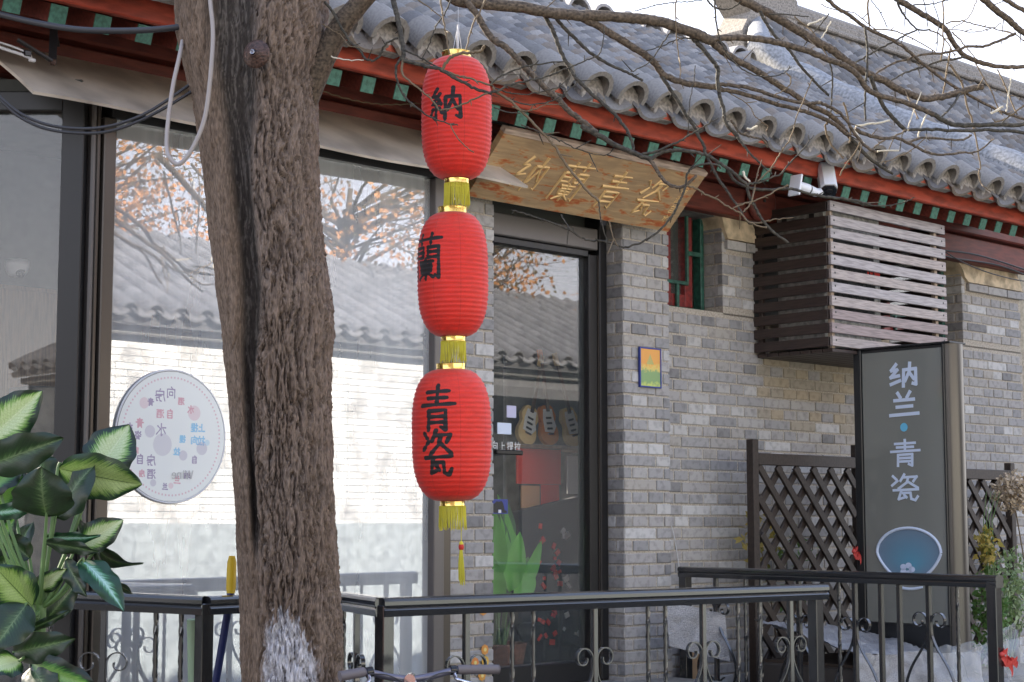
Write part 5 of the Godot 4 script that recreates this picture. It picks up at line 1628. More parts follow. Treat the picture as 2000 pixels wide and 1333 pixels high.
func build_pylon() -> void:
	var o := thing("pylon_sign", "tall dark standing sign with pale characters and a bowl emblem", "sign", Vector3(8.2, 0.45, 0.51))
	# local z runs from the wall out to the lane; the printed face looks along -x
	var top := 2.13
	part("body", boxgeo(Vector3(0.004, 0.0, 0.0), Vector3(0.15, top, 0.59), 0.004), M.pylon_edge, o)
	part("printed_face", boxgeo(Vector3(-0.002, 0.60, 0.055), Vector3(0.0035, top - 0.02, 0.575)), M.pylon_face, o)
	part("base_panel", boxgeo(Vector3(-0.006, 0.0, 0.0), Vector3(0.0035, 0.595, 0.588), 0.002), M.pylon_edge, o)
	part("edge_strip", boxgeo(Vector3(-0.012, 0.596, 0.0), Vector3(0.0035, top, 0.05), 0.003), M.pylon_edge, o)
	part("edge_strip", boxgeo(Vector3(-0.012, 0.596, 0.578), Vector3(0.0035, top, 0.592), 0.003), M.pylon_edge, o)
	var g := Geo.new()
	var rows := []
	for i in 2:
		var row := []
		for k in 15:
			var a := lerpf(-PI / 2, PI / 2, k / 14.0)
			row.append(Vector3(0.078 + sin(a) * 0.076, top * i, 0.592 + cos(a) * 0.05))
		rows.append(row)
	g.grid(rows, true, Vector3(0, 0, 1))
	part("rounded_nose", g, M.pylon_nose, o)
	part("cap", boxgeo(Vector3(-0.006, top, -0.004), Vector3(0.16, top + 0.012, 0.63), 0.003), M.pylon_edge, o)
	# characters: to the reader's right is +z
	for e in [["na_new", 1.975, 0.019], ["lan_new", 1.81, 0.019], ["qing", 1.54, 0.014], ["ci", 1.35, 0.014]]:
		g = Geo.new()
		ribbon_char(g, e[0], Vector3(-0.0035, e[1] + 0.075, 0.225), Vector3(0, 0, 1), Vector3.DOWN, Vector2(0.205, 0.155), e[2], Vector3(-1, 0, 0), 0.003)
		part("character", g, M.pale_blue, o)
	g = Geo.new()
	ellipse_fan(g, Vector3(-0.005, 1.68, 0.325), Vector3(0, 0, 0.024), Vector3(0, 0.024, 0), Color.WHITE, Color.WHITE, Vector2.ZERO)
	part("dot", g, M.cyan, o)
	# the bowl: a pale rim, a blue wash inside, a small pale blossom, a foot line
	g = Geo.new()
	ellipse_fan(g, Vector3(-0.003, 0.985, 0.335), Vector3(0, 0, 0.20), Vector3(0, 0.135, 0), Color(0.10, 0.30, 0.42), Color(0.16, 0.22, 0.30), Vector2(0.1, -0.5))
	part("bowl_wash", g, M.print, o)
	g = Geo.new()
	var pts := []
	var rad := []
	for k in 49:
		var a := TAU * k / 48.0
		pts.append(Vector3(-0.003, 0.985 + sin(a) * 0.137 - 0.02 * maxf(0.0, -sin(a)), 0.335 + cos(a) * (0.205 - 0.05 * maxf(0.0, -sin(a)))))
		rad.append(0.009)
	g.tube(pts, rad, 6, false)
	part("bowl_rim", g, M.pale_blue, o)
	g = Geo.new()
	pts = []
	for k in 9:
		var u := k / 8.0
		pts.append(Vector3(-0.003, 0.80 - 0.012 * sin(u * PI), 0.25 + u * 0.17))
	g.tube(pts, [0.006, 0.008, 0.009, 0.009, 0.009, 0.009, 0.009, 0.008, 0.006], 6)
	part("bowl_foot", g, M.pale_blue, o)
	g = Geo.new()
	for k in 5:
		var a := TAU * k / 5.0
		ellipse_fan(g, Vector3(-0.006, 0.895 + sin(a) * 0.022, 0.325 + cos(a) * 0.03), Vector3(0, 0, 0.02), Vector3(0, 0.016, 0), Color(0.6, 0.68, 0.85), Color(0.6, 0.68, 0.85), Vector2.ZERO)
	part("blossom", g, M.print, o)

func ellipse_fan(g: Geo, c: Vector3, ax: Vector3, ay: Vector3, inner: Color, outer: Color, focus: Vector2) -> void:
	var nn := Vector3(-1, 0, 0)
	g.col = inner
	var s := g.vert(c + ax * focus.x + ay * focus.y, nn)
	g.col = outer
	for k in 37:
		var a := TAU * k / 36.0
		g.vert(c + ax * cos(a) + ay * sin(a), nn)
	for k in 36:
		g.ix.append_array([s, s + k + 2, s + k + 1])
	g.col = Color.WHITE

func build_small_signs() -> void:
	# framed poster on the pillar
	var o := thing("wall_poster", "small orange and green poster in a blue frame on the brick pillar", "poster", Vector3(6.777, 2.415, 0.205))
	var im := Image.create(128, 160, false, Image.FORMAT_RGB8)
	var f := FastNoiseLite.new()
	f.frequency = 0.05
	for y in 160:
		for x in 128:
			var t := y / 160.0 + f.get_noise_2d(x, y) * 0.12
			var c := Color(0.88, 0.62, 0.28).lerp(Color(0.86, 0.76, 0.40), smoothstep(0.35, 0.52, t)).lerp(Color(0.52, 0.64, 0.42), smoothstep(0.52, 0.62, t)).lerp(Color(0.75, 0.80, 0.42), smoothstep(0.85, 0.98, t))
			var d := absf(x - 62.0) - maxf(0.0, (y - 22.0) * 0.55)
			if y > 22 and y < 66 and d < 0.0 and f.get_noise_2d(x * 3.0, y * 6.0) > -0.25:
				c = c.lerp(Color(0.58, 0.70, 0.46), 0.75)
			im.set_pixel(x, y, c)
	var pm := StandardMaterial3D.new()
	pm.resource_name = "poster_print"
	pm.albedo_texture = ImageTexture.create_from_image(im)
	pm.roughness = 0.3
	var g := Geo.new()
	g.face([Vector3(-0.078, -0.10, 0.008), Vector3(0.078, -0.10, 0.008), Vector3(0.078, 0.10, 0.008), Vector3(-0.078, 0.10, 0.008)], Vector3(0, 0, 1), [Vector2(0, 1), Vector2(1, 1), Vector2(1, 0), Vector2(0, 0)])
	part("print", g, pm, o)
	g = Geo.new()
	for e in [[-0.081, 0, 0.008, 0.212], [0.081, 0, 0.008, 0.212]]:
		g.box(Vector3(e[0], e[1], 0.005), Vector3(e[2], e[3], 0.014), Basis(), 0.001)
	for y in [-0.102, 0.102]:
		g.box(Vector3(0, y, 0.0045), Vector3(0.154, 0.008, 0.013), Basis(), 0.001)
	part("frame", g, M.blue_print, o)
	part("backing", boxgeo(Vector3(-0.078, -0.099, -0.002), Vector3(0.078, 0.099, 0.004)), M.white_paper, o)
	# flower stickers on the pier
	var spots := [[5.582, 1.189, 0.5, "topmost orange flower sticker on the brick pier"], [5.472, 1.07, 0.5, "orange flower sticker lower left of the topmost one"], [5.593, 1.005, 0.5, "orange flower sticker above the yellow one on the pier"], [5.596, 0.952, 1.0, "yellow flower sticker on the brick pier"], [5.53, 0.948, 0.3, "reddish flower sticker beside the yellow one"], [5.575, 0.885, 0.6, "lowest orange flower sticker on the brick pier"]]
	for s in spots:
		var g2 := Geo.new()
		g2.col = Color(0.66, 0.18 + 0.22 * s[2], 0.06)
		for k in 8:
			var a := TAU * k / 8.0
			var pl := PackedVector2Array()
			for j in 9:
				var b := TAU * j / 9.0
				pl.append(Vector2(cos(a) * 0.015 + cos(b) * 0.0095, sin(a) * 0.015 + sin(b) * 0.0095))
			g2.prism(pl, Vector3(s[0], s[1], 0.2045 + 0.0002 * k), Vector3.RIGHT, Vector3.UP, 0.001)
		g2.col = Color(0.75, 0.62, 0.22)
		var hub := PackedVector2Array()
		for j in 12:
			hub.append(Vector2(cos(TAU * j / 12.0), sin(TAU * j / 12.0)) * 0.009)
		g2.prism(hub, Vector3(s[0], s[1], 0.2075), Vector3.RIGHT, Vector3.UP, 0.001)
		solo("flower_sticker", g2, M.print, s[3], "sticker", "flower stickers on the brick pier")
	# papers stuck on the door pane
	solo("note_paper", boxgeo(Vector3(5.89, 2.122, 0.042), Vector3(5.955, 2.182, 0.0435)), M.lilac_paper, "upper lilac note stuck on the door glass", "note", "notes on the door glass")
	solo("note_paper", boxgeo(Vector3(5.826, 2.038, 0.042), Vector3(5.921, 2.094, 0.0435)), M.pale_blue, "lower pale blue note stuck on the door glass", "note", "notes on the door glass")
	var st := thing("door_sticker", "square blue sticker with a black drawing on the door glass", "sticker", Vector3(5.84, 1.68, 0.042))
	part("ground", boxgeo(Vector3(-0.057, -0.036, 0), Vector3(0.057, 0.036, 0.0012)), M.blue_print, st)
	g = Geo.new()
	var sil := PackedVector2Array([Vector2(-0.05, -0.02), Vector2(-0.045, 0.01), Vector2(-0.03, 0.018), Vector2(-0.02, 0.026), Vector2(0.0, 0.024), Vector2(0.012, 0.028), Vector2(0.024, 0.018), Vector2(0.03, 0.0), Vector2(0.034, -0.016), Vector2(0.05, -0.022), Vector2(0.05, -0.031), Vector2(0.02, -0.031), Vector2(0.012, -0.014), Vector2(-0.008, -0.014), Vector2(-0.012, -0.031), Vector2(-0.036, -0.031)])
	g.prism(sil, Vector3(0, 0, 0.002), Vector3.RIGHT, Vector3.UP, 0.0007)
	part("drawing", g, M.black_print, st)
	part("drawing_gap", boxgeo(Vector3(-0.007, -0.031, 0.0014), Vector3(0.011, -0.016, 0.0022)), M.white_paper, st)


# ---------------------------------------------------------------- the slatted box, the cameras
func build_slatted_box() -> void:
	var x0 := 7.93
	var x1 := 9.115
	var z1 := 0.558
	var o := thing("slatted_box", "slatted wooden box on the wall that hides an outdoor air conditioner", "box", Vector3(x0, 2.58, 0))
	var n := 11
	var stepy := 0.0772
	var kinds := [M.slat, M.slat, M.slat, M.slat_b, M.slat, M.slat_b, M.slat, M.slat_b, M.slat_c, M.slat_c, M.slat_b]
	for i in n:
		var y := 0.84 - i * stepy - 0.032 - (0.004 if i == 1 else 0.0)
		var g := Geo.new()
		var sag := rng.randf_range(-0.005, 0.005)
		g.box(Vector3((x1 - x0) * 0.5 + 0.002 + (0.0 if i else -0.004) + rng.randf_range(-0.004, 0.004), y, z1 - 0.011), Vector3(x1 - x0 + 0.004, 0.056, 0.02), Basis(Vector3(0, 0, 1), sag), 0.002)
		var s := part("slat", g, kinds[i], o)
		g = Geo.new()
		for xx in [0.035, 1.15]:
			g.lathe([Vector2(0.0065, 0.0), Vector2(0.005, 0.002), Vector2(0, 0.0022)], 8, Vector3(xx, y + rng.randf_range(-0.01, 0.012), z1 - 0.001), Basis(Vector3.RIGHT, PI / 2))
		part("nail", g, M.grille, s)
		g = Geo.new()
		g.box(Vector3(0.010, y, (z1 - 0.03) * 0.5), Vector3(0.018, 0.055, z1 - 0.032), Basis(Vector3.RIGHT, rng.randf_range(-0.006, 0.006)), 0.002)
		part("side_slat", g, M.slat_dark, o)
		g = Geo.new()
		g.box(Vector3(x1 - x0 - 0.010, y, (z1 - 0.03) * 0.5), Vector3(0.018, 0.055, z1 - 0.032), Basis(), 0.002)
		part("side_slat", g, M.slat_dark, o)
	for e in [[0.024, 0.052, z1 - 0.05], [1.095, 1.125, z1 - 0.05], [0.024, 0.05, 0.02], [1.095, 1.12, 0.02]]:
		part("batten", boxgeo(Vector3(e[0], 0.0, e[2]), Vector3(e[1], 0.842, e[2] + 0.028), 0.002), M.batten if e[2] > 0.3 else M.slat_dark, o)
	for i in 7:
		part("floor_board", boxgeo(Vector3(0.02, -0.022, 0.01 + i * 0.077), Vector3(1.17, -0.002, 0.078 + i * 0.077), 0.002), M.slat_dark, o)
	# outdoor unit inside
	var a := thing("air_conditioner", "pale outdoor air conditioner unit inside the slatted box", "air conditioner", Vector3(8.02, 2.60, 0.10))
	part("casing", boxgeo(Vector3(0.0, 0.0, 0.0), Vector3(0.55, 0.80, 0.36), 0.018), M.ac_white, a)
	part("side_slot", boxgeo(Vector3(-0.003, 0.735, 0.05), Vector3(0.001, 0.775, 0.085)), M.grille, a)
	part("side_slot", boxgeo(Vector3(-0.003, 0.735, 0.245), Vector3(0.001, 0.775, 0.28)), M.grille, a)
	part("side_handle", boxgeo(Vector3(-0.004, 0.74, 0.12), Vector3(0.001, 0.755, 0.21)), M.grille, a)
	var g := Geo.new()
	for r in [0.06, 0.10, 0.14, 0.18, 0.22]:
		var pts := []
		var rad := []
		for k in 33:
			pts.append(Vector3(0.25 + cos(TAU * k / 32.0) * r, 0.40 + sin(TAU * k / 32.0) * r, 0.366)); rad.append(0.003)
		g.tube(pts, rad, 5, false)
	for k in 24:
		var an := TAU * k / 24.0
		g.tube([Vector3(0.25 + cos(an) * 0.05, 0.40 + sin(an) * 0.05, 0.368), Vector3(0.25 + cos(an) * 0.23, 0.40 + sin(an) * 0.23, 0.368)], [0.002, 0.002], 4)
	part("fan_grille", g, M.grille, a)
	part("fan_well", boxgeo(Vector3(0.03, 0.17, 0.355), Vector3(0.47, 0.63, 0.3608)), M.grille, a)
	part("label_plate", boxgeo(Vector3(0.40, 0.43, 0.3605), Vector3(0.53, 0.47, 0.363)), M.red_paper, a)
	# round duct cover above it
	var d := thing("duct_cover", "rust coloured round vent cover above the air conditioner", "vent cover", Vector3(7.86, 3.46, 0.11))
	g = Geo.new()
	g.lathe([Vector2(0.0, 0.0), Vector2(0.12, 0.0), Vector2(0.125, 0.01), Vector2(0.12, 0.03), Vector2(0.1, 0.036), Vector2(0, 0.036)], 28, Vector3.ZERO, Basis(Vector3.RIGHT, PI / 2))
	part("lid", g, M.dark_red, d)
	part("lid_bolt", boxgeo(Vector3(-0.008, -0.008, 0.034), Vector3(0.008, 0.008, 0.044)), M.grille, d)
	# bullet camera under the eave
	var c := thing("bullet_camera", "white bullet camera on an arm under the red eave board", "camera", Vector3(7.362, 3.398, 0.74))
	g = Geo.new()
	g.box(Vector3(0, 0, 0), Vector3(0.014, 0.12, 0.075), Basis(Vector3(0, 0, 1), -0.25), 0.003)
	part("mount_plate", g, M.white_plastic, c)
	g = Geo.new()
	g.tube([Vector3(0.01, 0.0, 0), Vector3(0.085, -0.008, 0.01), Vector3(0.095, -0.010, 0.011)], [0.026, 0.028, 0.028], 16)
	g.tube([Vector3(0.103, -0.012, 0.012), Vector3(0.17, -0.018, 0.01), Vector3(0.235, 0.0, 0.0)], [0.027, 0.024, 0.017], 16)
	part("arm", g, M.white_plastic, c)
	g = Geo.new()
	g.tube([Vector3(0.094, -0.0102, 0.011), Vector3(0.104, -0.012, 0.012)], [0.026, 0.026], 16)
	part("arm_joint", g, M.grille, c)
	# the body points down the lane, towards the viewer's side
	var dir := Vector3(-0.38, -0.83, 0.40).normalized()
	var side := dir.cross(Vector3.UP).normalized()
	var bb := Basis(side, side.cross(dir).normalized(), -dir)
	var bc := Vector3(0.285, 0.075, 0.0)
	g = Geo.new()
	var oct := PackedVector2Array()
	for q in [[-0.030, -0.042], [0.030, -0.042], [0.046, -0.026], [0.046, 0.022], [0.028, 0.044], [-0.028, 0.044], [-0.046, 0.022], [-0.046, -0.026]]:
		oct.append(Vector2(q[0], q[1]))
	g.prism(oct, bc + dir * 0.085, -bb.x, bb.y, 0.17)
	part("housing", g, M.white_plastic, c)
	g = Geo.new()
	var oc2 := PackedVector2Array()
	for q in oct:
		oc2.append(q * 0.90 + Vector2(0, -0.003))
	g.prism(oc2, bc + dir * 0.100, -bb.x, bb.y, 0.014)
	part("front_bezel", g, M.lens_black, c)
	g = Geo.new()
	g.lathe([Vector2(0.024, 0.0), Vector2(0.024, 0.006), Vector2(0.015, 0.004), Vector2(0.0, 0.008)], 18, bc + dir * 0.100, Basis(bb.x, dir, bb.x.cross(dir)))
	part("lens", g, M.lens_black, c)

func build_trellis(label: String, x0: float, x1: float, z: float, y0: float, y1: float, post: float) -> void:
	var o := thing("trellis", label, "trellis", Vector3(x0, y0, z), "dark wooden trellises against the brick wall")
	var w := x1 - x0
	var h := y1 - y0
	part("post", boxgeo(Vector3(0, 0, -0.025), Vector3(0.05, h + post, 0.025), 0.003), M.trellis, o)
	part("post", boxgeo(Vector3(w - 0.05, 0, -0.025), Vector3(w, h + post, 0.025), 0.003), M.trellis, o)
	part("rail", boxgeo(Vector3(0.051, h - 0.065, -0.022), Vector3(w - 0.051, h, 0.026), 0.003), M.trellis, o)
	part("rail", boxgeo(Vector3(0.051, 0.0, -0.022), Vector3(w - 0.051, 0.06, 0.026), 0.003), M.trellis, o)
	var step := 0.165
	for dirn in 2:
		var k := -int(h / step) - 2
		while k * step < w + h:
			var a := Vector2.ZERO
			var b := Vector2.ZERO
			# clip the slanting slat to the frame
			var pts := []
			for t in 41:
				var yy := 0.03 + (h - 0.10) * t / 40.0
				var xx: float = k * step + (h - yy if dirn == 0 else yy) * 0.92
				if xx > 0.055 and xx < w - 0.055:
					pts.append(Vector2(xx, yy))
			if pts.size() > 3:
				a = pts[0]; b = pts[-1]
				var g := Geo.new()
				var zz := 0.010 if dirn == 0 else -0.011
				g.bar(Vector3(a.x, a.y, zz), Vector3(b.x, b.y, zz), 0.042, 0.018, Vector3(0, 0, 1), 0.002)
				part("slat", g, M.trellis, o)
			k += 1


# ---------------------------------------------------------------- railings
func scroll_pair(g: Geo, at: Vector3, ux: Vector3, sc: float) -> void:
	# flat iron curled into a lyre: two S scrolls that meet at the baluster
	for s in [-1.0, 1.0]:
		var pts := []
		for k in 22:
			# top curl, winding outwards from its eye
			var a := deg_to_rad(-190.0 + 370.0 * k / 21.0)
			var r := 0.013 + 0.023 * k / 21.0
			pts.append(Vector2(0.045 + cos(a) * r, sin(a) * r))
		var tail := [Vector2(0.013, -0.055), Vector2(0.035, -0.10), Vector2(0.085, -0.17), Vector2(0.11, -0.24), Vector2(0.085, -0.31), Vector2(0.03, -0.34), Vector2(0.012, -0.30), Vector2(0.04, -0.275)]
		var line := []
		for p in pts:
			line.append(Vector2(p.x, p.y))
		line.append(Vector2(0.009, -0.025))
		line.append_array(tail)
		var p3 := []
		for p in line:
			p3.append(at + ux * (p.x * s * sc) + Vector3.UP * p.y * sc)
		var sm := smooth(p3, 3)
		var nz := ux.cross(Vector3.UP).normalized()
		# a band 14 mm wide, 4 mm thick
		var rows := [[], [], [], [], []]
		for i in sm.size():
			var t: Vector3 = (sm[mini(i + 1, sm.size() - 1)] - sm[maxi(i - 1, 0)]).normalized()
			var b := t.cross(nz).normalized()
			var q: Vector3 = sm[i]
			rows[0].append(q + nz * 0.008 + b * 0.0022)
			rows[1].append(q + nz * 0.008 - b * 0.0022)
			rows[2].append(q - nz * 0.008 - b * 0.0022)
			rows[3].append(q - nz * 0.008 + b * 0.0022)
		rows[4] = rows[0].duplicate()
		for f in 4:
			var base := g.v.size()
			for i in sm.size():
				var na: Vector3 = (rows[f][i] + rows[f + 1][i]) * 0.5 - sm[i]
				g.vert(rows[f][i], na.normalized()); g.vert(rows[f + 1][i], na.normalized())
			for i in sm.size() - 1:
				var p := base + i * 2
				var e1: Vector3 = g.v[p + 1] - g.v[p]
				var e2: Vector3 = g.v[p + 2] - g.v[p]
				if e1.cross(e2).dot(g.n[p]) > 0.0:
					g.ix.append_array([p, p + 2, p + 1, p + 1, p + 2, p + 3])
				else:
					g.ix.append_array([p, p + 1, p + 2, p + 1, p + 3, p + 2])

func hand_rail(o: Node3D, a: Vector3, b: Vector3, w := 0.070) -> void:
	var d := (b - a).normalized()
	var s := d.cross(Vector3.UP).normalized()
	var g := Geo.new()
	var prof := [Vector2(-0.5, -0.30), Vector2(-0.42, -0.62), Vector2(0.42, -0.62), Vector2(0.5, -0.30), Vector2(0.40, -0.18), Vector2(0.5, -0.05), Vector2(0.5, 0.14), Vector2(0.42, 0.26), Vector2(0.22, 0.33), Vector2(-0.22, 0.33), Vector2(-0.42, 0.26), Vector2(-0.5, 0.14), Vector2(-0.5, -0.05), Vector2(-0.40, -0.18)]
	var ring := [[], []]
	for p in prof:
		for e in 2:
			ring[e].append((a if e == 0 else b) + s * p.x * w + Vector3.UP * (p.y * w - 0.33 * w))
	for i in prof.size():
		var j := (i + 1) % prof.size()
		var mid: Vector2 = (prof[i] + prof[j]) * 0.5
		g.face([ring[0][i], ring[0][j], ring[1][j], ring[1][i]], s * (prof[j].y - prof[i].y) * 1.0 + Vector3.UP * -(prof[j].x - prof[i].x))
	g.face(ring[0], -d)
	g.face(ring[1], d)
	part("hand_rail", g, M.rail_paint, o)

func rail_post(o: Node3D, p: Vector3, y0: float, w := 0.05) -> void:
	part("post", boxgeo(Vector3(p.x - w / 2, y0, p.z - w / 2), Vector3(p.x + w / 2, p.y - 0.026, p.z + w / 2), 0.003), M.rail_paint, o)

func baluster_run(o: Node3D, a: Vector3, b: Vector3, y0: float, spec: String) -> void:
	# spec: t,kind pairs; p plain bar with scrolls, s plain bar, w twisted bar
	var d := (b - a)
	var ux := Vector3(d.x, 0, d.z).normalized()
	for q in spec.split(" "):
		var f := q.split(",")
		var p := a + d * float(f[0])
		var top := p.y - 0.055
		var g := Geo.new()
		if f[1] == "w":
			var n := 46
			var rows := []
			for i in n + 1:
				var y := lerpf(y0, top, float(i) / n)
				var tw := i * 0.55
				var row := []
				for k in 9:
					var an := TAU * k / 8.0 + tw
					var r := 0.0095 if k % 2 == 0 else 0.0068
					row.append(Vector3(p.x + cos(-an) * r, y, p.z + sin(-an) * r))
				rows.append(row)
			g.grid(rows, true, Vector3.ZERO)
			var mid := g.v.size() / 2
			if g.n[mid].dot(g.v[mid] - Vector3(p.x, g.v[mid].y, p.z)) < 0.0:
				for i in g.n.size():
					g.n[i] = -g.n[i]
				for i in range(0, g.ix.size(), 3):
					var tmp := g.ix[i]
					g.ix[i] = g.ix[i + 1]; g.ix[i + 1] = tmp
			part("twisted_baluster", g, M.rail_paint, o)
		else:
			g.box(Vector3(p.x, (y0 + top) * 0.5, p.z), Vector3(0.022, top - y0, 0.022), Basis(Vector3.UP, atan2(-ux.z, ux.x)), 0.002)
			var bar_ := part("baluster", g, M.rail_paint, o)
			if f[1] == "p" or f[1] == "h":
				g = Geo.new()
				scroll_pair(g, Vector3(p.x, top - (0.20 if f[1] == "p" else 0.16), p.z), ux, 1.25)
				part("scroll", g, M.rail_paint, bar_)

func build_railings() -> void:
	var o := thing("terrace_railing", "black iron terrace railing with scrolls, nearest one, behind the trunk", "railing", Vector3.ZERO)
	var L := Vector3(2.93, 1.375, 0.30)
	var A := Vector3(3.50, 1.34, 0.98)
	var Dm := Vector3(4.135, 1.34, 0.90)
	var B := Vector3(3.885, 1.34, 1.52)
	var C := Vector3(6.085, 1.34, 1.76)
	var y0 := 0.47
	hand_rail(o, L, A)
	hand_rail(o, A, Dm)
	hand_rail(o, Dm, B)
	hand_rail(o, B + Vector3(-0.02, 0, -0.004), C + Vector3(0.045, 0, 0.003))
	for p in [A, Dm, B, C + Vector3(-0.01, 0, 0)]:
		rail_post(o, p, y0)
	baluster_run(o, L, A, y0, "0.10,s 0.36,w 0.585,p 0.80,w 0.905,w")
	baluster_run(o, A, Dm, y0, "0.30,w 0.62,p")
	baluster_run(o, Dm, B, y0, "0.25,w 0.50,p")
	baluster_run(o, B, C, y0, "0.16,p 0.255,w 0.30,w 0.435,p 0.56,w 0.602,w 0.695,p 0.785,w 0.842,w 0.925,p")
	for e in [[L, A], [A, Dm], [Dm, B], [B, C]]:
		var g := Geo.new()
		g.bar(Vector3(e[0].x, y0 + 0.10, e[0].z), Vector3(e[1].x, y0 + 0.10, e[1].z), 0.02, 0.03)
		part("bottom_rail", g, M.rail_paint, o)
	var f := thing("stair_railing", "farther black iron railing that comes out from the wall beside the steps", "railing", Vector3.ZERO)
	var E := Vector3(6.985, 1.372, 0.235)
	var G := Vector3(6.78, 1.372, 2.20)
	hand_rail(f, E, G + Vector3(0, 0, 0.03), 0.058)
	rail_post(f, E + Vector3(0, 0, 0.025), 0.47)
	rail_post(f, G, 0.47)
	baluster_run(f, E, G, 0.47, "0.13,h 0.235,w 0.29,w 0.42,p 0.55,w 0.60,p 0.68,s 0.735,s 0.82,h 0.90,w")


# ---------------------------------------------------------------- plants, covers, bicycle, oddments
var leaf_mats := []

func make_leaf_mats() -> void:
	# five prints of a variegated leaf: pale centre feathering along the veins into a dark margin
	var kinds := [[Color(0.80, 0.84, 0.68), Color(0.42, 0.58, 0.26), Color(0.06, 0.16, 0.10), 0.66], [Color(0.42, 0.50, 0.34), Color(0.16, 0.27, 0.13), Color(0.105, 0.19, 0.10), 0.22], [Color(0.58, 0.66, 0.40), Color(0.36, 0.48, 0.20), Color(0.09, 0.22, 0.11), 0.72], [Color(0.50, 0.66, 0.32), Color(0.20, 0.42, 0.15), Color(0.04, 0.13, 0.07), 0.50], [Color(0.70, 0.84, 0.82), Color(0.22, 0.44, 0.28), Color(0.08, 0.24, 0.15), 0.34]]
	for q in kinds.size():
		var kd: Array = kinds[q]
		var im := Image.create(192, 320, false, Image.FORMAT_RGB8)
		var f := FastNoiseLite.new()
		f.seed = 40 + q
		f.frequency = 1.0
		for y in 320:
			for x in 192:
				var s := (x + 0.5) / 96.0 - 1.0
				var t := y / 320.0
				var a := absf(s)
				# coordinate along a side vein that leans towards the tip
				var vein := t * 17.0 - a * 4.6
				var feather := f.get_noise_2d(vein * 1.9, a * 1.3 + (7.0 if s < 0 else 0.0))
				var edge: float = kd[3] * (0.55 + 0.45 * sin(PI * clampf(t * 0.95 + 0.04, 0.0, 1.0))) + feather * 0.26
				var pale := smoothstep(edge, edge - 0.28, a)
				var c: Color = kd[2].lerp(kd[1], smoothstep(edge + 0.16, edge - 0.05, a)).lerp(kd[0], pale * 0.85)
				var vl := absf(fposmod(vein, 1.0) - 0.5)
				c = c.lerp(kd[0] if q == 1 else (kd[2] if q == 2 else kd[1]), 0.35 * smoothstep(0.10, 0.0, vl) * (1.0 - a))
				c = c.lerp(kd[0] if q != 2 else kd[1].darkened(0.3), 0.8 * smoothstep(0.035, 0.012, a))
				var mot := 0.92 + 0.12 * f.get_noise_2d(x * 0.12, y * 0.12)
				im.set_pixel(x, y, Color(c.r * mot, c.g * mot, c.b * mot))
		var m := StandardMaterial3D.new()
		m.resource_name = "variegated_leaf"
		m.albedo_texture = ImageTexture.create_from_image(im)
		m.roughness = 0.36
		m.backlight_enabled = true
		m.backlight = Color(0.26, 0.32, 0.18)
		leaf_mats.append(m)

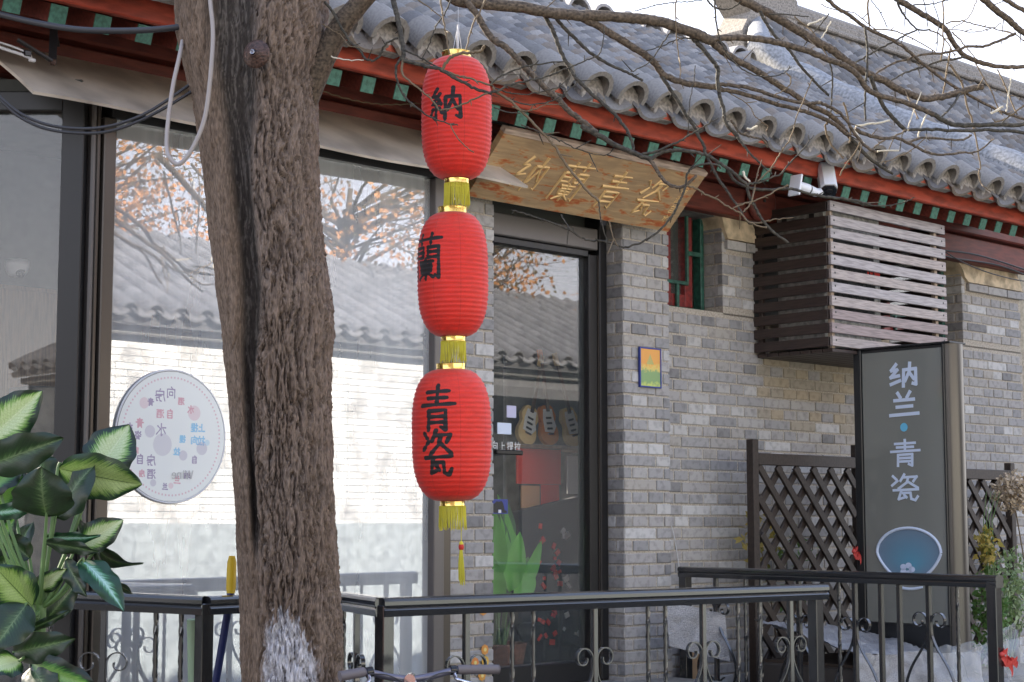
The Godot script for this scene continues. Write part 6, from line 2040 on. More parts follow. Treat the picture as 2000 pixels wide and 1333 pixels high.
func build_dumb_cane() -> void:
	make_leaf_mats()
	var foot := Vector3(2.63, 0.0, 1.42)
	var o := thing("dumb_cane", "leafy potted plant with cream and green variegated leaves, at the left edge", "plant", foot)
	var g := Geo.new()
	g.lathe([Vector2(0.0, 0.0), Vector2(0.14, 0.0), Vector2(0.17, 0.5), Vector2(0.19, 0.64), Vector2(0.20, 0.66), Vector2(0.18, 0.67), Vector2(0.165, 0.62), Vector2(0.0, 0.62)], 32)
	part("pot", g, M.terracotta, o)
	var hub := Vector3(2.56, 1.345, 1.52) - foot
	g = Geo.new()
	g.tube(smooth([Vector3(0, 0.6, 0), Vector3(-0.03, 0.95, 0.03), Vector3(-0.06, 1.2, 0.08), hub, hub + Vector3(0.01, 0.12, 0.0)], 5), smooth_r([0.02, 0.021, 0.02, 0.018, 0.012], 5), 12)
	part("stem", g, M.stem_green, o)
	var f := LEAVES.split(" ")
	for q in f:
		var e := q.split(",")
		var base := Vector3(float(e[0]), float(e[1]), float(e[2])) * 0.001 - foot
		var tip := Vector3(float(e[3]), float(e[4]), float(e[5])) * 0.001 - foot
		var w := float(e[6]) * 0.001
		var roll := deg_to_rad(float(e[7]))
		var bend := float(e[8])
		var ax := tip - base
		var ln := ax.length()
		var d := ax / ln
		var toward := Vector3(-0.6934, 0.25, 0.7206)
		var nn := (toward - d * toward.dot(d)).normalized().rotated(d, roll)
		var sd := d.cross(nn).normalized()
		var rows := []
		var nt := 22
		var ph := rng.randf() * 6.0
		for i in nt + 1:
			var t := float(i) / nt
			var wd := w * 0.5 * pow(sin(PI * pow(t, 0.80)), 0.72) * (1.0 - 0.15 * smoothstep(0.8, 1.0, t)) + 0.0012
			# an arched midrib that still ends at the tip
			var c := base + ax * t + nn * (4.0 * bend * ln * t * (1.0 - t) * 0.5) + nn * sin(t * 5.0 + ph) * 0.004
			var row := []
			for k in 13:
				var s := k / 6.0 - 1.0
				var a := absf(s)
				var lift := wd * (0.30 * a - 0.22 * a * a * a) + 0.006 * a * a * sin(t * 15.0 + ph + s) + 0.002 * sin((t * 17.0 - a * 4.6) * TAU) * a * (1.0 - a)
				row.append(c + sd * s * wd * (1.0 - 0.04 * sin(t * 21.0 + ph) * a) + nn * lift)
			rows.append(row)
		g = Geo.new()
		g.grid(rows, true, nn)
		for i in g.uv.size():
			g.uv[i].y = 1.0 - g.uv[i].y if false else g.uv[i].y
		var lf := part("leaf", g, leaf_mats[int(e[9]) - 1], o)
		# stalk from the stem to the blade
		g = Geo.new()
		var mid := (hub + base) * 0.5 + Vector3(0, -0.03, 0) + nn * 0.01
		if base.y < hub.y - 0.04:
			mid = Vector3(hub.x, base.y + 0.02, hub.z).lerp(base, 0.4)
			g.tube(smooth([Vector3(hub.x * 0.8, base.y - 0.05, hub.z * 0.8), mid, base, base + ax * 0.06], 4), smooth_r([0.006, 0.0055, 0.0045, 0.003], 4), 8)
		else:
			g.tube(smooth([hub, mid, base, base + ax * 0.06], 4), smooth_r([0.0065, 0.0055, 0.0045, 0.003], 4), 8)
		part("leaf_stalk", g, M.stem_green, lf)

const LEAVES := "2704,1750,1567,2810,1902,1580,161,0,-0.10,1 2571,1762,1580,2809,1717,1663,140,25,0.16,3 2507,1615,1637,2461,1762,1683,179,0,0.14,2 2577,1615,1564,2661,1773,1641,140,-15,0.12,2 2462,1847,1348,2570,1998,1475,143,10,0.08,1 2415,1767,1430,2577,1851,1599,119,20,0.12,2 2450,1687,1383,2548,1788,1422,101,-15,0.10,4 2675,1615,1519,2857,1478,1604,68,50,0.55,2 2625,1524,1598,2749,1609,1659,94,20,0.15,1 2572,1557,1523,2652,1564,1699,40,45,0.12,5 2533,1546,1582,2628,1517,1739,45,40,0.10,2 2615,1492,1653,2663,1347,1817,87,-25,0.18,5 2600,1491,1596,2620,1385,1684,58,20,0.2,2 2696,1521,1595,2786,1386,1662,52,55,0.22,2 2521,1356,1542,2405,1478,1519,127,0,0.1,3 2514,1376,1468,2496,1294,1579,52,10,0.2,1 2485,1365,1578,2374,1231,1591,125,-10,0.2,2 2513,1285,1524,2604,1344,1620,27,30,0.1,2 2467,1226,1541,2567,1268,1713,90,20,0.2,2 2508,1193,1575,2604,1130,1798,96,15,0.25,4 2491,1619,1342,2571,1781,1373,93,20,0.1,4 2412,1627,1477,2485,1650,1621,51,35,0.1,5 2556,1493,1456,2495,1563,1408,77,0,0.1,2 2459,1206,1600,2339,1171,1619,103,10,0.2,1 2506,1187,1573,2528,1079,1717,104,0,0.3,2 2510,1418,1331,2570,1541,1338,78,0,0.1,2 2699,1634,1475,2654,1745,1378,94,20,0.1,2 2556,1432,1307,2631,1603,1336,94,-20,0.1,2 2482,1495,1316,2540,1619,1390,87,15,0.12,4 2551,1406,1508,2585,1465,1619,61,30,0.15,1 2517,1270,1456,2457,1346,1409,97,0,0.1,2 2630,1310,1431,2715,1416,1458,78,25,0.1,2 2572,1698,1292,2508,1792,1245,111,0,0.1,2 2674,1698,1391,2633,1826,1300,95,10,0.1,2"

func crumple(g: Geo, a: Vector3, b: Vector3, c: Vector3, amp: float, fr: float, nu: int, nv: int, sd: int) -> void:
	# a sheet from a along (b - a) and down (c - a), crumpled
	var f := FastNoiseLite.new()
	f.seed = sd
	f.frequency = fr
	f.fractal_octaves = 4
	var nn := (b - a).cross(c - a).normalized()
	var rows := []
	for i in nv + 1:
		var row := []
		for k in nu + 1:
			var u := float(k) / nu
			var v := float(i) / nv
			var p := a + (b - a) * u + (c - a) * v
			p += nn * (absf(f.get_noise_3dv(p)) - 0.25) * amp + Vector3.UP * f.get_noise_3dv(p * 0.7 + Vector3(9, 0, 0)) * amp * 0.6 * (1.0 - v)
			row.append(p)
		rows.append(row)
	g.grid(rows, true, Vector3.ZERO)

func build_covers() -> void:
	# silver wrap laid over planter boxes beside the steps
	var o := thing("silver_cover", "crumpled silver insulating sheet laid over boxes below the trellis", "cover", Vector3(0, 0, 0))
	var g := Geo.new()
	crumple(g, Vector3(7.10, 1.10, 0.62), Vector3(8.16, 0.985, 0.62), Vector3(7.02, 0.97, 1.30), 0.06, 4.0, 60, 34, 3)
	part("top_sheet", g, M.foil, o)
	g = Geo.new()
	crumple(g, Vector3(7.02, 0.97, 1.30), Vector3(8.16, 0.92, 1.30), Vector3(7.00, 0.46, 1.36), 0.05, 4.0, 60, 24, 4)
	part("hanging_sheet", g, M.foil, o)
	g = Geo.new()
	crumple(g, Vector3(6.66, 1.215, 0.40), Vector3(6.99, 1.125, 0.52), Vector3(6.67, 0.98, 0.42), 0.02, 5.0, 24, 20, 6)
	part("side_sheet", g, M.foil, o)
	var b := thing("planter_box", "long dark planter box under the silver sheet", "planter", Vector3(7.6, 0.45, 0.95))
	part("box", boxgeo(Vector3(-0.5, 0.0, -0.30), Vector3(0.52, 0.44, 0.30), 0.01), M.planter, b)
	part("soil", boxgeo(Vector3(-0.48, 0.441, -0.28), Vector3(0.50, 0.455, 0.28)), M.soil, b)
	var c := thing("cardboard", "brown cardboard sheet leaning on the wall beside the steps", "cardboard", Vector3(7.16, 0.47, 0.10))
	c.rotation = Vector3(-0.10, 0.1, -0.25)
	part("sheet", boxgeo(Vector3(-0.06, 0.0, 0), Vector3(0.16, 0.66, 0.006), 0.001), M.card, c)
	# clear plastic bundled at the foot of the sign
	var p := thing("plastic_sheet", "bunched clear plastic sheet in front of the standing sign", "sheet", Vector3.ZERO)
	g = Geo.new()
	crumple(g, Vector3(7.40, 0.965, 1.45), Vector3(8.02, 1.0, 1.62), Vector3(7.38, 0.42, 1.66), 0.12, 3.5, 70, 44, 12)
	part("fold", g, M.plastic, p)
	g = Geo.new()
	crumple(g, Vector3(7.50, 0.93, 1.50), Vector3(8.06, 1.07, 1.55), Vector3(7.46, 0.42, 1.74), 0.11, 4.5, 60, 40, 15)
	part("fold", g, M.plastic, p)

func leaf_cluster(o: Node3D, called: String, m: Material, c: Vector3, r: Vector3, n: int, size: float) -> void:
	# many small cupped leaves spread through a volume
	var g := Geo.new()
	for i in n:
		var d := Vector3(rng.randfn(), rng.randfn(), rng.randfn()).normalized() * pow(rng.randf(), 0.4)
		var p := c + d * r
		var ax := Vector3(rng.randfn(), rng.randfn() - 0.2, rng.randfn()).normalized()
		var s := ax.cross(Vector3(rng.randfn(), rng.randfn(), rng.randfn())).normalized()
		var l := size * rng.randf_range(0.6, 1.3)
		var nn := ax.cross(s)
		var b := g.v.size()
		var q := [p, p + ax * l * 0.4 + s * l * 0.28 + nn * l * 0.08, p + ax * l, p + ax * l * 0.4 - s * l * 0.28 + nn * l * 0.08]
		for e in q:
			g.vert(e, nn)
		g.ix.append_array([b, b + 1, b + 2, b, b + 2, b + 3])
	var x := part(called, g, m, o)
	stuff(x)

func build_side_plants() -> void:
	var b := thing("flower_planter", "planter with mixed winter plants at the right edge below the trellis", "planter", Vector3(9.0, 0.45, 1.0))
	part("box", boxgeo(Vector3(-0.42, 0.0, -0.22), Vector3(0.5, 0.30, 0.22), 0.01), M.planter, b)
	part("soil", boxgeo(Vector3(-0.40, 0.301, -0.20), Vector3(0.48, 0.31, 0.20)), M.soil, b)
	var p := thing("silver_shrub", "small grey green leafy shrub beside the railing's end post", "shrub", Vector3(9.05, 0.76, 0.95))
	leaf_cluster(p, "foliage", M.leaf_silver, Vector3(0.05, 0.46, 0.0), Vector3(0.20, 0.24, 0.16), 900, 0.035)
	leaf_cluster(p, "foliage", M.leaf_green, Vector3(-0.20, 0.30, 0.0), Vector3(0.09, 0.34, 0.12), 420, 0.045)
	var g := Geo.new()
	for i in 9:
		var e := Vector3(rng.randf_range(-0.2, 0.2), rng.randf_range(0.3, 0.6), rng.randf_range(-0.1, 0.1))
		g.tube([Vector3(rng.randf_range(-0.03, 0.03), 0, 0), e * 0.5 + Vector3(0, 0.05, 0), e], [0.005, 0.004, 0.002], 5)
	part("stems", g, M.stem_green, p)
	p = thing("yellow_shrub", "yellowed leafy stems climbing the trellis behind the end post", "shrub", Vector3(8.82, 0.76, 0.98))
	leaf_cluster(p, "foliage", M.leaf_yellow, Vector3(-0.03, 0.70, 0.0), Vector3(0.07, 0.12, 0.06), 160, 0.045)
	g = Geo.new()
	for i in 4:
		g.tube([Vector3(0.01 * i, 0, 0), Vector3(-0.02 + 0.02 * i, 0.4, 0.01), Vector3(-0.06 + 0.03 * i, 0.85, 0.0), Vector3(-0.02 + 0.05 * i, 1.02, 0)], [0.004, 0.004, 0.003, 0.0015], 5)
	part("stems", g, M.stem_green, p)
	p = thing("dried_hydrangea", "big dried beige flower head at the right edge", "flower", Vector3(9.10, 0.76, 1.0))
	leaf_cluster(p, "petals", M.dried_flower, Vector3(-0.03, 1.02, 0.0), Vector3(0.13, 0.125, 0.12), 900, 0.03)
	g = Geo.new()
	g.tube([Vector3(0.05, 0, 0), Vector3(0.06, 0.5, 0.02), Vector3(-0.02, 0.92, 0)], [0.006, 0.005, 0.004], 6)
	part("stem", g, M.twig_bark, p)
	p = thing("wall_vine", "sparse vine with a few green leaves behind the trellis at the left", "vine", Vector3(7.95, 0.9, 0.17))
	leaf_cluster(p, "foliage", M.leaf_green, Vector3(0.1, 0.45, 0.0), Vector3(0.35, 0.25, 0.035), 110, 0.05)
	leaf_cluster(p, "foliage", M.leaf_yellow, Vector3(-0.20, 0.62, 0.0), Vector3(0.2, 0.22, 0.03), 70, 0.05)
	g = Geo.new()
	g.tube([Vector3(0, -0.4, 0), Vector3(-0.1, 0.2, 0.0), Vector3(-0.25, 0.75, 0)], [0.005, 0.004, 0.002], 5)
	g.tube([Vector3(0, -0.4, 0), Vector3(0.15, 0.2, 0.0), Vector3(0.3, 0.6, 0)], [0.005, 0.004, 0.002], 5)
	part("stems", g, M.twig_bark, p)
	# red ribbons
	for e in [[Vector3(7.30, 0.955, 2.06), 0.12, 0.06, -0.1, "red ribbon tied round the end post of the farther railing"], [Vector3(8.62, 0.80, 1.10), 0.06, 0.14, 0.25, "red ribbon hanging left of the end post"], [Vector3(8.13, 1.44, 0.50), 0.09, 0.04, -0.2, "red ribbon on the trellis beside the standing sign"]]:
		var o := thing("red_ribbon", e[4], "ribbon", e[0])
		var at: Vector3 = Vector3(6.78, 1.03, 2.20) if e[1] > 0.1 else e[0]
		o.position = at
		g = Geo.new()
		for k in 4:
			var rows := []
			for i in 9:
				var t := i / 8.0
				var c := Vector3(e[1] * t * (1.0 if k % 2 == 0 else 0.6), -e[2] * t * (0.4 + 0.3 * k) + 0.02 * sin(t * 7.0 + k), 0.012 * sin(t * 9.0 + k * 2.0) + 0.03)
				rows.append([c + Vector3(0, 0.014, 0.004), c + Vector3(0.004, 0, 0.0), c - Vector3(0, 0.014, 0.004)])
			g.grid(rows)
		part("loops", g, M.ribbon, o)
		g = Geo.new()
		g.lathe([Vector2(0, -0.012), Vector2(0.012, -0.006), Vector2(0.013, 0.006), Vector2(0, 0.013)], 10, Vector3(0, 0, 0.03))
		part("knot", g, M.ribbon, o)

func build_bicycle() -> void:
	var s := thing("bicycle", "bicycle with silver handlebar and brown grips parked in front of the railing", "bicycle", Vector3.ZERO)
	# handlebar ends, left and right in view
	var hl := Vector3(3.551, 1.100, 1.700)
	var hr := Vector3(4.130, 1.097, 1.838)
	var ml := Vector3(3.633, 1.111, 1.724)
	var mr := Vector3(3.988, 1.101, 1.786)
	var st := Vector3(3.803, 1.079, 1.758)
	var g := Geo.new()
	g.tube(smooth([ml + (ml - hl) * -0.05, ml + (st - ml) * 0.18, st.lerp(ml, 0.42) + Vector3(0, -0.004, 0), st, st.lerp(mr, 0.42) + Vector3(0, -0.004, 0), mr + (st - mr) * 0.18, mr], 6), smooth_r([0.0115, 0.0115, 0.0125, 0.013, 0.0125, 0.0115, 0.0115], 6), 14)
	part("handlebar", g, M.alloy_paint, s)
	for e in [[hl, ml], [hr, mr]]:
		var d: Vector3 = (e[0] - e[1]).normalized()
		g = Geo.new()
		g.tube([e[1], e[1] + d * 0.004, e[0] - d * 0.004, e[0]], [0.0145, 0.0165, 0.0165, 0.0155], 16)
		g.tube([e[0], e[0] + d * 0.003], [0.018, 0.0175], 16)
		part("grip", g, M.grip, s)
		g = Geo.new()
		var q: Vector3 = e[1] + (st - e[1]).normalized() * 0.012
		g.tube([q - d * 0.016, q + d * 0.006], [0.0175, 0.0175], 14)
		part("lever_clamp", g, M.lens_black, s)
		g = Geo.new()
		var f := Vector3(-0.50, -0.10, 0.86).normalized()
		g.tube(smooth([q, q + f * 0.03 + Vector3(0, -0.02, 0), q + f * 0.045 + d * 0.02 + Vector3(0, -0.028, 0), q + f * 0.05 + d * 0.10 + Vector3(0, -0.045, 0)], 4), smooth_r([0.008, 0.007, 0.006, 0.0055], 4), 8)
		part("brake_lever", g, M.chrome, s)
		g = Geo.new()
		cable(g, [q + f * 0.03, q + f * 0.04 + (st - q) * 0.5 + Vector3(0, 0.005, 0), st + f * 0.06 + Vector3(0, -0.04, 0), st + f * 0.02 + Vector3(0, -0.2, 0)], 0.0026, 6)
		part("brake_cable", g, M.wire, s)
	g = Geo.new()
	g.tube([st + Vector3(-0.022, 0, 0.022), st + Vector3(0.022, 0, -0.022)], [0.019, 0.019], 16)
	g.tube([st, st + Vector3(0.012, -0.03, 0.012), st + Vector3(0.012, -0.10, 0.012)], [0.016, 0.014, 0.0125], 14)
	part("stem_clamp", g, M.chrome, s)
	g = Geo.new()
	var hd := st + Vector3(0.012, -0.10, 0.012)
	g.tube([hd, hd + Vector3(-0.02, -0.16, 0.02)], [0.02, 0.02], 16)
	part("head_tube", g, M.alloy_paint, s)
	# wheels, fork and frame, below the frame of the picture; the bicycle stands along the lane
	var along := Vector3(0.6934, 0, -0.7206)
	var crown := hd + Vector3(-0.02, -0.16, 0.02)
	var fh := Vector3(crown.x, 0.33, crown.z) - along * 0.08
	for sd in [-1.0, 1.0]:
		g = Geo.new()
		var sv: Vector3 = Vector3(0.7206, 0, 0.6934) * 0.05 * sd
		g.tube([crown, crown + sv + Vector3(0, -0.04, 0), fh + sv], [0.013, 0.013, 0.009], 10)
		part("fork_leg", g, M.alloy_paint, s)
	var rear := fh + along * 1.02
	var bbk := fh + along * 0.60 + Vector3(0, -0.05, 0)
	var seat := bbk + along * 0.12 + Vector3(0, 0.50, 0)
	for e in [[crown, bbk], [bbk, seat], [crown + Vector3(0, 0.08, 0), seat - Vector3(0, 0.06, 0)], [bbk, rear], [seat - Vector3(0, 0.06, 0), rear]]:
		g = Geo.new()
		g.tube([e[0], e[1]], [0.015, 0.015], 12)
		part("frame_tube", g, M.alloy_paint, s)
	g = Geo.new()
	g.box(seat + Vector3(0, 0.02, 0), Vector3(0.14, 0.05, 0.25), Basis(Vector3.UP, atan2(-along.x, -along.z)), 0.02)
	part("saddle", g, M.lens_black, s)
	for hub in [fh, rear]:
		var side := Vector3(0.7206, 0, 0.6934)
		var pts := []
		var rad := []
		var rim := []
		for k in 49:
			var a := TAU * k / 48.0
			pts.append(hub + along * cos(a) * 0.315 + Vector3.UP * sin(a) * 0.315); rad.append(0.018)
			rim.append(hub + along * cos(a) * 0.292 + Vector3.UP * sin(a) * 0.292)
		g = Geo.new()
		g.tube(pts, rad, 10, false)
		var w := part("wheel_tyre", g, M.tyre, s)
		g = Geo.new()
		var r2 := []
		for k in 49:
			r2.append(0.010)
		g.tube(rim, r2, 8, false)
		part("rim", g, M.chrome, w)
		g = Geo.new()
		g.tube([hub - side * 0.05, hub + side * 0.05], [0.016, 0.016], 12)
		for k in 24:
			var a := TAU * k / 24.0
			g.tube([hub + side * (0.03 if k % 2 else -0.03), hub + along * cos(a) * 0.285 + Vector3.UP * sin(a) * 0.285], [0.001, 0.001], 4, false)
		part("spokes", g, M.chrome, w)

func build_oddments() -> void:
	var o := thing("broom", "blue pole with a yellow top leaning behind the trunk", "pole", Vector3(3.60, 0.45, 0.80))
	var g := Geo.new()
	var top := Vector3(3.643, 1.345, 0.935) - o.position
	g.tube([Vector3(-0.02, 0.0, -0.01), top], [0.014, 0.014], 12)
	part("pole", g, M.pole_blue, o)
	g = Geo.new()
	var d := Vector3(0.003, 1, 0.02).normalized()
	g.tube([top, top + d * 0.02, top + d * 0.11, top + d * 0.135], [0.015, 0.018, 0.017, 0.011], 14)
	part("yellow_cap", g, M.pole_yellow, o)
	var r := thing("rolled_mat", "pale green rolled mat leaning behind the railing", "mat", Vector3(3.60, 0.45, 0.80))
	g = Geo.new()
	g.tube([Vector3(0.01, 0.0, 0.0), Vector3(-0.052, 0.80, 0.036)], [0.024, 0.023], 18)
	part("roll", g, M.mat_green, r)
	# white cord down the wall right of the pillar
	g = Geo.new()
	cable(g, [Vector3(7.13, 1.60, 0.006), Vector3(7.16, 1.575, 0.02), Vector3(7.20, 1.44, 0.02), Vector3(7.25, 1.215, 0.02), Vector3(7.30, 1.09, 0.03), Vector3(7.32, 0.9, 0.02)], 0.003)
	solo("white_string", g, M.fine_cord, "thin white cord hanging on the brick wall right of the pillar", "cord")
	# twisted string along the awning, wires along the beam
	g = Geo.new()
	var pts := []
	for i in 60:
		var t := i / 59.0
		pts.append(Vector3(lerpf(4.1, 5.2, t), 3.56 - 0.10 * sin(t * PI), 0.36) + Vector3(0, sin(i * 2.1), cos(i * 2.1)) * 0.003)
	var rad := []
	for p in pts:
		rad.append(0.003)
	g.tube(pts, rad, 5)
	solo("awning_string", g, M.twig_bark, "twisted string slung above the awning sheet", "string")
	g = Geo.new()
	cable(g, [Vector3(4.0, 3.60, 0.35), Vector3(4.6, 3.60, 0.40), Vector3(4.85, 3.53, 0.42), Vector3(5.3, 3.50, 0.40), Vector3(5.7, 3.50, 0.36)], 0.010)
	cable(g, [Vector3(4.55, 3.62, 0.30), Vector3(4.8, 3.58, 0.34), Vector3(5.2, 3.53, 0.36), Vector3(5.8, 3.52, 0.34)], 0.007)
	solo("beam_wires", g, M.wire, "dark wires strung along the beam above the awning", "cable")
	g = Geo.new()
	cable(g, [Vector3(9.1, 3.43, 0.13), Vector3(9.6, 3.38, 0.14), Vector3(10.2, 3.40, 0.13), Vector3(10.9, 3.36, 0.13)], 0.006)
	cable(g, [Vector3(9.15, 3.40, 0.12), Vector3(9.8, 3.345, 0.14), Vector3(10.5, 3.36, 0.12), Vector3(11.2, 3.3, 0.1)], 0.006)
	cable(g, [Vector3(9.3, 3.46, 0.2), Vector3(9.9, 3.30, 0.22), Vector3(10.6, 3.26, 0.2), Vector3(11.2, 3.30, 0.2)], 0.004)
	solo("eave_wires", g, M.wire, "bundle of thin wires under the eave right of the slatted box", "cable")
	var w := thing("spare_lamp_wire", "white wire end with a dark clip under the eave at top left", "wire", Vector3(2.94, 3.345, 0.42))
	g = Geo.new()
	cable(g, [Vector3(-0.1, 0.02, 0), Vector3(0.0, 0.005, 0.0), Vector3(0.08, -0.004, 0.0), Vector3(0.12, -0.012, 0.0)], 0.006)
	cable(g, [Vector3(-0.1, 0.03, 0), Vector3(0.02, 0.022, 0.0), Vector3(0.09, 0.010, 0.0), Vector3(0.12, -0.004, 0.0)], 0.004)
	part("lead", g, M.white_plastic, w)
	part("clip", boxgeo(Vector3(0.085, -0.008, -0.01), Vector3(0.115, 0.014, 0.012), 0.003), M.lens_black, w)
	part("tip", boxgeo(Vector3(0.11, -0.024, -0.008), Vector3(0.135, -0.010, 0.008), 0.003), M.white_plastic, w)
	var k := thing("awning_bracket", "black iron bracket that holds up the awning at the left", "bracket", Vector3(3.13, 3.38, 0.40))
	g = Geo.new()
	g.bar(Vector3(0.0, -0.05, 0.05), Vector3(0.04, 0.10, -0.02), 0.03, 0.008)
	g.bar(Vector3(0.0, -0.05, 0.05), Vector3(-0.12, 0.02, 0.0), 0.03, 0.008)
	g.bar(Vector3(0.04, 0.10, -0.02), Vector3(0.10, 0.06, -0.1), 0.02, 0.008)
	part("iron", g, M.wire, k)
	part("bolt", boxgeo(Vector3(-0.008, -0.066, 0.046), Vector3(0.012, -0.042, 0.062), 0.003), M.rusty, k)


# ---------------------------------------------------------------- the lane and what stands around it
func build_ground() -> void:
	structure("ground", boxgeo(Vector3(-300, -0.3, -300), Vector3(300, 0.0, 300)), M.asphalt)
	var g := Geo.new()
	g.box(Vector3(5.6, 0.225, 0.32), Vector3(6.9, 0.45, 1.10), Basis(), 0.01)
	g.box(Vector3(5.75, 0.2245, 1.34), Vector3(3.3, 0.449, 0.939), Basis(), 0.01)
	g.box(Vector3(7.9, 0.2243, 1.34), Vector3(0.99, 0.4486, 0.938), Basis(), 0.01)
	structure("terrace", g, M.stone)

func build_neighbour() -> void:
	var o := thing("neighbour_house", "higher tiled house behind the shop roof, with a moulded ridge", "house")
	var rb := roof_basis(40.0)
	var ridge_y := 6.20
	var ridge_z := -3.5
	var ln := 3.6
	var eave := Vector2(ridge_y, ridge_z) + Vector2((rb * Vector3(0, 0, ln)).y, (rb * Vector3(0, 0, ln)).z)
	var g := Geo.new()
	var outline := PackedVector2Array([Vector2(12.55, 0), Vector2(10.38, -2.15), Vector2(10.38, -ln), Vector2(25.0, -ln), Vector2(25.0, 0)])
	g.prism(outline, Vector3(0, ridge_y, ridge_z) + rb * Vector3(0, -0.06, 0), Vector3.RIGHT, -rb.z, 0.10)
	var bb := Basis(Vector3.RIGHT, Vector3(0, rb.y.y, -rb.y.z), Vector3(0, rb.z.y, -rb.z.z))
	g.box(Vector3(19.0, ridge_y, ridge_z) + bb * Vector3(0, -0.1, 1.6), Vector3(12.9, 0.10, 3.2), bb)
	for i in g.c.size():
		g.c[i] = Color(0.12, 0.115, 0.105)
	var roof := part("roof", g, M.tile, o)
	tiled_slope(roof, 10.4, 21.5, eave, 45, 0.08, 0.249, 0, false, 40.0, 12.6)
	part("wall", boxgeo(Vector3(12.9, 0, -6.0), Vector3(25.0, 4.6, -0.4)), M.stone, o)
	# moulded ridge in courses
	var yb := ridge_y - 0.02
	var spec := [[0.0, 0.09, 0.18], [0.092, 0.15, 0.13], [0.152, 0.20, 0.17], [0.202, 0.28, 0.12]]
	for e in spec:
		var k := 0
		var x := 12.5
		while x < 24.0:
			var l := rng.randf_range(0.30, 0.42)
			var q := Geo.new()
			q.box(Vector3(x + l * 0.5, yb + (e[0] + e[1]) * 0.5 + rng.randf_range(-0.006, 0.006), ridge_z), Vector3(l - 0.006, e[1] - e[0], e[2] * 2.0), Basis(), 0.012)
			if x < 19.5:
				part("ridge_block", q, M.tile_plate, roof)
			x += l
	var cp := Geo.new()
	cp.tube([Vector3(12.4, yb + 0.31, ridge_z), Vector3(24.0, yb + 0.31, ridge_z)], [0.075, 0.075], 12)
	part("ridge_capping", cp, M.tile_plate, roof)
	# carved end of the ridge
	var ends := Geo.new()
	var poly := PackedVector2Array([Vector2(-0.50, -0.45), Vector2(0.25, -0.45), Vector2(0.3, 0.34), Vector2(0.1, 0.50), Vector2(-0.2, 0.48), Vector2(-0.40, 0.40), Vector2(-0.58, 0.25), Vector2(-0.42, 0.1), Vector2(-0.55, -0.1)])
	ends.prism(poly, Vector3(12.65, yb, ridge_z + 0.16), Vector3.RIGHT, Vector3.UP, 0.32)
	part("ridge_end", ends, M.tile_plate, roof)
	var vp := Geo.new()
	vp.tube([Vector3(12.55, ridge_y + 0.06, ridge_z), Vector3(10.38, ridge_y, ridge_z) + rb * Vector3(0, 0.12, 2.15), Vector3(10.38, ridge_y, ridge_z) + rb * Vector3(0, 0.12, 3.5)], [0.11, 0.11, 0.11], 12)
	part("verge", vp, M.verge, roof)

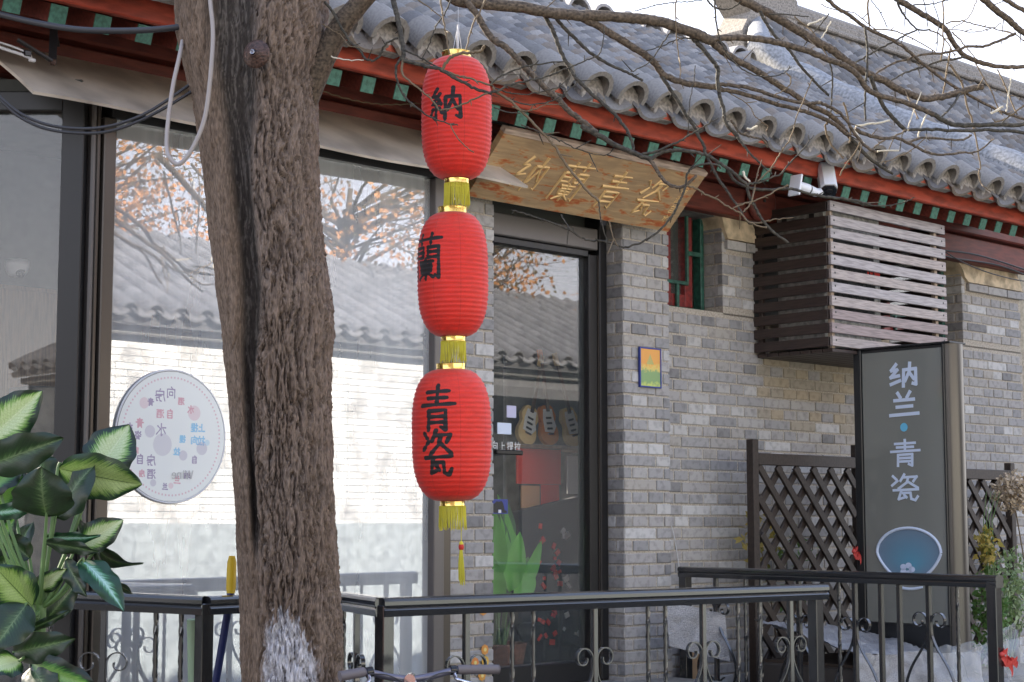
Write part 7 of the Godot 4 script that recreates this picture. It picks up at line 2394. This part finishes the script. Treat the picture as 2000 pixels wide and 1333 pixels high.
func build_opposite() -> void:
	# across the lane: a whitewashed brick wall with a tiled coping; the shop windows mirror it
	var o := thing("lane_wall", "whitewashed brick wall with tiled coping across the lane", "wall")
	var x0 := -9.0
	var x1 := 12.3
	var zw := 7.4
	var grey := thing("grey_lane_house", "grey walled house across the lane, left of the whitewashed wall", "house")
	part("wall", boxgeo(Vector3(-9.0, 0, zw), Vector3(1.98, 3.3, zw + 0.3)), M.interior_dark, grey)
	part("door", boxgeo(Vector3(-3.2, 0, zw - 0.06), Vector3(-2.0, 2.2, zw - 0.004), 0.01), M.dark_red, grey)
	x0 = 2.0
	part("core", boxgeo(Vector3(x0, 0, zw + 0.008), Vector3(x1, 3.3, zw + 0.35)), M.plinth, o)
	var mm := MultiMesh.new()
	mm.transform_format = MultiMesh.TRANSFORM_3D
	var bg := Geo.new()
	bg.box(Vector3(0, 0, 0.02), Vector3(0.244, 0.058, 0.04), Basis(), 0.003)
	mm.mesh = bg.mesh(M.white_wall)
	var tr := []
	for k in range(0, 50):
		var y := k * 0.063 + 0.0315
		var x := x0 + (0.125 if k % 2 else 0.0)
		while x < x1:
			tr.append(Transform3D(Basis(), Vector3(x, y, zw + rng.randf_range(-0.002, 0.001))))
			x += 0.25
	mm.instance_count = tr.size()
	for i in tr.size():
		mm.set_instance_transform(i, tr[i])
	var mi := MultiMeshInstance3D.new()
	mi.multimesh = mm
	mi.name = "brickwork"
	o.add_child(mi)
	stuff(mi)
	part("plinth", boxgeo(Vector3(x0, 0, zw - 0.03), Vector3(x1, 1.6, zw - 0.004)), M.plinth, o)
	x1 = 17.5
	x0 = -9.0
	# coping: tiles that slope towards the lane, laid on a ledge
	var g := Geo.new()
	g.box(Vector3((x0 + x1) * 0.5, 3.24, zw + 0.10), Vector3(x1 - x0, 0.07, 0.42), Basis(), 0.01)
	part("ledge", g, M.stone, o)
	var rp := Basis(Vector3.UP, PI)
	var s := deg_to_rad(24.0)
	var rb := rp * Basis(Vector3.RIGHT, Vector3(0, cos(s), sin(s)), Vector3(0, -sin(s), cos(s)))
	g = Geo.new()
	g.box(Vector3((x0 + x1) * 0.5, 3.30, zw - 0.22) + rb * Vector3(0, 0.0, -1.3), Vector3(x1 - x0, 0.06, 2.6), rb)
	for i in g.c.size():
		g.c[i] = Color(0.15, 0.15, 0.155)
	var roof := part("coping_slab", g, M.tile, o)
	x1 = 17.5
	for w in 2:
		var mt := MultiMesh.new()
		mt.transform_format = MultiMesh.TRANSFORM_3D
		mt.use_colors = true
		var tg := arc_tile(0.085, 0.014, 0.0, PI, 0.3, Color.WHITE, 0.95, 6) if w == 0 else arc_tile(0.13, 0.014, deg_to_rad(222), deg_to_rad(318), 0.3, Color.WHITE, 0.95, 5)
		mt.mesh = tg.mesh(M.tile)
		var nx := int((x1 - x0) / 0.25)
		mt.instance_count = nx * 17
		for r in 17:
			for k in nx:
				mt.set_instance_transform(r * nx + k, Transform3D(rb * Basis(Vector3.RIGHT, 0.06), Vector3(0, 3.34, zw - 0.25) + rb * Vector3(-(x0 + 0.1 + k * 0.25 + (0.125 if w else 0.0)), 0.03 if w == 0 else 0.14, -r * 0.15 + (0.05 if w and r == 0 else 0.0))))
				var t := rng.randf_range(0.8, 1.2)
				mt.set_instance_color(r * nx + k, Color(0.22 * t, 0.22 * t, 0.23 * t))
		var mo := MultiMeshInstance3D.new()
		mo.multimesh = mt
		mo.name = "coping_tiles"
		roof.add_child(mo, true)
		stuff(mo)
	# farther along: a dark gateway house
	var h := thing("gate_house", "dark timber gate house farther along the other side of the lane", "house")
	part("wall", boxgeo(Vector3(12.31, 0, 7.9), Vector3(19.0, 3.1, 8.3)), M.void, h)
	g = Geo.new()
	g.box(Vector3(15.6, 3.5, 8.2), Vector3(6.9, 0.12, 2.2), Basis(Vector3.RIGHT, -deg_to_rad(26.0)))
	for i in g.c.size():
		g.c[i] = Color(0.2, 0.2, 0.21)
	part("roof", g, M.tile, h)
	part("door", boxgeo(Vector3(13.6, 0, 7.85), Vector3(15.2, 2.5, 7.898)), M.wire, h)
	# trees beyond the wall still hold dry orange leaves
	for e in [[9.3, 11.0, 6.2, "bushy tree with dry orange leaves beyond the white wall"], [12.6, 10.6, 5.6, "second tree with dry orange leaves, beyond the wall's far end"], [15.6, 10.8, 5.8, "tree with dry leaves behind the gate house"], [5.6, 11.2, 6.4, "bare branched tree with few dry leaves, beyond the near end of the wall"], [-2.5, 11.5, 6.8, "broad dry tree beyond the wall, farthest from the gate house"]]:
		var t := thing("dry_tree", e[3], "tree", Vector3(e[0], 0, e[1]), "trees across the lane")
		g = Geo.new()
		g.tube([Vector3.ZERO, Vector3(0.05, 1.6, 0), Vector3(-0.05, 3.2, 0.1), Vector3(0.1, e[2], 0)], [0.17, 0.14, 0.11, 0.03], 12)
		part("trunk", g, M.branch_bark, t)
		var tips := []
		g = Geo.new()
		for i in 75:
			var y: float = rng.randf_range(2.6, e[2] - 0.3)
			var a := rng.randf() * TAU
			var l := rng.randf_range(0.7, 1.9)
			var p0 := Vector3(0, y, 0)
			var p1 := p0 + Vector3(cos(a) * l * 0.5, 0.25 * l, sin(a) * l * 0.5)
			var p2 := p0 + Vector3(cos(a + 0.3) * l, 0.35 * l + rng.randf_range(-0.2, 0.4), sin(a + 0.3) * l)
			g.tube([p0, p1, p2], [0.035, 0.018, 0.006], 5)
			for q in 4:
				var sp := p1.lerp(p2, rng.randf())
				var ep := sp + Vector3(rng.randfn(), rng.randfn() * 0.6, rng.randfn()) * 0.35
				g.tube([sp, ep], [0.008, 0.003], 4)
				tips.append(ep)
			tips.append(p2)
		part("branches", g, M.branch_bark, t)
		g = Geo.new()
		for p in tips:
			if p.y > e[2] - 1.1 and rng.randf() < 0.6:
				continue
			for q in 26:
				var c: Vector3 = p + Vector3(rng.randfn(), rng.randfn(), rng.randfn()) * 0.16
				var ax := Vector3(rng.randfn(), rng.randfn() - 0.5, rng.randfn()).normalized() * 0.075
				var sx := ax.cross(Vector3(rng.randfn(), rng.randfn(), rng.randfn())).normalized() * 0.025
				var b := g.v.size()
				var nn := ax.cross(sx).normalized()
				for z in [c, c + ax * 0.5 + sx, c + ax, c + ax * 0.5 - sx]:
					g.vert(z, nn)
				g.ix.append_array([b, b + 1, b + 2, b, b + 2, b + 3])
		stuff(part("leaves", g, M.dry_leaf, t))


func _ready() -> void:
	# camera
	var cam := Camera3D.new()
	cam.name = "camera"
	add_child(cam)
	cam.position = Vector3(0, 1.6, 6.200)
	cam.rotation_degrees = Vector3(6.0575, -43.9058, 0)
	cam.fov = 22.5047
	cam.near = 0.05
	cam.far = 900.0
	cam.current = true
	# pale winter sky, low sun behind the shop
	var we := WorldEnvironment.new()
	var env := Environment.new()
	var sky := Sky.new()
	var sm := ProceduralSkyMaterial.new()
	sm.sky_top_color = Color(0.50, 0.56, 0.68)
	sm.sky_horizon_color = Color(0.97, 0.95, 0.925)
	sm.sky_curve = 0.16
	sm.sky_energy_multiplier = 1.0
	sm.ground_bottom_color = Color(0.25, 0.24, 0.23)
	sm.ground_horizon_color = Color(0.62, 0.62, 0.62)
	sky.sky_material = sm
	env.background_mode = Environment.BG_SKY
	env.sky = sky
	env.background_energy_multiplier = 1.0
	env.tonemap_mode = Environment.TONE_MAPPER_LINEAR
	env.tonemap_exposure = 4.0
	env.sdfgi_enabled = true
	env.ssao_enabled = true
	env.ssil_enabled = true
	we.environment = env
	we.name = "environment"
	add_child(we)
	var sun := DirectionalLight3D.new()
	sun.name = "sun"
	sun.light_energy = 1.6
	sun.light_color = Color(1.0, 0.95, 0.87)
	sun.light_angular_distance = 0.5
	sun.shadow_enabled = true
	add_child(sun)
	# towards the sun: over the shop's roof, 22 degrees up
	sun.look_at_from_position(Vector3.ZERO, -Vector3(-0.12, 0.52, -0.97), Vector3.UP)

	rng.seed = 20240117
	fast.frequency = 1.0
	make_materials()
	mat("print_rose", lin(0.55, 0.22, 0.28), 0.6)
	make_brick_shapes()
	build_ground()
	var shop := thing("shop", "grey brick tile-roofed shop with a wide window and a glass door", "shop")
	build_walls(shop)
	build_roof(shop)
	build_bay(shop)
	build_door(shop)
	build_inside(shop)
	build_neighbour()
	build_opposite()
	build_tree()
	build_name_board()
	build_pylon()
	build_slatted_box()
	build_trellis("dark wooden trellis left of the standing sign", 7.52, 8.56, 0.28, 0.52, 1.985, 0.075)
	build_trellis("dark wooden trellis right of the standing sign", 9.35, 10.30, 0.28, 0.52, 1.945, 0.05)
	build_railings()
	build_lanterns()
	build_inside_things()
	build_dumb_cane()
	build_covers()
	build_side_plants()
	build_bicycle()
	build_tree_fittings()
	build_small_signs()
	build_oddments()
